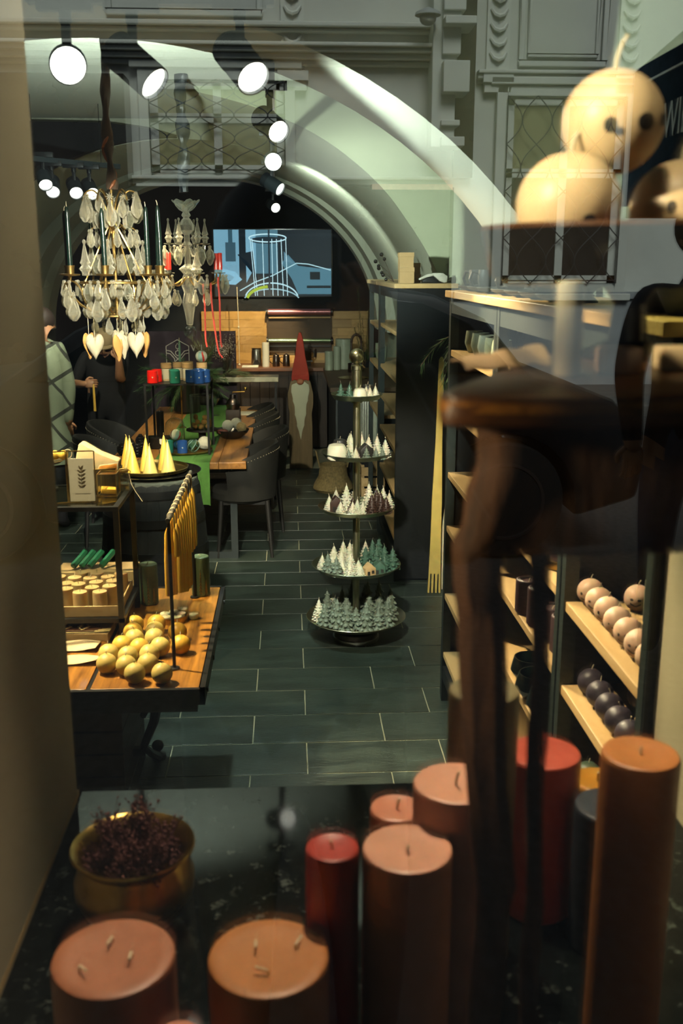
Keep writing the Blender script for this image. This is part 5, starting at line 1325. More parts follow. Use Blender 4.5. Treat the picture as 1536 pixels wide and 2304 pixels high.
CT = 0.9702
gm = thing('coffee_mill', 'steel electric coffee mill with dark chute on the counter', 'coffee mill', (-0.385, 11.86, CT))
MB().lathe([(0, 0), (0.062, 0), (0.066, 0.01), (0.058, 0.19), (0.055, 0.20), (0, 0.20)], 32).build('body', M['steel'], gm)
MB().prism([(-0.04, 0.03), (-0.02, 0.075), (0.02, 0.075), (0.04, 0.03), (0.03, 0.02), (-0.03, 0.02)], -0.072, -0.05, 'y').build('chute', M['dark_gloss'], gm, smooth=False)
MB().cyl((0, 0, 0.20), 0.057, 0.012, 28).build('lid', M['dark_gloss'], gm)
tag(MB().box(-0.11, -0.07, 0, 0.08, 0.07, 0.02).build('cloth', M['paper'], loc=(-0.44, 11.72, CT), bevel=0.006), 'folded white cloth lying in front of the coffee mill', 'cloth')
tag(MB().lathe([(0, 0), (0.042, 0), (0.042, 0.28), (0.015, 0.28), (0.015, 0.27), (0, 0.27)], 28).build('paper_roll', M['white_plastic'], loc=(-0.275, 11.80, CT)), 'white paper roll standing on the counter', 'paper roll')
def mug(label, x):
    t = thing('steel_mug', label, 'mug', (x, 11.82, CT))
    MB().lathe([(0, 0), (0.040, 0), (0.043, 0.006), (0.038, 0.125), (0.030, 0.135), (0.012, 0.137), (0.012, 0.15), (0, 0.152)], 28).build('body', M['gun'], t)
    MB().tube([(-0.040, 0, 0.11), (-0.075, 0, 0.105), (-0.08, 0, 0.06), (-0.042, 0, 0.03)], 0.006, 8).build('handle', M['gun'], t)
mug('steel jug mug, left one of the pair on the counter', -0.155); mug('steel jug mug, right one of the pair on the counter', -0.035)
to = thing('toaster', 'dark toaster behind the tip of the gnome hat', 'toaster', (0.165, 11.95, CT+0.06))
MB().box(-0.10, -0.08, 0.0, 0.10, 0.08, 0.145).build('body', M['dark_gloss'], to, bevel=0.02)
MB().box(-0.11, -0.09, -0.012, 0.11, 0.09, 0.0).build('tray', M['steel'], to, smooth=False)
MB().box(-0.09, -0.07, -0.06, 0.09, 0.07, -0.012).build('foot', M['dark_plastic'], to, smooth=False)
MB().tube([(0.10, -0.02, 0.12), (0.13, -0.02, 0.10), (0.13, -0.02, 0.04), (0.10, -0.02, 0.03)], 0.005, 6).build('handle', M['dark_plastic'], to)
so = thing('wall_socket', 'white double wall socket with a plug right of the toaster', 'socket', (0.37, 12.25, 1.14))
MB().box(-0.10, -0.01, -0.05, 0.10, 0.006, 0.05).build('plate', M['white_plastic'], so, bevel=0.004)
for x in (-0.05, 0.05): MB().cyl((x, -0.0095, 0), 0.030, 0.003, 20, (PI/2, 0, 0)).build('outlet', M['dark_plastic' if x < 0 else 'celadon_pale'], so)
MB().tube([(-0.05, -0.012, 0), (-0.05, -0.03, -0.01), (-0.05, -0.03, -0.10)], 0.013, 8).build('plug', M['dark_plastic'], so)
# dispenser board with two rolls
dbd = thing('roll_dispenser', 'dark dispenser board with pink and green foil rolls on the splashback', 'dispenser', (0.12, 12.22, 1.1))
MB().box(-0.385, 0, 0.0, 0.40, 0.02, 0.46).build('board', M['brown_board'], dbd, smooth=False)
for z, m in ((0.485, 'foil_pink'), (0.145, 'foil_green')):
    r_ = MB().cyl((-0.365, -0.06, z), 0.036 if z > .3 else 0.026, 0.745, 28, (0, PI/2, 0)).build('roll', M[m], dbd)
    g = MB(); g.cyl((-0.392, -0.06, z), 0.045, 0.02, 20, (0, PI/2, 0)); g.cyl((0.385, -0.06, z), 0.045, 0.02, 20, (0, PI/2, 0)); g.box(-0.39, -0.06, z-0.012, -0.374, 0.015, z+0.012); g.box(0.387, -0.06, z-0.012, 0.403, 0.015, z+0.012)
    g.build('bracket', M['dark_plastic'], dbd)
    MB().box(-0.36, -0.05, z-0.075, 0.38, -0.035, z-0.06).build('cutter_bar', M['kraft' if z > .3 else 'dark_plastic'], dbd, smooth=False)

# large screen above the kitchen showing a machine
tv = thing('wall_screen', 'large screen on the dark back wall showing glass jars and a wire reel', 'screen', (-0.18, 12.26, 2.15))
MB().box(-0.71, -0.0, -0.395, 0.71, 0.03, 0.395).build('bezel', M['dark_gloss'], tv, smooth=False)
def scr_(name, outl, c, s, dep, lvl): MB().prism(outl, -0.001-lvl*0.0012, -0.0002, 'y').build(name, emis('screen_'+name+str(lvl), c, s*TVK), tv, smooth=False)
def rect(x0, z0, x1, z1): return [(x0, z0), (x1, z0), (x1, z1), (x0, z1)]
LB = (0.26, 0.55, 0.75); TVK = 2.4
scr_('screen', rect(-0.695, -0.385, 0.695, 0.385), (0.006, 0.012, 0.018), 1, 0, 0)
scr_('picture_panel', rect(-0.695, -0.20, -0.40, 0.385), LB, 0.55, 0, 1)
scr_('picture_panel', rect(-0.32, -0.25, -0.20, 0.385), LB, 0.62, 0, 1)
scr_('picture_panel', rect(-0.20, -0.12, 0.06, 0.385), (0.16, 0.38, 0.52), 0.40, 0, 1)
scr_('picture_jar', rect(-0.56, 0.02, -0.44, 0.24), (0.05, 0.12, 0.17), 0.6, 0, 2)
scr_('picture_jar', rect(-0.525, 0.24, -0.475, 0.385), (0.05, 0.14, 0.2), 0.5, 0, 2)
scr_('picture_dark', [(-0.42, 0.10), (-0.24, 0.14), (-0.22, -0.05), (-0.36, -0.30), (-0.69, -0.18), (-0.69, -0.385), (0.1, -0.385), (-0.18, -0.20), (-0.30, 0.02)], (0.006, 0.013, 0.02), 1, 0, 3)
scr_('picture_hand', [(-0.695, 0.02), (-0.60, -0.06), (-0.45, -0.10), (-0.37, -0.19), (-0.45, -0.25), (-0.62, -0.24), (-0.50, -0.20), (-0.46, -0.16), (-0.52, -0.13), (-0.64, -0.12), (-0.695, -0.14)], LB, 0.75, 0, 4)
scr_('picture_machine', [(0.10, 0.0), (0.18, 0.10), (0.30, -0.03), (0.55, -0.06), (0.695, -0.06), (0.695, -0.36), (0.30, -0.36), (0.22, -0.18)], (0.10, 0.26, 0.36), 0.6, 0, 1)
scr_('picture_machine', [(0.13, 0.14), (0.13, 0.02), (0.30, -0.01), (0.22, 0.02)], LB, 0.35, 0, 2)
scr_('picture_slot', rect(0.44, -0.19, 0.56, -0.10), (0.004, 0.008, 0.012), 1, 0, 2); scr_('picture_slot', rect(0.40, -0.29, 0.69, -0.26), (0.004, 0.01, 0.015), 1, 0, 2)
def ribbon(pts, w): 
    o = []; q = []
    for i, p in enumerate(pts):
        a = Vector(pts[max(i-1, 0)]); b = Vector(pts[min(i+1, len(pts)-1)]); n_ = (b-a).normalized(); n_ = Vector((-n_.y, n_.x))
        o.append(tuple(Vector(p)+n_*w)); q.append(tuple(Vector(p)-n_*w))
    return o + q[::-1]
el = lambda cx, cz, a, b, t0, t1, n=18: arc(cx, cz, a, b, t0, t1, n)
scr_('picture_rim', ribbon(el(-0.06, 0.29, 0.22, 0.045, 0, 2*PI*0.999, 36), 0.007), (0.5, 0.75, 0.85), 0.9, 0, 5)
scr_('picture_shade', [p for p in el(-0.06, 0.265, 0.21, 0.04, 0, 2*PI, 30)], (0.01, 0.02, 0.03), 1, 0, 4)
for x0, x1 in ((-0.265, -0.215), (-0.245, -0.19), (-0.12, -0.11), (-0.01, -0.005), (0.045, 0.055), (0.155, 0.17), (0.10, 0.12)):
    scr_('picture_wire', ribbon([(x0, 0.28), (x1, -0.38)], 0.004), (0.55, 0.8, 0.9), 0.9, 0, 6)
scr_('picture_cable', ribbon([(-0.40, -0.32), (-0.22, -0.22), (0.0, -0.14), (0.28, 0.0), (0.42, -0.01), (0.69, -0.08)], 0.006), (0.45, 0.7, 0.8), 0.8, 0, 6)
scr_('picture_drum', ribbon(el(-0.02, -0.42, 0.32, 0.19, PI*0.93, PI*0.07), 0.008), (0.5, 0.75, 0.85), 0.8, 0, 6)
scr_('picture_drum', ribbon(el(-0.02, -0.45, 0.34, 0.15, PI*0.90, PI*0.10), 0.007), (0.4, 0.65, 0.75), 0.7, 0, 6)
scr_('picture_belt', ribbon(el(-0.02, -0.44, 0.30, 0.17, PI*0.93, PI*0.55), 0.017), (0.36, 0.50, 0.02), 0.8, 0, 7)
scr_('picture_post', rect(-0.055, -0.385, -0.035, 0.385), (0.01, 0.02, 0.03), 1, 0, 7)

# hanging pull cord on the splashback
g = MB(); g.tube([(0, 0, 0), (0.01, 0, -0.42), (0.008, 0, -0.90)], 0.004, 5); g.ball((0.01, 0, -0.46), 0.013, 8, 6); g.ball((0.008, 0, -0.90), 0.016, 8, 6)
tag(g.build('pull_cord', M['string'], loc=(-0.60, 11.95, 1.88)), 'thin knotted cord hanging in front of the splashback', 'cord')

# garden gnome board
gn = thing('gnome_board', 'tall wooden gnome with red pointed hat and pale beard by the counter', 'figure', (0.115, 10.55, 0.0), -0.05, None, 1.055)
def sym(p): return p + [(-x, z) for x, z in p[::-1] if abs(x) > 1e-6]
body = sym([(0, 0.0), (0.118, 0.0), (0.118, 0.45), (0.112, 0.56), (0.128, 0.66), (0.128, 0.76), (0.10, 0.88), (0.06, 0.94), (0, 0.95)])
MB().prism(body, -0.03, 0.03, 'y').build('body', M['gnome_body'], gn, bevel=0.006)
hat = sym([(0, 0.88), (0.055, 0.905), (0.085, 0.89), (0.088, 0.93), (0.075, 1.02), (0.05, 1.14), (0.03, 1.30), (0.012, 1.365), (0, 1.37)])
MB().prism(hat, -0.045, 0.035, 'y').build('hat', M['gnome_hat'], gn, bevel=0.008)
rr = random.Random(8)
bd = [(0, 0.895), (0.05, 0.88), (0.085, 0.855), (0.092, 0.80), (0.075, 0.72), (0.078, 0.70), (0.060, 0.66), (0.055, 0.58), (0.058, 0.565), (0.042, 0.52), (0.035, 0.46), (0.04, 0.455), (0.018, 0.40), (0.0, 0.30)]
MB().prism(bd + [(-x-0.004*rr.random(), z-0.012*rr.random()) for x, z in bd[1:-1][::-1]], -0.048, -0.028, 'y').build('beard', M['gnome_beard'], gn, bevel=0.004)
MB().ball((0, -0.055, 0.885), 0.036, 18, 12, (1, 0.7, 0.85)).build('nose', M['gnome_nose'], gn)

# seagrass basket, crate, fridge, pots beside the far rack
bk = thing('belly_basket', 'seagrass belly basket with upright handles on the floor', 'basket', (0.41, 9.42, 0.0))
MB().lathe([(0, 0), (0.17, 0), (0.195, 0.03), (0.185, 0.07), (0.14, 0.15), (0.132, 0.23), (0.138, 0.26), (0.128, 0.26), (0.124, 0.22), (0.13, 0.15), (0.16, 0.08), (0, 0.02)], 40, wob=lambda a, k: 1+0.012*math.sin(20*a+k*3)).build('body', M['basket'], bk)
for s in (-1, 1): MB().tube([(s*0.132, 0.035*math.cos(a), 0.25+0.15*math.sin(a)) if False else (s*(0.132+0.035*math.sin(a)), 0.06*math.cos(a), 0.24+0.15*math.sin(a)) for a in [PI*k/12 for k in range(13)]], 0.007, 6).build('handle', M['basket'], bk)
bk.location.z = 0.001
fg = thing('drinks_fridge', 'pale glazed cabinet with vertical bars behind the tiered stand', 'cabinet', (0.755, 9.36, 0.0))
MB().box(-0.085, -0.02, 0.45, 0.10, 0.2, 0.90).build('body', M['celadon_pale'], fg, bevel=0.006)
for i in range(4): MB().box(-0.08+0.022*i, -0.03, 0.47, -0.072+0.022*i, -0.02, 0.88).build('bar', M['steel'], fg, smooth=False)
MB().box(0.02, -0.032, 0.79, 0.075, -0.02, 0.81).build('handle', M['dark_plastic'], fg, smooth=False)
MB().box(-0.085, -0.02, 0.0, 0.10, 0.2, 0.45).build('plinth', M['navy'], fg, smooth=False)
ct = thing('slat_crate', 'slatted wooden crate on the floor between stand pole and far rack', 'crate', (0.75, 9.08, 0.0))
for i in range(3): MB().box(-0.10, -0.10, 0.03+0.10*i, 0.12, -0.085, 0.11+0.10*i).build('slat', M['pale_wood'], ct, smooth=False, bevel=0.002)
for i in range(3): MB().box(-0.10, -0.085, 0.03+0.10*i, -0.088, 0.10, 0.11+0.10*i).build('slat', M['pale_wood'], ct, smooth=False, bevel=0.002)
for x in (-0.085, 0.105): MB().box(x-0.014, -0.084, 0.0, x+0.014, -0.06, 0.33).build('post', M['pale_wood'], ct, smooth=False)
MB().box(-0.088, -0.06, 0.02, 0.12, 0.10, 0.032).build('floor_board', M['pale_wood'], ct, smooth=False)

# purple sign board with emblem and lettering
sg = thing('sign_board', 'dark purple sign board with a candle emblem and lettering', 'sign', (-0.95, 10.36, 0.0))
MB().box(-0.48, 0, 0.55, 0.405, 0.03, 1.47).build('board', M['purple_board'], sg, smooth=False)
for x in (-0.4, 0.33): MB().box(x, 0.0, 0, x+0.04, 0.03, 0.55).build('foot', M['black_metal'], sg, smooth=False)
part('lettering', text_mesh('WIENER', 0.094, 0.002, M['sign_print']), sg, (-0.055, -0.003, 1.268), (PI/2, 0, 0))
g = MB(); y = -0.004
def ln(pts, r=0.0045, cl=False): g.tube([(x, y, z) for x, z in pts], r, 5, cl)
ox, oz = -0.19, 1.27
ln([(ox+dx, oz+dz) for dx, dz in ((-0.115, -0.12), (-0.115, 0.05), (0, 0.115), (0.115, 0.05), (0.115, -0.12))])
ln([(ox, oz+0.08), (ox+0.018, oz+0.05), (ox+0.014, oz+0.03), (ox, oz+0.022), (ox-0.014, oz+0.03), (ox-0.018, oz+0.05)], 0.0035, True)
ln([(ox, oz+0.02), (ox, oz+0.005)], 0.003)
for s in (-1, 1):
    ln([(ox+s*0.115, oz+0.01), (ox+s*0.07, oz+0.0), (ox+s*0.02, oz-0.06), (ox-s*0.03, oz-0.11)]); ln([(ox+s*0.115, oz-0.02), (ox+s*0.075, oz-0.028), (ox+s*0.035, oz-0.075), (ox+s*0.03, oz-0.12)])
    ln([(ox+s*0.0, oz-0.05), (ox+s*0.022, oz-0.03), (ox+s*0.02, oz-0.005), (ox, oz+0.005)])
g.build('emblem', M['sign_print'], sg)

# pine arrangement and twig vase on a glass topped console
cn = thing('glass_console', 'console table with brushed metal edge right of the pine bouquet', 'table', (-0.52, 10.13, 0))
MB().box(-0.72, -0.10, 0.985, 0.41, 0.14, 1.035).build('top', M['zinc'], cn, smooth=False, bevel=0.003)
for x in (-0.70, 0.38): MB().box(x-.012, -0.08, 0, x+.012, 0.10, 0.985).build('leg', M['black_metal'], cn, smooth=False)
def pine(label, name, c, n, L, spread, seed, m='needle', up=0.6, nl=0.075, every=0.012, zmin=None, group=None):
    rg = random.Random(seed); g = MB(); s = MB()
    for b in range(n):
        a = rg.uniform(0, 2*PI); e = rg.uniform(0.1, 1.0)*up
        d = Vector((math.cos(a)*spread[0], math.sin(a)*spread[1], e)).normalized()
        LL = L*rg.uniform(0.6, 1.05); P = []
        for k in range(9):
            t = k/8; P.append(Vector((0, 0, 0)) + d*LL*t + Vector((0, 0, -0.55*LL*t*t*(1.1-e))))
        s.tube(P, [0.004*(1-0.7*k/8) for k in range(9)], 4)
        q = 0.18
        while q < 1.02:
            k = min(int(q*8), 7); u = q*8-k; p = P[k]+(P[k+1]-P[k])*u; tg = (P[min(k+1, 8)]-P[k]).normalized()
            for j in range(4):
                v = Vector((rg.gauss(0, 1), rg.gauss(0, 1), rg.gauss(0, 1))); v = (v - tg*v.dot(tg)).normalized()
                e_ = p + (tg*0.85 + v*0.62).normalized()*nl*rg.uniform(0.7, 1.1) + Vector((0, 0, -0.012))
                w = tg.cross(v)*0.0021
                g.add([p+w, p-w, e_], [(0, 1, 2)])
            q += every/LL
    t = thing(name, label, 'plant', c, 0, group)
    o = g.build('needles', M[m], t, smooth=False); o['kind'] = 'stuff'
    s.build('branches', M['twig'], t)
    return t
pine('dark green pine bouquet spilling behind the table rack', 'pine_bouquet', (-0.98, 9.55, 1.02), 38, 0.50, (1, 0.5), 3, up=0.75)
pine('lighter green pine spray hanging over the console edge', 'pine_spray', (-0.66, 10.02, 1.06), 22, 0.36, (1, 0.6), 9, 'needle_pale', up=0.5)
pine('pale upright pine sprig under the crystal chandelier', 'pine_sprig', (-0.83, 9.92, 1.13), 12, 0.38, (0.4, 0.3), 12, 'needle_pale', up=1.5, nl=0.10)
tag(MB().lathe([(0, 0), (0.11, 0), (0.13, 0.02), (0.12, 0.26), (0.14, 0.30), (0.13, 0.30), (0.11, 0.25), (0, 0.03)], 24).build('planter', M['dark_gloss'], loc=(-0.98, 9.55, 0.752)), 'dark round planter under the pine bouquet', 'planter')
vz = thing('twig_vase', 'clear vase of budding twigs in front of the sign board', 'vase', (-0.62, 10.10, 1.0355))
MB().lathe([(0, 0), (0.05, 0), (0.052, 0.18), (0.049, 0.18), (0.048, 0.006), (0, 0.006)], 24).build('body', M['glass'], vz)
g = MB(); g2 = MB(); rg = random.Random(4)
for k in range(34):
    a = rg.uniform(0, 2*PI); sp = rg.uniform(0.02, 0.20); h = rg.uniform(0.22, 0.42)
    e = Vector((math.cos(a)*sp, math.sin(a)*sp*0.5, h)); mid = Vector((e.x*0.3, e.y*0.3, h*0.55))
    g.tube([(0, 0, 0.02), mid, e], [0.0025, 0.0018, 0.0008], 4)
    for j in range(9):
        t_ = rg.uniform(0.35, 1); p = mid + (e-mid)*t_ + Vector((rg.gauss(0, .012), rg.gauss(0, .012), rg.gauss(0, .012)))
        g2.ball(p, rg.uniform(.004, .0075), 6, 4)
g.build('twigs', M['twig'], vz); o = g2.build('buds', M['bud'], vz); o['kind'] = 'stuff'
# dark eucalyptus twigs by the arch foot
pine('dark needle branch standing at the right foot of the arch', 'dark_branch', (0.86, 11.45, 1.0), 10, 0.55, (0.3, 0.2), 21, 'needle', up=2.2, nl=0.06)
# wall shelf on the left
ls = thing('wall_shelf', 'small wooden wall shelf at the left behind the jamb', 'shelf', (-2.55, 9.2, 1.72))
MB().box(-0.2, -0.10, 0, 0.35, 0.10, 0.025).build('board', M['shelf'], ls, smooth=False)
for x in (-0.1, 0.22): MB().box(x, -0.08, -0.12, x+0.02, 0.08, 0).build('bracket', M['black_metal'], ls, smooth=False)
tag(MB().lathe([(0, 0), (0.05, 0), (0.07, 0.05), (0.06, 0.14), (0.035, 0.18), (0.04, 0.2), (0.03, 0.2), (0, 0.1)], 20).build('shelf_vase', M['teal_pot'], loc=(-2.33, 9.2, 1.7455)), 'dark vase on the small left wall shelf', 'vase')

# ---------------------------------------------------------------- chandeliers
def lathe_me(name, prof, n, m, **k): return MB().lathe(prof, n).mesh(name, M[m], **k)
drop_me = lathe_me('crystal_pendant', [(0, -1.0), (0.10, -0.97), (0.26, -0.80), (0.29, -0.66), (0.20, -0.38), (0.07, -0.12), (0.04, -0.06), (0, -0.05)], 8, 'crystal', ang=10)
slim_me = lathe_me('crystal_pendant', [(0, -1.0), (0.10, -0.92), (0.15, -0.72), (0.13, -0.40), (0.05, -0.10), (0, -0.06)], 6, 'crystal', ang=10)
bead_me = MB().ball((0, 0, 0), 0.5, 8, 5).mesh('crystal_bead', M['crystal'], ang=10)
flat_me = lathe_me('crystal_pendant', [(0, -1.0), (0.14, -0.9), (0.33, -0.55), (0.26, -0.25), (0.06, -0.05), (0, -0.03)], 8, 'crystal_d', ang=10)
star = MB()
for k in range(8):
    a = PI/4*k
    star.add([(0, 0.18, 0), (0.22*math.cos(a-.3), 0, 0.22*math.sin(a-.3)), (0.5*math.cos(a), 0, 0.5*math.sin(a)), (0.22*math.cos(a+.3), 0, 0.22*math.sin(a+.3)), (0, -0.18, 0)], [(0, 1, 2), (0, 2, 3), (4, 2, 1), (4, 3, 2)])
star_me = star.mesh('crystal_rosette', M['crystal'], smooth=False)
spire_me = lathe_me('crystal_spire', [(0, 0), (0.13, 0.02), (0.14, 0.10), (0.24, 0.20), (0.13, 0.30), (0.20, 0.36), (0.14, 0.46), (0.07, 0.72), (0.03, 0.86), (0.065, 0.92), (0.05, 0.98), (0, 1.0)], 10, 'crystal', ang=12)
def pend(root, p, L, kind=0, bead=True):
    me = (drop_me, slim_me, flat_me)[kind]
    s = L if kind != 1 else L*0.9
    part('crystal_pendant', me, root, p, (R.uniform(-.06, .06), R.uniform(-.06, .06), R.uniform(0, 3)), (L*0.82, L*0.82, L))
    if bead: part('crystal_bead', bead_me, root, (p[0], p[1], p[2]-0.006), (0, 0, 0), (0.018,)*3)
ca = thing('gilt_chandelier', 'large gilt chandelier of crystal drops with tall green candles', 'chandelier', (-0.835, 5.0, 2.06))
g = MB()
g.tube([(0, 0, -0.21), (0, 0, 0.42)], [0.009, 0.007], 8)
g.tube([(0.006*math.cos(k*0.7), 0.006*math.sin(k*0.7), 0.42-0.02*k) for k in range(31)], 0.004, 5)
for k in range(6):   # crown arms
    a = PI/3*k + 0.2; c, s_ = math.cos(a), math.sin(a)
    g.tube(smo([(0.01*c, 0.01*s_, 0.20), (0.03*c, 0.03*s_, 0.32), (0.075*c, 0.075*s_, 0.39), (0.115*c, 0.115*s_, 0.385), (0.135*c, 0.135*s_, 0.345)]), 0.0042, 6)
    g.tube(smo([(0.01*c, 0.01*s_, 0.25), (0.06*c, 0.06*s_, 0.15), (0.12*c, 0.12*s_, 0.02), (0.16*c, 0.16*s_, -0.08), (0.12*c, 0.12*s_, -0.165), (0.06*c, 0.06*s_, -0.19)]), 0.0046, 6)
    g.tube([(0.005, 0, 0.21), (0.06*c, 0.06*s_, 0.245), (0.105*c, 0.105*s_, 0.215)], 0.0035, 5)
for r, z in ((0.12, -0.185), (0.165, -0.03)):
    g.tube([(r*math.cos(2*PI*k/40), r*math.sin(2*PI*k/40), z) for k in range(40)], 0.006, 6, True)
g.build('gilt_frame', M['gold'], ca)
CA = [178, 214, 128, 268, 322, 352, 30, 75]
cup = MB(); cup.lathe([(0, 0), (0.042, 0.004), (0.045, 0.010), (0.016, 0.012), (0.017, 0.035), (0.020, 0.05), (0.016, 0.05), (0.013, 0.02), (0, 0.018)], 20); cup = cup.mesh('candle_cup', M['gold'])
for i, d in enumerate(CA):
    a = math.radians(d); c, s_ = math.cos(a), math.sin(a); r = 0.225
    ar = MB().tube(smo([(0.04*c, 0.04*s_, -0.15), (0.11*c, 0.11*s_, -0.17), (0.19*c, 0.19*s_, -0.125), (0.235*c, 0.235*s_, -0.06), (r*c, r*s_, 0.0)]), 0.005, 6)
    ar.tube(smo([(0.15*c, 0.15*s_, -0.12), (0.20*c, 0.20*s_, -0.03), (0.25*c, 0.25*s_, -0.03), (0.262*c, 0.262*s_, -0.055)]), 0.0035, 5)
    arm = ar.build('arm', M['gold'], ca); part('candle_cup', cup, arm, (r*c, r*s_, 0.0))
    for da, L, kd in ((-0.12, 0.085, 0), (0.13, 0.075, 1), (0.0, 0.10, 0)):
        pend(ca, (0.25*math.cos(a+da), 0.25*math.sin(a+da), -0.02 if da else -0.055), L, kd)
    pos = ('far left', 'front left', 'rear left', 'front centre', 'front right', 'far right', 'rear right', 'rear centre')[i]
    taper('taper_candle', 'tall green taper candle on the gilt chandelier, ' + pos + ' arm', (-0.835 + r*c, 5.0 + r*s_, 2.06 + 0.0185), 0.285 + 0.012*(i % 3), 'wax_taper', 0.0115, 'green candles of the gilt chandelier', 0.004*(i % 3 - 1))
for k in range(12):
    a = 2*PI*k/12 + 0.1; r = 0.137 if k % 2 else 0.105
    pend(ca, (r*math.cos(a), r*math.sin(a), 0.345 + 0.02*(k % 3)), 0.10 + 0.02*(k % 2), 0)
    pend(ca, (0.085*math.cos(a+.25), 0.085*math.sin(a+.25), 0.30), 0.085, 1 + (k % 2))
    part('crystal_rosette', star_me, ca, (0.125*math.cos(a), 0.125*math.sin(a), 0.36), (0, 0, a+PI/2), (0.045,)*3)
for k in range(10):
    a = 2*PI*k/10; pend(ca, (0.112*math.cos(a), 0.112*math.sin(a), 0.215), 0.085, 0); pend(ca, (0.085*math.cos(a+.3), 0.085*math.sin(a+.3), 0.10), 0.09, (0, 2)[k % 2])
    pend(ca, (0.165*math.cos(a+.2), 0.165*math.sin(a+.2), -0.035), 0.085, 2); pend(ca, (0.19*math.cos(a+.45), 0.19*math.sin(a+.45), -0.02), 0.075, 1); pend(ca, (0.06*math.cos(a+.1), 0.06*math.sin(a+.1), -0.02), 0.09, 0); pend(ca, (0.14*math.cos(a), 0.14*math.sin(a), -0.10), 0.10, 0)
for k in range(9):
    a = 2*PI*k/9 + 0.3
    pend(ca, (0.222*math.cos(a), 0.222*math.sin(a), -0.085), 0.125, 0); part('crystal_rosette', star_me, ca, (0.222*math.cos(a), 0.222*math.sin(a), -0.088), (0, 0, a+PI/2), (0.05,)*3)
    pend(ca, (0.115*math.cos(a), 0.115*math.sin(a), -0.19), 0.085, k % 2)
for k in range(6):
    a = PI/3*k + 0.5; part('crystal_spire', spire_me, ca, (0.145*math.cos(a), 0.145*math.sin(a), 0.0), (0, 0, 0), (0.13, 0.13, 0.17))
# wrapped chain cover up to the ceiling
def wrap(label, x, y, z0, z1, r, seed, m='cloth_wrap'):
    rg = random.Random(seed); P = []; Q = []; n = 46
    for k in range(n+1):
        t = k/n; z = z0+(z1-z0)*t
        P.append((x + 0.006*math.sin(9*t+seed), y, z)); Q.append(r*(0.72+0.35*abs(math.sin(t*13+seed))+rg.uniform(-.06, .06)))
    t = thing('wrapped_chain', label, 'chain', (0, 0, 0))
    b = MB().tube(P, Q, 12); vs = []
    for i, (vx, vy, vz) in enumerate(b.v):
        a = math.atan2(vy-y, vx-x); f = 1 + 0.28*math.sin(2*a + vz*26) ; vs.append((x+(vx-x)*f, y+(vy-y)*f, vz))
    b.v = vs; b.build('cloth', M[m], t)
    return t
w1 = wrap('twisted brown cloth covering the chain of the gilt chandelier', -0.835, 5.0, 2.46, 3.25, 0.021, 1)
g = MB(); g.tube([(-0.835+0.026*math.cos(k*0.5-1.6), 5.0+0.026*math.sin(k*0.5-1.6), 2.46+0.018*k) for k in range(14)], [0.003]+[0.008]*12+[0.003], 6); g.build('rust_ribbon', M['rust_ribbon'], w1)
wrap('dark crumpled cloth covering the chain of the crystal chandelier', -0.645, 6.6, 2.56, 3.25, 0.034, 4, 'lamp_black')

cb = thing('crystal_chandelier', 'smaller crystal chandelier with glass leaves and short red candles', 'chandelier', (-0.64, 6.6, 2.06))
MB().lathe([(0, -0.33), (0.02, -0.32), (0.03, -0.25), (0.045, -0.18), (0.03, -0.12), (0.05, -0.06), (0.03, 0.0), (0.06, 0.03), (0.02, 0.06), (0.018, 0.16), (0.035, 0.18), (0.018, 0.2), (0.018, 0.24), (0.048, 0.27), (0.05, 0.30), (0.03, 0.335), (0.018, 0.345), (0.03, 0.36), (0.02, 0.38), (0, 0.38)], 16).build('stem', M['crystal'], cb, ang=20)
MB().ball((0, 0, -0.365), 0.042, 20, 12).build('bottom_ball', M['glass'], cb)
leaf_me = MB().prism([(0, 0), (0.035, 0.03), (0.04, 0.07), (0.02, 0.11), (0, 0.12), (-0.02, 0.11), (-0.04, 0.07), (-0.035, 0.03)], -0.004, 0.004, 'y').mesh('glass_leaf', M['crystal_d'], bevel=0.002)
for k in range(6):
    part('glass_leaf', leaf_me, cb, (0, 0, 0.375), Euler((math.radians(-48), 0, PI/3*k + 0.4)).copy())
for lvl, (n, r, z) in enumerate(((6, 0.115, 0.18), (7, 0.215, 0.0))):
    for k in range(n):
        a = 2*PI*k/n + 0.45*lvl + 0.2; c, s_ = math.cos(a), math.sin(a)
        MB().tube(smo([(0.02*c, 0.02*s_, z-0.02), (r*0.5*c, r*0.5*s_, z-0.07), (r*0.9*c, r*0.9*s_, z-0.05), (r*c, r*s_, z)]), 0.0055, 7).build('arm', M['gold' if lvl else 'crystal'], cb)
        MB().lathe([(0, 0), (0.030, 0.004), (0.034, 0.010), (0.012, 0.010), (0.012, 0.026), (0, 0.026)], 14, (r*c, r*s_, z)).build('bobeche', M['crystal_d'], cb)
        if lvl == 0: part('crystal_spire', spire_me, cb, (r*c, r*s_, z+0.012), (0, 0, 0), (0.11, 0.11, 0.15))
        elif k % 2: part('crystal_spire', spire_me, cb, (r*c*0.8, r*s_*0.8, z-0.01), (0, 0, 0), (0.16, 0.16, 0.17))
        for q in range(3):
            aa = a + (q-1)*0.16; pend(cb, ((r+0.03)*math.cos(aa), (r+0.03)*math.sin(aa), z-0.005-0.01*(q == 1)), 0.085 + 0.03*(q == 1), 2 if q == 1 else 1)
        if lvl: pend(cb, (r*0.6*c, r*0.6*s_, z-0.10), 0.10, 0)
rcs = 0
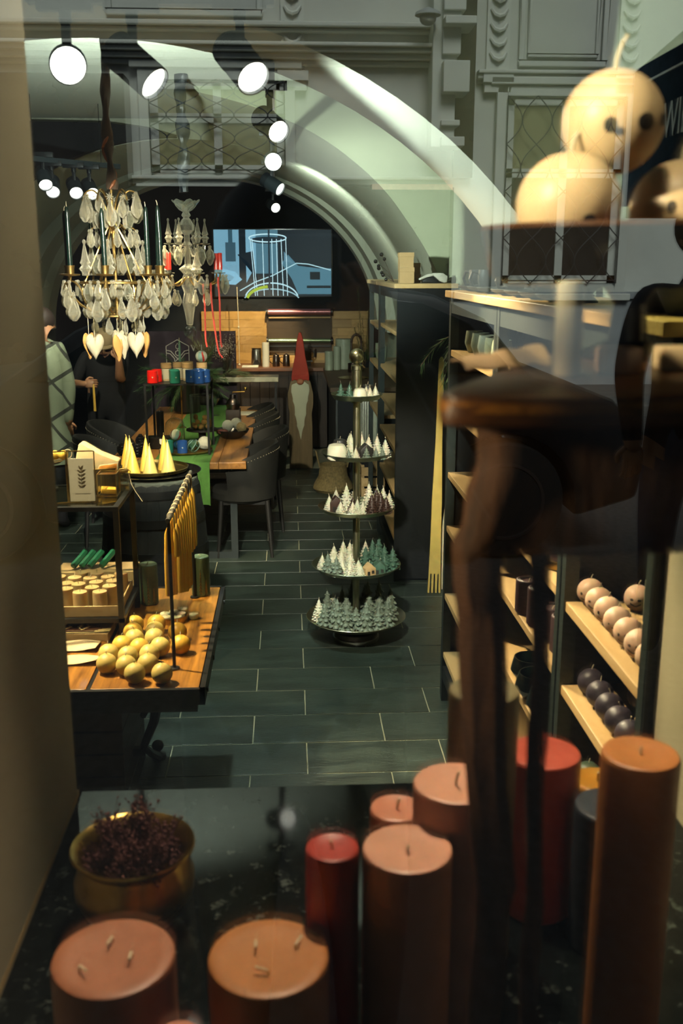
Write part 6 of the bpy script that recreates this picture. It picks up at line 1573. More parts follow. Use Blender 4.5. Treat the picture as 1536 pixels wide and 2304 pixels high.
for k, nm in ((0, 'right rear'), (2, 'left rear'), (4, 'left front'), (6, 'right front')):
    a = 2*PI*k/7 + 0.65
    tag(MB().lathe([(0, 0), (0.0125, 0), (0.0125, 0.10), (0.010, 0.104), (0, 0.103)], 14, wob=lambda q, j: 1+0.12*math.cos(4*q)).build('red_candle', M['wax_redtaper'], loc=(-0.64+0.215*math.cos(a), 6.6+0.215*math.sin(a), 2.06+0.0265)),
        'short red candle on the crystal chandelier, ' + nm + ' arm', 'candle', 'red candles of the crystal chandelier')
for i, (q, z0, z1) in enumerate(((0.100, 1.988, 1.60), (0.150, 1.992, 1.53), (0.200, 2.030, 1.60))):
    a = 2*PI*6/7 + 0.65; x, y = -0.64 + q*math.cos(a), 6.6 + q*math.sin(a)
    g = MB().tube(smo([(x, y+0.012, z0-0.02), (x, y+0.008, z0+0.004), (x, y-0.008, z0+0.004), (x, y-0.014, z0-0.03), (x+0.006, y-0.012, (z0*2+z1)/3), (x+0.004+0.03*(i == 1), y-0.012, z1+0.06), (x+0.012+0.05*(i == 1), y-0.012, z1)]), 0.0062, 6, flat=(0, 1, 0))
    tag(g.build('red_ribbon', M['red_ribbon']), ORD[i] + ' red ribbon from the left hanging under the crystal chandelier', 'ribbon', 'red ribbons of the crystal chandelier')
# stuffed cloth hearts
def heart_me(m):
    g = MB(); n = 36; out = []
    for k in range(n):
        t = 2*PI*k/n; out.append((0.0325*math.sin(t)**3*1.15, 0.0032*(13*math.cos(t)-5*math.cos(2*t)-2*math.cos(3*t)-math.cos(4*t))*1.25))
    vs = []; rows = ((0.0, 0.0), )
    fs = []; L = [(1.0, 0.0), (0.86, 0.0085), (0.55, 0.0145), (0.22, 0.0165)]
    for s in (1, -1):
        b = len(vs)
        for k, th in L: vs += [(x*k, s*th, -0.005 + (z+0.005)*k) for x, z in out]
        vs.append((0, s*0.017, -0.005))
        for r_ in range(3):
            for i in range(n): j = (i+1) % n; fs.append((b+r_*n+i, b+r_*n+j, b+(r_+1)*n+j, b+(r_+1)*n+i))
        for i in range(n): fs.append((b+3*n+i, b+3*n+(i+1) % n, b+4*n))
    return g.add(vs, fs).mesh('cushion', M[m])
hm = [heart_me('heart'), heart_me('heart_ochre')]
for i, (px, dy, z, mm, rz, d) in enumerate(((-0.965, -0.07, 1.742, 1, 1.0, 'ochre cloth heart seen edge-on at the far left'), (-0.930, -0.11, 1.738, 0, 0.25, 'cream and ochre cloth heart second from the left'),
                    (-0.838, 0.03, 1.748, 0, -0.5, 'white cloth heart at the back of the middle cluster'), (-0.822, -0.10, 1.735, 1, 1.15, 'ochre cloth heart turned edge-on in the middle'),
                    (-0.800, -0.07, 1.742, 0, 0.9, 'white satin heart right of the ochre one in the middle'), (-0.738, -0.09, 1.745, 0, -0.15, 'white cloth heart facing the window at the right'),
                    (-0.712, 0.02, 1.742, 1, -0.9, 'brownish cloth heart half hidden at the far right'))):
    t = thing('cloth_heart', d + ', under the gilt chandelier', 'heart', (px, 5.0+dy, z), rz, 'cloth hearts under the gilt chandelier', 1.12)
    part('cushion', hm[mm], t); MB().tube([(0, 0, 0.02), (0, 0, 0.115)], 0.0012, 4).build('string', M['string'], t)

# ---------------------------------------------------------------- tiered metal stand with figure candles
SX, SY = 0.368, 5.46
sd = thing('tiered_stand', 'tall five-tier metal stand with round trays in the middle of the shop', 'display stand', (SX, SY, 0))
MB().lathe([(0, 0), (0.125, 0), (0.125, 0.05), (0.118, 0.055), (0, 0.055)], 40).build('base', M['gun'], sd)
MB().lathe([(0.11, 0), (0.135, 0), (0.135, 0.02), (0.11, 0.02)], 40).build('base_ring', M['steel'], sd)
MB().lathe([(0, 0.05), (0.0195, 0.05), (0.0195, 1.40), (0.028, 1.41), (0.028, 1.555), (0.032, 1.558), (0.032, 1.580), (0.022, 1.588), (0.0, 1.588)], 28).build('pole', M['zinc'], sd)
MB().lathe([(0, 1.585), (0.014, 1.588), (0.018, 1.60)] + [(0.043*math.sin(a), 1.63-0.043*math.cos(a)) for a in [0.45+2.69*k/14 for k in range(14)]] + [(0, 1.673)], 28).build('finial', M['zinc'], sd)
TIER = ((0.1435, 1.396), (0.197, 1.072), (0.218, 0.764), (0.255, 0.424), (0.288, 0.112))
for i, (r, z) in enumerate(TIER):
    MB().lathe([(0.019, 0), (r*0.80, 0), (r*0.88, 0.004), (r, 0.030), (r*0.992, 0.032), (r*0.975, 0.030), (r*0.86, 0.008), (r*0.80, 0.004), (0.019, 0.004)], 56, (0, 0, z)).build('tray', M['zinc' if i in (2, 4) else 'tray_green'], sd)
    MB().lathe([(0.0195, 0), (0.034, 0), (0.030, -0.018), (0.0195, -0.022)], 24, (0, 0, z)).build('collar', M['zinc'], sd)
def fir(name, m, tiers, lob, size, drop, seed):
    """candle cast as a fir tree: overlapping tiers of drooping scales round a core"""
    g = MB(); rg = random.Random(seed)
    g.lathe([(0, 0), (0.31, 0), (0.30, 0.04), (0.26, 0.35), (0.17, 0.65), (0.08, 0.88), (0.035, 0.98), (0, 1.0)], 12)
    for k in range(tiers):
        t = k/(tiers-0.35); R0 = 0.345*(1-t**1.55) + 0.015; z0 = 0.085 + 0.90*t; sz = size*(1-0.62*t)
        nl = max(4, round(lob*(1-0.45*t)))
        for i in range(nl):
            a = 2*PI*(i + 0.5*(k % 2))/nl + rg.uniform(-.08, .08); c, s_ = math.cos(a), math.sin(a)
            b = MB().ball((0, 0, 0), sz, 8, 6, (1.0, 0.92, 0.50))
            for x, y, z in b.v:
                x2 = x*math.cos(drop) + z*math.sin(drop); z2 = -x*math.sin(drop) + z*math.cos(drop)
                X = R0*0.92 + x2
                g.v.append((X*c - y*s_, X*s_ + y*c, max(0.0, z0 + z2*0.62)))
            o = len(g.v) - len(b.v)
            for f in b.f: g.f.append([o+q for q in f]); g.fm.append(0)
    return g.mesh('wax_body', M[m], ang=60)
fir_me = {}
def fm(m, kind):
    if (m, kind) not in fir_me:
        fir_me[(m, kind)] = fir('t', m, *{'fir': (5, 7, 0.165, 0.55, 3), 'cone': (8, 9, 0.105, 0.15, 4), 'pine': (8, 8, 0.115, -0.35, 5)}[kind])
    return fir_me[(m, kind)]
wk = MB().tube([(0, 0, 0), (0.002, 0, 0.008), (0.004, 0.001, 0.015)], 0.0012, 5).mesh('wick', M['wick'])
wkd = MB().tube([(0, 0, 0), (0.002, 0, 0.008), (0.004, 0.001, 0.015)], 0.0012, 5).mesh('wick', M['wick_dark'])
DESC = {'wax_tree': 'sage green', 'wax_white': 'ivory white', 'wax_fir': 'fir green', 'wax_choc': 'chocolate brown', 'wax_dark': 'blackish'}
TN = ('top tray', 'second tray', 'middle tray', 'fourth tray', 'bottom tray')
def place(d, dx, dy):
    s = ('front' if dy < -0.05 else 'rear' if dy > 0.05 else 'mid'); q = ('left' if dx < -0.05 else 'right' if dx > 0.05 else 'centre')
    return s + ' ' + q
NUM = {}
def treec(tier, m, kind, dx, dy, h, w=None):
    r, z = TIER[tier]; w = (w or h*0.62)*(1.34 if kind == 'cone' else 1.16)
    key = (tier, m, place(tier, dx, dy)); NUM[key] = NUM.get(key, 0) + 1
    nm = {'fir': 'fir tree candle', 'cone': 'tree candle', 'pine': 'pine cone candle'}[kind]
    lab = DESC[m] + ' ' + nm + ' at the ' + place(tier, dx, dy) + ' of the ' + TN[tier]
    t = thing('tree_candle', lab, 'candle', (SX+dx, SY+dy, z+0.0045), R.uniform(0, 6), 'figure candles on the tiered stand')
    part('wax_body', fm(m, kind), t, scale=(w, w, h)); part('wick', wkd if m in ('wax_tree', 'wax_fir', 'wax_choc', 'wax_dark') else wk, t, (0, 0, h*0.99))
def blockc(tier, label, m, dx, dy, sz, kind='house'):
    r, z = TIER[tier]; w, d, h = sz
    t = thing('house_candle', label, 'candle', (SX+dx, SY+dy, z+0.0045), R.uniform(-.3, .3), 'figure candles on the tiered stand')
    if kind == 'house':
        MB().prism([(-w/2, 0), (w/2, 0), (w/2, h*0.62), (0, h), (-w/2, h*0.62)], -d/2, d/2, 'y').build('wax_body', M[m], t, bevel=0.002)
        g = MB(); g.box(-w*0.3, -d/2-0.001, 0.0, -w*0.06, -d/2, h*0.42); g.box(w*0.10, -d/2-0.001, h*0.24, w*0.34, -d/2, h*0.48); g.build('door_relief', M['wax_dark'], t, smooth=False)
    else:
        MB().lathe([(0, 0), (w*0.52, 0), (w*0.54, 0.005), (w*0.50, h*0.7), (w*0.40, h*0.93), (w*0.2, h), (0, h)], 24, wob=lambda a, k: 1+0.05*math.sin(3*a+k)+0.03*math.sin(7*a+2*k)).build('wax_body', M[m], t)
    part('wick', wk, t, (0, 0, h))
T = treec
# top tray
T(0, 'wax_fir', 'fir', -0.088, -0.01, 0.085); T(0, 'wax_fir', 'fir', -0.042, -0.035, 0.085, 0.056)
blockc(0, 'ivory boulder shaped candle at the front of the top tray', 'wax_white', 0.012, -0.075, (0.072, 0.072, 0.066), 'rock')
T(0, 'wax_white', 'cone', 0.068, -0.05, 0.066, 0.05); T(0, 'wax_white', 'cone', 0.102, -0.01, 0.07, 0.046); T(0, 'wax_white', 'cone', 0.052, 0.005, 0.065, 0.046)
blockc(0, 'dark dome shaped candle at the rear right of the top tray', 'wax_dark', 0.065, 0.062, (0.07, 0.07, 0.07), 'rock')
# second tray
blockc(1, 'big ivory boulder candle at the left of the second tray', 'wax_white', -0.112, -0.07, (0.105, 0.10, 0.085), 'rock')
blockc(1, 'blackish dome candle behind the ivory boulder on the second tray', 'wax_dark', -0.09, 0.055, (0.085, 0.085, 0.09), 'rock')
blockc(1, 'blackish house candle in the middle of the second tray', 'wax_dark', 0.047, -0.065, (0.075, 0.06, 0.085))
for a in ((-0.03, 0.025, 0.125, 0.066), (0.07, 0.03, 0.105, 0.062), (0.115, 0.0, 0.115, 0.062), (0.155, -0.06, 0.105, 0.062), (-0.012, -0.125, 0.07, 0.046), (0.035, 0.09, 0.11, 0.06), (-0.035, 0.11, 0.10, 0.058)): T(1, 'wax_white', 'cone', *a)
for a in ((-0.052, -0.135, 0.062, 0.045), (0.045, -0.138, 0.075, 0.052), (0.100, -0.11, 0.066, 0.05), (0.135, -0.105, 0.07, 0.044)): T(1, 'wax_tree', 'fir', *a)
# middle tray
for a in ((-0.155, -0.05, 0.095, 0.06), (-0.055, 0.015, 0.14, 0.078), (-0.095, -0.125, 0.078, 0.056), (-0.03, -0.145, 0.08, 0.054), (0.0, -0.095, 0.085, 0.05), (0.028, -0.125, 0.075, 0.045), (0.0, 0.075, 0.13, 0.074), (0.075, 0.05, 0.14, 0.076), (0.155, 0.03, 0.12, 0.07), (0.125, 0.085, 0.11, 0.066), (0.185, -0.01, 0.10, 0.06), (-0.11, 0.09, 0.10, 0.06)): T(2, 'wax_white', 'cone', *a)
blockc(2, 'chocolate dark house candle at the left of the middle tray', 'wax_choc', -0.118, -0.05, (0.07, 0.06, 0.095))
for a in ((0.078, -0.12, 0.115, 0.088), (0.132, -0.07, 0.115, 0.086), (0.16, -0.125 + 0.03, 0.095, 0.075), (0.115, -0.01, 0.12, 0.08), (-0.022, -0.035, 0.085, 0.06)): T(2, 'wax_choc', 'pine', *a)
# fourth tray
for a in ((-0.195, -0.03, 0.085, 0.06), (-0.125, 0.04, 0.12, 0.075), (-0.085, -0.02, 0.11, 0.07), (-0.07, 0.075, 0.135, 0.078), (-0.035, -0.06, 0.10, 0.07), (-0.035, 0.02, 0.145, 0.08), (-0.085, -0.12, 0.085, 0.062), (-0.045, -0.175, 0.085, 0.062), (0.012, -0.19, 0.07, 0.054), (0.005, -0.125, 0.08, 0.056), (-0.005, 0.085, 0.14, 0.08), (0.06, 0.09, 0.13, 0.07), (-0.145, -0.07, 0.085, 0.06)): T(3, 'wax_white', 'cone', *a)
for a in ((-0.165, -0.10, 0.115, 0.08), (-0.12, -0.155, 0.11, 0.082)): T(3, 'wax_tree', 'fir', *a)
for a in ((0.055, 0.0, 0.125, 0.082), (0.098, 0.055, 0.15, 0.085), (0.115, -0.035, 0.13, 0.085), (0.165, 0.035, 0.12, 0.08), (0.205, -0.045, 0.125, 0.088), (0.155, -0.09, 0.09, 0.07), (0.14, 0.12, 0.15, 0.08)): T(3, 'wax_fir', 'fir', *a)
blockc(3, 'natural tan house candle at the front of the fourth tray', 'kraft', 0.062, -0.165, (0.062, 0.05, 0.078))
blockc(3, 'dark green house candle right of the tan one on the fourth tray', 'wax_fir', 0.122, -0.150, (0.066, 0.05, 0.085))
# bottom tray
for a in ((-0.215, -0.02, 0.13, 0.075), (-0.13, 0.07, 0.13, 0.075)): T(4, 'wax_white', 'cone', *a)
bt = [(-0.185, -0.085), (-0.125, -0.045), (-0.115, -0.135), (-0.05, -0.085), (-0.065, -0.195), (-0.01, -0.15), (-0.055, 0.0), (0.045, -0.20), (0.055, -0.11), (0.075, -0.03), (0.115, -0.165), (0.13, -0.075), (0.17, -0.13), (0.19, -0.03), (0.135, 0.02),
      (-0.075, 0.10), (0.005, 0.10), (0.075, 0.085), (0.205, 0.055), (0.145, 0.125), (0.065, 0.175), (-0.01, 0.19), (-0.165, 0.02)]
for i, (x, y) in enumerate(bt):
    hh = 0.125 + 0.045*((i*7) % 5)/4 + (0.03 if y > 0.05 else 0)
    T(4, 'wax_tree', 'fir', x, y, hh, 0.088 + 0.012*((i*3) % 4)/3)

# tell look-alike tree candles apart by their order from the left
same = {}
for o in list(COL.objects):
    if o.get('category') == 'candle' and o.name.startswith('tree_candle'): same.setdefault(o['label'], []).append(o)
for lab, os_ in same.items():
    if len(os_) > 1:
        os_.sort(key=lambda o: o.location.x)
        for i, o in enumerate(os_):
            o['label'] = lab + (', left of two' if i == 0 else ', right of two') if len(os_) == 2 else lab + ', ' + ORD[i] + ' from left'

# ---------------------------------------------------------------- wall racks on the right
def rack(label, y0, y1, shelves, xf=0.735, xb=1.085, top=True, side=None, zt=2.0):
    t = thing('wall_rack', label, 'rack', ((xf+xb)/2, (y0+y1)/2, 0))
    cx, cy = (xf+xb)/2, (y0+y1)/2; w = 0.038
    for x in (xf+w/2, xb-w/2):
        for y in (y0+w/2, y1-w/2):
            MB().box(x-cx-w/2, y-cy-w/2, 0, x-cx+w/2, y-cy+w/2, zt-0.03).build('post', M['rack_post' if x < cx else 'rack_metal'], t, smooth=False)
    for z in (zt-0.10, 0.12):
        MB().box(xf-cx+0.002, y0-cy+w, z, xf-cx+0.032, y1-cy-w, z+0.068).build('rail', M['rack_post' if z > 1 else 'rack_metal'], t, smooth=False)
    MB().box(xb-cx-0.012, y0-cy, 0.05, xb-cx, y1-cy, zt-0.03).build('back_panel', M['rack_back'], t, smooth=False)
    for s in ('far', 'near'):
        if side and s in side:
            y = (y1-cy-0.004) if s == 'far' else (y0-cy-0.008)
            MB().box(xf-cx, y, 0.02, xb-cx, y+0.012, zt-0.03).build('side_panel', M['rack_metal'], t, smooth=False)
    if top: MB().box(xf-cx-0.022, y0-cy-0.012, zt-0.03, xb-cx+0.006, y1-cy+0.012, zt).build('top_board', M['shelf'], t, smooth=False, bevel=0.003)
    for z in shelves: MB().box(xf-cx+0.004, y0-cy+w+0.002, z-0.028, xb-cx-0.014, y1-cy-w-0.002, z).build('shelf', M['shelf'], t, smooth=False, bevel=0.0025)
    return t
rack('black wall rack with oak shelves, farthest of the three near ones', 3.555, 4.605, (1.735, 1.472, 1.165, 0.905, 0.565, 0.262), side=('far',))
rack('black wall rack with oak shelves in the middle of the near three', 2.575, 3.545, (1.735, 1.232, 0.996, 0.742), side=('near',))
rack('black wall rack with oak shelves nearest to the window', 1.905, 2.565, (1.222, 0.980, 0.72), side=('far', 'near'))
rack('black rack showing its closed dark side panel behind the tiered stand', 6.52, 7.78, (1.69, 1.38, 1.15, 0.905, 0.6, 0.30), 0.70, 1.085, side=('near',))
rack('black rack farthest back along the right wall', 7.86, 8.80, (1.66, 1.335, 0.95, 0.5), 0.70, 1.085)

def cupme(r, h, m, handle=False, belly=0.0, n=24):
    pr = [(0, 0), (r*0.62, 0), (r*0.70, 0.004), (r*(0.98+belly), h*0.45), (r*(0.95+belly*0.3), h*0.8), (r*0.90, h), (r*0.84, h), (r*0.86, h*0.8), (r*0.86, h*0.45), (r*0.6, 0.008), (0, 0.007)]
    g = MB().lathe(pr, n)
    if handle: g.tube([(r*0.9, 0, h*0.85), (r*1.5, 0, h*0.9), (r*1.75, 0, h*0.55), (r*1.4, 0, h*0.22), (r*0.9, 0, h*0.25)], h*0.075, 8)
    return g.mesh('body', M[m])
def vessel(name, label, cat, loc, me, group=None, rot=0.0, s=1.0):
    o = bpy.data.objects.new(name, me); COL.objects.link(o); o.location = loc; o.rotation_euler = (0, 0, rot); o.scale = (s,)*3
    return tag(o, label, cat, group)
# pottery on top of the near racks
ZT = 2.0005
sauc = MB().lathe([(0, 0), (0.04, 0), (0.075, 0.012), (0.086, 0.022), (0.083, 0.024), (0.07, 0.014), (0.035, 0.005), (0, 0.005)], 32).mesh('saucer', M['pottery'])
mugm = cupme(0.042, 0.085, 'pottery', True); egg = MB().lathe([(0, 0), (0.028, 0), (0.03, 0.004), (0.014, 0.018), (0.013, 0.026), (0.034, 0.048), (0.037, 0.065), (0.028, 0.088), (0.030, 0.098), (0.026, 0.098), (0.030, 0.066), (0, 0.045)], 22).mesh('goblet', M['pottery'])
G1 = 'dark pottery on top of the near racks'
for i, y in enumerate((4.42, 4.20, 3.98, 3.70, 3.47, 3.25, 3.02)):
    vessel('saucer', 'dark stoneware saucer on the rack top, ' + ORD[i] + ' from the far end', 'saucer', (0.825, y, ZT), sauc, 'dark saucers on the racks')
for i, y in enumerate((4.42, 4.20, 3.70, 3.25)):
    vessel('pottery_mug', 'dark stoneware mug with loop handle on a saucer, ' + ORD[i] + ' from the far end', 'mug', (0.825, y, ZT+0.0055), mugm, G1, 2.4+0.5*i)
for i, (x, y) in enumerate(((0.90, 4.30), (0.93, 4.07), (0.90, 3.80), (0.94, 3.60), (0.90, 3.36), (0.93, 3.14), (0.87, 2.92))):
    vessel('pottery_goblet', 'small dark stoneware goblet on the rack top, ' + ORD[i] + ' from the far end', 'goblet', (x, y, ZT), egg, G1)
jug = thing('pottery_jug', 'dark bellied jug carrying a saucer and small vase on the rack top', 'jug', (0.90, 3.935, ZT))
MB().lathe([(0, 0), (0.05, 0), (0.055, 0.006), (0.050, 0.06), (0.036, 0.10), (0.030, 0.115), (0, 0.115)], 28).build('body', M['pottery'], jug)
vessel('saucer', 'dark saucer balanced on the bellied jug', 'saucer', (0.90, 3.935, ZT+0.1155), sauc, None, 0, 0.72)
vessel('pottery_vase', 'small dark vase on top of the balanced saucer', 'vase', (0.90, 3.935, ZT+0.1205), MB().lathe([(0, 0), (0.022, 0), (0.038, 0.03), (0.034, 0.055), (0.022, 0.072), (0.026, 0.085), (0.022, 0.085), (0, 0.06)], 22).mesh('vase', M['pottery']))
for i, (y, s) in enumerate(((2.44, 1.0), (2.28, 1.12), (2.14, 1.25))):
    vessel('pottery_crock', 'dark stoneware crock near the window end of the rack top, ' + ORD[i] + ' from the far end', 'crock', (0.86, y, ZT), cupme(0.055, 0.10, 'pottery', False, 0.1), 'dark crocks on the near rack', 0, s)
# cups and candles on the shelves
pale = cupme(0.040, 0.095, 'celadon', False, 0.08); pale2 = cupme(0.040, 0.095, 'celadon_pale', False, 0.08)
for i, y in enumerate((4.40, 4.25, 4.10, 3.96, 3.82)):
    vessel('celadon_cup', 'pale green ceramic cup on the upper shelf, ' + ORD[i] + ' from the far end', 'cup', (0.815, y, 1.7355), pale2 if i == 2 else pale, 'pale green cups on the upper shelf')
tl = cupme(0.045, 0.075, 'teal_pot', False, 0.05)
vessel('teal_bowl', 'teal green cup in front on the third shelf of the far near rack', 'cup', (0.805, 4.05, 1.1655), tl); vessel('teal_bowl', 'teal green cup behind the front one on the third shelf', 'cup', (0.86, 4.16, 1.1655), tl)
vessel('celadon_cup', 'small pale cup on the second shelf beside the driftwood', 'cup', (0.80, 4.02, 1.4725), pale, None, 0, 0.8)
for i, (y, m, wd_) in enumerate(((3.42, 'celadon', 'sage green'), (3.26, 'wax_cream', 'cream'), (3.10, 'wax_cream', 'cream'))):
    face_ball(wd_ + ' ball candle, upper shelf of the middle rack, ' + ORD[i] + ' from far end', (0.80, y, 1.7355+0.042), 0.042, m, None, i, 'ball candles on the upper shelf', 0.016, False)
ringm = MB(); ringm.tube([(0.045*math.cos(a), 0, 0.055+0.045*math.sin(a)) for a in [2*PI*k/28 for k in range(28)]], 0.011, 10, True)
vessel('ring_holder', 'black ceramic ring holder on the lowest shelf of the far near rack', 'candle holder', (0.815, 4.17, 0.264), ringm.mesh('ring', M['black_pot']), None, 0.35)
vessel('dark_jar', 'dark brown jar on the fifth shelf of the far near rack', 'jar', (0.80, 4.22, 0.5655), cupme(0.05, 0.09, 'wax_choc'))
# middle rack: candles in gilt rings, plum pillars, black bowls
for i, y in enumerate((3.07, 2.93, 2.80)):
    t = pillar('short dark candle in a gilt ring on the shelf, ' + ORD[i] + ' from the far end', (0.80, y, 1.2345), 1.2345+0.085, 0.066, 'wax_aubergine', (0.010, (0.003, 0)), group='candles in gilt rings')
    MB().lathe([(0.0335, 0), (0.045, 0), (0.046, 0.002), (0.046, 0.024), (0.0335, 0.024)], 32).build('gilt_ring', M['brass'], t)
for i, (x, y, h) in enumerate(((0.775, 3.075, 0.115), (0.785, 2.955, 0.125), (0.79, 2.835, 0.105), (0.90, 3.05, 0.15), (0.80, 2.72, 0.115))):
    t = pillar('aubergine pillar candle with hollow top on the third shelf, ' + ORD[i] + (' from the far end' if i < 3 else ' one, standing behind' if i == 3 else ' one, nearest the window'), (x, y, 0.9965), 0.9965+h, 0.086, 'wax_aubergine', (0.016, (0.006, 0)), group='aubergine pillars on the middle rack', concave=0.012)
    MB().tube([(0.0305*math.cos(a), 0.0305*math.sin(a), h-0.004) for a in [2*PI*k/32 for k in range(32)]], 0.0025, 5, True).build('inner_edge', M['wax_dark'], t)
bb = cupme(0.062, 0.085, 'black_pot', False, 0.1, 32)
for i, (x, y) in enumerate(((0.80, 3.10), (0.785, 2.965), (0.79, 2.83), (0.79, 2.70))):
    vessel('black_bowl', 'black ceramic bowl on the lower shelf of the middle rack, ' + ORD[i] + ' from the far end', 'bowl', (x, y, 0.7425), bb, 'black bowls on the middle rack')
    o = MB().lathe([(0, 0), (0.045, 0), (0, 0.004)], 20).build('wax_fill', M['wax_fir'], bpy.data.objects['black_bowl' if i == 0 else 'black_bowl.%03d' % i], loc=(0, 0, 0.045))
# rack nearest the window: blush face balls, plum balls
G3 = 'blush face ball candles on the near rack'
for i, y in enumerate((2.50, 2.425, 2.35, 2.272, 2.194, 2.116, 2.04)):
    face_ball('blush ball candle with a painted face, ' + ORD[i] + ' from the far end of the row', (0.797, y, 1.2225+0.0355), 0.0355, 'wax_blush', ('eyes', 'grin', 'eyes', 'dots')[i % 4], -0.75, G3, 0.014, False)
face_ball('shaded blush ball candle with a smile standing behind the row', (0.905, 2.440, 1.2225+0.0355), 0.0355, 'wax_blush', 'grin', -0.5, G3, 0.014, False)
pillar('pale sage pillar candle behind the blush balls', (0.915, 2.345, 1.2225), 1.2225+0.115, 0.055, 'celadon', (0.012, (0.003, 0)))
G4 = 'plum ball candles on the near rack'
for i, y in enumerate((2.455, 2.376, 2.298, 2.220, 2.142, 2.064)):
    face_ball('dark plum ball candle, ' + ORD[i] + ' from the far end of the row', (0.80, y, 0.9805+0.0365), 0.0365, 'wax_plum', None, i*1.1, G4, 0.014, False)
for i, y in enumerate((2.36, 2.27)):
    face_ball('dark plum ball candle behind the row, ' + ('farther' if i == 0 else 'nearer') + ' of two', (0.905, y, 0.9805+0.0365), 0.0365, 'wax_plum', None, i*2.0, G4, 0.014, False)
face_ball('green ball candle on the lowest visible shelf behind the orange pillar', (0.80, 2.43, 0.7205+0.036), 0.036, 'wax_fir', None, 0.5, None, 0.012, False)
# far rack top: kraft boxes, scanner, twig
def kbox(label, x, y, z, w, h, rot=0.0):
    t = thing('kraft_box', label, 'box', (x, y, z), rot, 'kraft boxes on the far rack')
    MB().box(-w/2+.003, -w/2+.003, 0, w/2-.003, w/2-.003, h).build('body', M['kraft'], t, smooth=False)
    MB().box(-w/2, -w/2, h-0.026, w/2, w/2, h+0.002).build('lid', M['kraft'], t, smooth=False, bevel=0.002)
kbox('kraft lidded box, lower one of the front stack', 0.770, 6.66, 2.0005, 0.100, 0.098); kbox('kraft lidded box, upper one of the front stack', 0.766, 6.66, 2.1012, 0.095, 0.092, 0.04)
kbox('kraft lidded box behind the front stack, lower', 0.835, 6.80, 2.0005, 0.09, 0.055); kbox('kraft lidded box behind the front stack, upper', 0.832, 6.80, 2.058, 0.086, 0.07, 0.05)
scn = thing('barcode_scanner', 'white and black handheld barcode scanner lying on the far rack', 'scanner', (0.92, 6.62, 2.0005))
MB().prism([(-0.075, 0.03), (-0.07, 0.018), (-0.03, 0.034), (0.02, 0.05), (0.06, 0.015), (0.085, 0.004), (0.11, 0.006), (0.115, 0.045), (0.08, 0.066), (0.03, 0.066), (-0.02, 0.056)], -0.028, 0.028, 'y').build('shell', M['white_plastic'], scn, bevel=0.008)
MB().prism([(-0.055, 0.016), (-0.045, 0.004), (0.04, 0.002), (0.058, 0.008), (0.02, 0.046), (-0.02, 0.034)], -0.022, 0.022, 'y').build('grip', M['dark_plastic'], scn, bevel=0.005)
MB().tube([(0.10, 0.02, 0.01), (0.14, 0.03, 0.02), (0.15, 0.08, 0.012), (0.06, 0.11, 0.006), (-0.04, 0.10, 0.006)], 0.004, 6).build('cable', M['white_plastic'], scn)
tag(MB().box(-0.06, -0.04, 0, 0.06, 0.04, 0.05).build('card_reader', M['white_plastic'], loc=(0.975, 6.80, 2.0005), bevel=0.006), 'small white device behind the barcode scanner', 'device')
tg = thing('berry_twig', 'dark twig with seed heads left of the kraft boxes', 'twig', (0.70, 6.95, 2.0005))
g = MB(); g2 = MB(); rg = random.Random(2)
for k in range(4):
    e = (-0.05-0.03*k % 0.07, rg.uniform(-.05, .05), 0.05+0.045*k); g.tube([(0.02, 0, 0.004), (-0.02, 0, e[2]*0.5), e], [0.003, 0.002, 0.0012], 5)
    g2.ball(e, 0.014, 8, 6); g2.ball((e[0]+0.02, e[1], e[2]-0.03), 0.012, 8, 6)
g.build('stems', M['twig'], tg); g2.build('seed_heads', M['dark_gloss'], tg)
# glasses on the farthest rack
gl_ = cupme(0.035, 0.13, 'celadon', False, 0.0)
for i, y in enumerate((8.70, 8.58, 8.46, 8.34)):
    vessel('sage_tumbler', 'tall sage tumbler on the farthest rack, ' + ORD[i] + ' from the back', 'tumbler', (0.78, y, 1.3355), gl_, 'sage tumblers on the farthest rack')
# giant wooden fork and spoon, pine sprig
fk = thing('wooden_fork', 'giant yellow wooden fork standing against the dark rack side', 'fork', (0.940, 6.26, 0.0), (math.radians(-4.2), math.radians(1.2), 0))
fo = [(-0.006, 1.55), (-0.016, 1.53), (-0.022, 1.0), (-0.033, 0.62), (-0.034, 0.40), (-0.040, 0.10), (-0.044, 0.0)]
tn = [(-0.030, 0.0), (-0.028, 0.13), (-0.020, 0.13), (-0.019, 0.0), (-0.006, 0.0), (-0.004, 0.13), (0.004, 0.13), (0.006, 0.0), (0.019, 0.0), (0.020, 0.13), (0.028, 0.13), (0.030, 0.0)]
MB().prism(fo + tn + [(-x, z) for x, z in fo[::-1]], -0.009, 0.009, 'y').build('body', M['wax_yellow'], fk, bevel=0.003)
sp_ = thing('wooden_spatula', 'pale giant wooden spatula half hidden behind the fork', 'spatula', (1.01, 6.33, 0.0), (math.radians(-4.2), math.radians(3), 0))
so_ = [(-0.006, 0.92), (-0.014, 0.88), (-0.02, 0.6), (-0.038, 0.36), (-0.044, 0.12), (-0.03, 0.0)]
MB().prism(so_ + [(-x, z) for x, z in so_[::-1]], -0.008, 0.008, 'y').build('body', M['wax_cream'], sp_, bevel=0.003)
ps = pine('dark pine sprig hanging on a thread beside the near rack', 'hanging_sprig', (0.795, 4.78, 1.79), 12, 0.17, (1, 0.6), 31, up=-0.9, nl=0.07)
MB().tube([(0, 0, 0), (0.01, 0, 0.15), (0.005, -0.1, 0.235)], 0.0015, 4).build('thread', M['string'], ps)

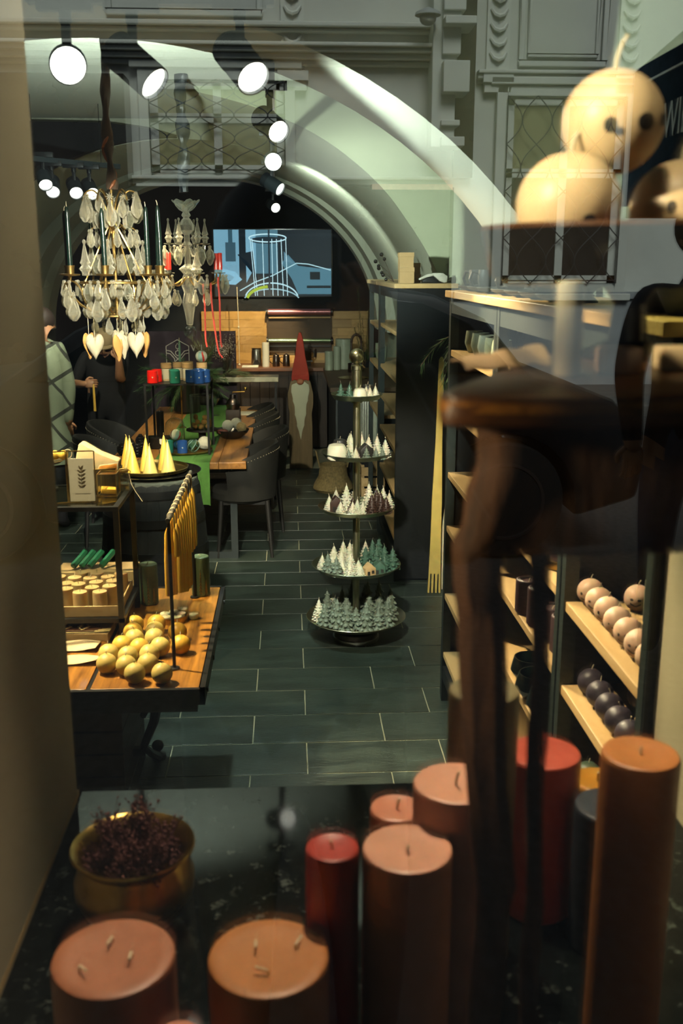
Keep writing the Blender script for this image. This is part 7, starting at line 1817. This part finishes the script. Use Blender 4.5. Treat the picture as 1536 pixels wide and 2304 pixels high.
# ---------------------------------------------------------------- people
def figure(parent, nodes, edges, mats, name='body', sub=2):
    """one continuous skin grown over a skeleton; faces take the material of the nearest bone"""
    names = list(nodes); idx = {n: i for i, n in enumerate(names)}
    me = bpy.data.meshes.new('skel'); me.from_pydata([nodes[n][:3] for n in names], [(idx[a], idx[b]) for a, b, _ in edges], [])
    o = bpy.data.objects.new('skel', me); COL.objects.link(o)
    o.modifiers.new('Skin', 'SKIN')
    for i, n in enumerate(names):
        r = nodes[n][3]; rr_ = r if isinstance(r, tuple) else (r, r)
        me.skin_vertices[0].data[i].radius = rr_
        me.skin_vertices[0].data[i].use_root = (n == 'pelvis')
    s = o.modifiers.new('Sub', 'SUBSURF'); s.levels = sub; s.render_levels = sub
    dg = bpy.context.evaluated_depsgraph_get()
    m2 = bpy.data.meshes.new_from_object(o.evaluated_get(dg)); bpy.data.objects.remove(o)
    m2.name = name; m2.materials.clear()
    for m in mats: m2.materials.append(M[m])
    segs = [(Vector(nodes[a][:3]), Vector(nodes[b][:3]), mi) for a, b, mi in edges]
    for p in m2.polygons:
        c = p.center; best = 1e9
        for a, b, mi in segs:
            d = b-a; t = max(0, min(1, (c-a).dot(d)/max(d.length_squared, 1e-9))); q = (a+d*t-c).length
            if q < best - 1e-6: best = q; p.material_index = mi
        p.use_smooth = True
    bm = bmesh.new(); bm.from_mesh(m2)
    for g in HM:
        vv = [bm.verts.new(q) for q in g.v]
        for f, mi in zip(g.f, g.fm):
            try: fc = bm.faces.new([vv[q] for q in f]); fc.material_index = mi; fc.smooth = True
            except ValueError: pass
    HM.clear(); bm.to_mesh(m2); bm.free()
    return part(name, m2, parent)
HM = []
def hand(nodes, edges, wrist, tip_dir, up, mi, pre, s=1.0, curl=0.5):
    """palm, four fingers and a thumb leaving the side of the palm; joined into the body by figure()"""
    d = Vector(tip_dir).normalized(); u = Vector(up); u = (u - d*u.dot(d)).normalized(); w = d.cross(u); o = Vector(nodes[wrist][:3])
    P = o + d*0.05*s; nodes[pre+'palm'] = (*P, 0.026*s); edges.append((wrist, pre+'palm', mi))
    g = MB(); g.m = mi
    g.grid(lambda a, b: o + d*(0.012 + 0.078*a)*s + (w*math.cos(2*PI*b)*0.040 + u*math.sin(2*PI*b)*0.016)*s*math.sin(PI*(0.12+0.80*a))**0.5, 8, 14)
    for k, L in enumerate((0.066, 0.076, 0.072, 0.056)):
        b = P + w*(k-1.5)*0.0195*s + d*0.030*s; m_ = b + (d*(1-curl*0.45) - u*curl*0.6).normalized()*L*0.50*s; n_ = m_ + (d*(0.8-curl) - u*curl).normalized()*L*0.32*s; e = n_ + (d*(0.55-curl) - u*curl).normalized()*L*0.25*s
        g.tube(smo([b - d*0.012*s, b, m_, n_, e], 3), [0.0098*s*(1-0.32*q/12) for q in range(13)], 8); g.ball(e, 0.0066*s, 8, 6)
    b = o + d*0.025*s - w*0.026*s; m_ = b + (d*0.7 - w*0.7 - u*0.2).normalized()*0.038*s; e = m_ + (d*0.95 - u*0.4 + w*0.1).normalized()*0.030*s
    g.tube(smo([b, m_, e], 4), [0.0125*s, .012*s, .0115*s, .011*s, .0105*s, .010*s, .009*s, .008*s, .007*s], 8); g.ball(e, 0.007*s, 8, 6)
    HM.append(g)
def face(parent, c, f, r, beard=False):
    """nose, eyes, ears and mouth set on a head of radius r facing direction f"""
    f = Vector(f).normalized(); s = f.cross(Vector((0, 0, 1))).normalized(); u = s.cross(f); c = Vector(c)
    MB().ball(c + f*r*1.02 - u*r*0.12, r*0.17, 10, 8, (1, 1, 1.5)).build('nose', M['skin'], parent)
    g = MB()
    for k in (-1, 1): g.ball(c + f*r*0.93 + s*k*r*0.36 + u*r*0.16, r*0.10, 8, 6)
    g.build('eyes', M['dark_gloss'], parent)
    MB().tube([c + f*r*0.95 - s*r*0.26 - u*r*0.50, c + f*r*1.0 - u*r*0.52, c + f*r*0.95 + s*r*0.26 - u*r*0.50], r*0.055, 6).build('mouth', M['maroon'], parent)
    for k in (-1, 1): MB().ball(c + s*k*r*0.92, r*0.2, 8, 6, (0.6, 1, 1.4)).build('ear', M['skin'], parent)

# person in black bending over something behind the chandelier
pb = thing('person', 'person in black shirt and cap bending over their hands behind the chandelier', 'person', (-1.64, 9.0, 0))
n = {'pelvis': (-0.02, 0.06, 0.90, (0.16, 0.12)), 'waist': (-0.01, 0.05, 1.06, (0.145, 0.11)), 'chest': (0.0, 0.0, 1.24, (0.17, 0.12)), 'neck': (0.015, -0.06, 1.37, 0.06), 'head': (0.03, -0.12, 1.455, 0.092), 'crown': (0.035, -0.13, 1.52, 0.080),
     'shl': (-0.17, -0.01, 1.33, 0.066), 'ell': (-0.255, -0.06, 1.10, 0.047), 'wrl': (-0.15, -0.22, 1.115, 0.030), 'shr': (0.18, -0.01, 1.34, 0.066), 'elr': (0.155, -0.14, 1.13, 0.05), 'wrr': (0.175, -0.27, 1.33, 0.030),
     'hl': (-0.10, 0.06, 0.84, 0.10), 'kl': (-0.11, 0.02, 0.48, 0.066), 'al': (-0.11, 0.05, 0.09, 0.045), 'tl': (-0.12, -0.10, 0.035, 0.036), 'hr': (0.08, 0.06, 0.84, 0.10), 'kr': (0.09, 0.02, 0.48, 0.066), 'ar': (0.09, 0.05, 0.09, 0.045), 'tr': (0.10, -0.10, 0.035, 0.036)}
e = [('pelvis', 'waist', 0), ('waist', 'chest', 0), ('chest', 'neck', 0), ('neck', 'head', 1), ('head', 'crown', 1), ('chest', 'shl', 0), ('shl', 'ell', 0), ('ell', 'wrl', 1), ('chest', 'shr', 0), ('shr', 'elr', 0), ('elr', 'wrr', 1),
     ('pelvis', 'hl', 0), ('hl', 'kl', 0), ('kl', 'al', 0), ('al', 'tl', 0), ('pelvis', 'hr', 0), ('hr', 'kr', 0), ('kr', 'ar', 0), ('ar', 'tr', 0)]
hand(n, e, 'wrl', (0.95, -0.2, 0.1), (0, -1, 0.3), 1, 'L', 1.0, 0.8); hand(n, e, 'wrr', (-0.1, -0.2, 1), (0, -1, 0), 1, 'R', 1.0, 0.6)
figure(pb, n, e, ['black_cloth', 'skin'])
face(pb, (0.03, -0.12, 1.455), (0.05, -0.85, -0.5), 0.094)
cp = MB(); cp.lathe([(0.104, -0.01), (0.104, 0.02), (0.095, 0.055), (0.06, 0.085), (0, 0.095)], 28, (0, 0, 0)); cp.lathe([(0, -0.012), (0.104, -0.012), (0.104, -0.004), (0, -0.004)], 28)
cp.prism([(0.09*math.cos(a), -0.075-0.085*abs(math.sin(a))) for a in [PI*k/12 for k in range(13)]], -0.014, -0.006)
cp.build('cap', M['cap'], pb, loc=(0.033, -0.135, 1.492), rot=(0.42, 0, 0.1))
taper('dipped_candle', 'single yellow dipped candle held by the person in black', (-1.695, 8.735, 0.885), 0.235, 'wax_amber', 0.011)

# person with checked wool coat at the left edge
pcg = thing('person', 'person in grey green checked coat half hidden by the left jamb', 'person', (-1.985, 8.0, 0))
n = {'pelvis': (0, 0, 0.92, (0.17, 0.13)), 'waist': (0, 0, 1.10, (0.16, 0.12)), 'chest': (0, 0, 1.36, (0.185, 0.125)), 'neck': (0.02, 0.0, 1.54, 0.06), 'head': (0.055, 0.0, 1.66, 0.095), 'crown': (0.055, 0.01, 1.74, 0.085),
     'shr': (0.18, 0, 1.47, 0.078), 'elr': (0.235, 0.0, 1.17, 0.066), 'wrr': (0.22, -0.03, 0.92, 0.045), 'shl': (-0.18, 0, 1.47, 0.078), 'ell': (-0.24, 0, 1.17, 0.066), 'wrl': (-0.22, -0.05, 0.92, 0.045),
     'hl': (-0.10, 0, 0.84, 0.10), 'kl': (-0.11, 0, 0.48, 0.07), 'al': (-0.11, 0.02, 0.09, 0.05), 'tl': (-0.12, 0.14, 0.035, 0.036), 'hr': (0.10, 0, 0.84, 0.10), 'kr': (0.11, 0, 0.48, 0.07), 'ar': (0.11, 0.02, 0.09, 0.05), 'tr': (0.12, 0.14, 0.035, 0.036)}
e = [('pelvis', 'waist', 0), ('waist', 'chest', 0), ('chest', 'neck', 0), ('neck', 'head', 1), ('head', 'crown', 1), ('chest', 'shl', 0), ('shl', 'ell', 0), ('ell', 'wrl', 0), ('chest', 'shr', 0), ('shr', 'elr', 0), ('elr', 'wrr', 0),
     ('pelvis', 'hl', 2), ('hl', 'kl', 2), ('kl', 'al', 2), ('al', 'tl', 2), ('pelvis', 'hr', 2), ('hr', 'kr', 2), ('kr', 'ar', 2), ('ar', 'tr', 2)]
hand(n, e, 'wrr', (0, 0.1, -1), (0, -1, 0), 1, 'R', 1.0, 0.4); hand(n, e, 'wrl', (0, 0.1, -1), (0, -1, 0), 1, 'L', 1.0, 0.4)
figure(pcg, n, e, ['check', 'skin', 'jacket'])
co = MB().lathe([(0.255, 0.0), (0.235, 0.25), (0.21, 0.50), (0.225, 0.72), (0.215, 0.86), (0.14, 0.96), (0.075, 1.0)], 36, (0, 0, 0.58), wob=lambda a, k: 1+0.03*math.sin(5*a)*(1-k/7))
co.v = [(x, y*0.72, z) for x, y, z in co.v]
co.build('coat', M['check'], pcg)
MB().ball((0.055, 0.015, 1.70), 0.108, 20, 14, (0.95, 1.0, 1.0)).build('hair', M['hair'], pcg)
face(pcg, (0.055, 0.0, 1.66), (-0.3, 0.95, 0), 0.097)

# photographer outside, seen only mirrored in the pane
pp = thing('person', 'photographer in dark jacket and jeans mirrored faintly in the window glass', 'person', (0.0, -0.27, 0.6))
n = {'pelvis': (0, 0, 0.80, (0.17, 0.13)), 'waist': (0, 0, 0.97, (0.16, 0.13)), 'chest': (0, 0.0, 1.18, (0.19, 0.14)), 'neck': (0, 0.02, 1.36, 0.06), 'head': (0, 0.06, 1.48, 0.095), 'crown': (0, 0.04, 1.56, 0.088),
     'shl': (-0.19, 0, 1.30, 0.075), 'ell': (-0.25, 0.13, 1.10, 0.058), 'wrl': (-0.10, 0.185, 1.40, 0.034), 'shr': (0.19, 0, 1.30, 0.075), 'elr': (0.25, 0.13, 1.10, 0.058), 'wrr': (0.10, 0.185, 1.40, 0.034),
     'hl': (-0.10, 0, 0.74, 0.10), 'kl': (-0.10, 0.01, 0.43, 0.070), 'al': (-0.10, -0.02, 0.08, 0.045), 'tl': (-0.11, 0.12, 0.035, 0.036), 'hr': (0.10, 0, 0.74, 0.10), 'kr': (0.12, 0.04, 0.43, 0.070), 'ar': (0.12, 0.0, 0.08, 0.045), 'tr': (0.14, 0.14, 0.035, 0.036)}
e = [('pelvis', 'waist', 0), ('waist', 'chest', 0), ('chest', 'neck', 0), ('neck', 'head', 1), ('head', 'crown', 1), ('chest', 'shl', 0), ('shl', 'ell', 0), ('ell', 'wrl', 0), ('chest', 'shr', 0), ('shr', 'elr', 0), ('elr', 'wrr', 0),
     ('pelvis', 'hl', 2), ('hl', 'kl', 2), ('kl', 'al', 2), ('al', 'tl', 2), ('pelvis', 'hr', 2), ('hr', 'kr', 2), ('kr', 'ar', 2), ('ar', 'tr', 2)]
hand(n, e, 'wrl', (0.35, 0.0, 1), (-0.3, 0.9, 0), 1, 'L', 0.9, 0.7); hand(n, e, 'wrr', (-0.35, 0.0, 1), (0.3, 0.9, 0), 1, 'R', 0.9, 0.7)
figure(pp, n, e, ['jacket', 'skin', 'jeans'])
face(pp, (0, 0.06, 1.48), (0, 1, 0), 0.098)
MB().ball((0, 0.03, 1.53), 0.112, 20, 14, (0.95, 1, 0.95)).build('hair', M['hair'], pp)
ck = thing('photo_camera', 'black camera held up by the photographer, mirrored in the pane', 'camera', (0, -0.085, 2.1))
MB().box(-0.065, -0.02, -0.045, 0.065, 0.02, 0.04).build('body', M['dark_plastic'], ck, bevel=0.008)
MB().lathe([(0.030, 0), (0.034, 0.002), (0.034, 0.044), (0.031, 0.044)], 28, (0, 0.018, 0), (-PI/2, 0, 0)).build('lens_barrel', M['dark_plastic'], ck)
# second passer-by beside the photographer
pq = thing('person', 'companion in dark jacket and grey blue jeans mirrored at the right edge', 'person', (1.50, -2.4, 0.6))
n2 = {k: (v[0]*1.1, -v[1]*0.2, v[2]*1.08, v[3]) for k, v in n.items() if len(k) > 1 and k[0] not in 'LR'}
n2['ell'] = (-0.26, 0.0, 1.12, 0.06); n2['elr'] = (0.26, 0.0, 1.12, 0.06); n2['wrl'] = (-0.24, 0.04, 0.88, 0.038); n2['wrr'] = (0.24, 0.04, 0.88, 0.038)
e2 = [t for t in e if t[0] in n2 and t[1] in n2]
hand(n2, e2, 'wrl', (0, 0.1, -1), (0, 1, 0), 1, 'L', 1.0, 0.4); hand(n2, e2, 'wrr', (0, 0.1, -1), (0, 1, 0), 1, 'R', 1.0, 0.4)
figure(pq, n2, e2, ['jacket', 'skin', 'jeans'])
face(pq, (0, -0.012, 1.60), (0, 1, 0), 0.098)
MB().ball((0, -0.03, 1.64), 0.113, 20, 14).build('hair', M['hair'], pq)
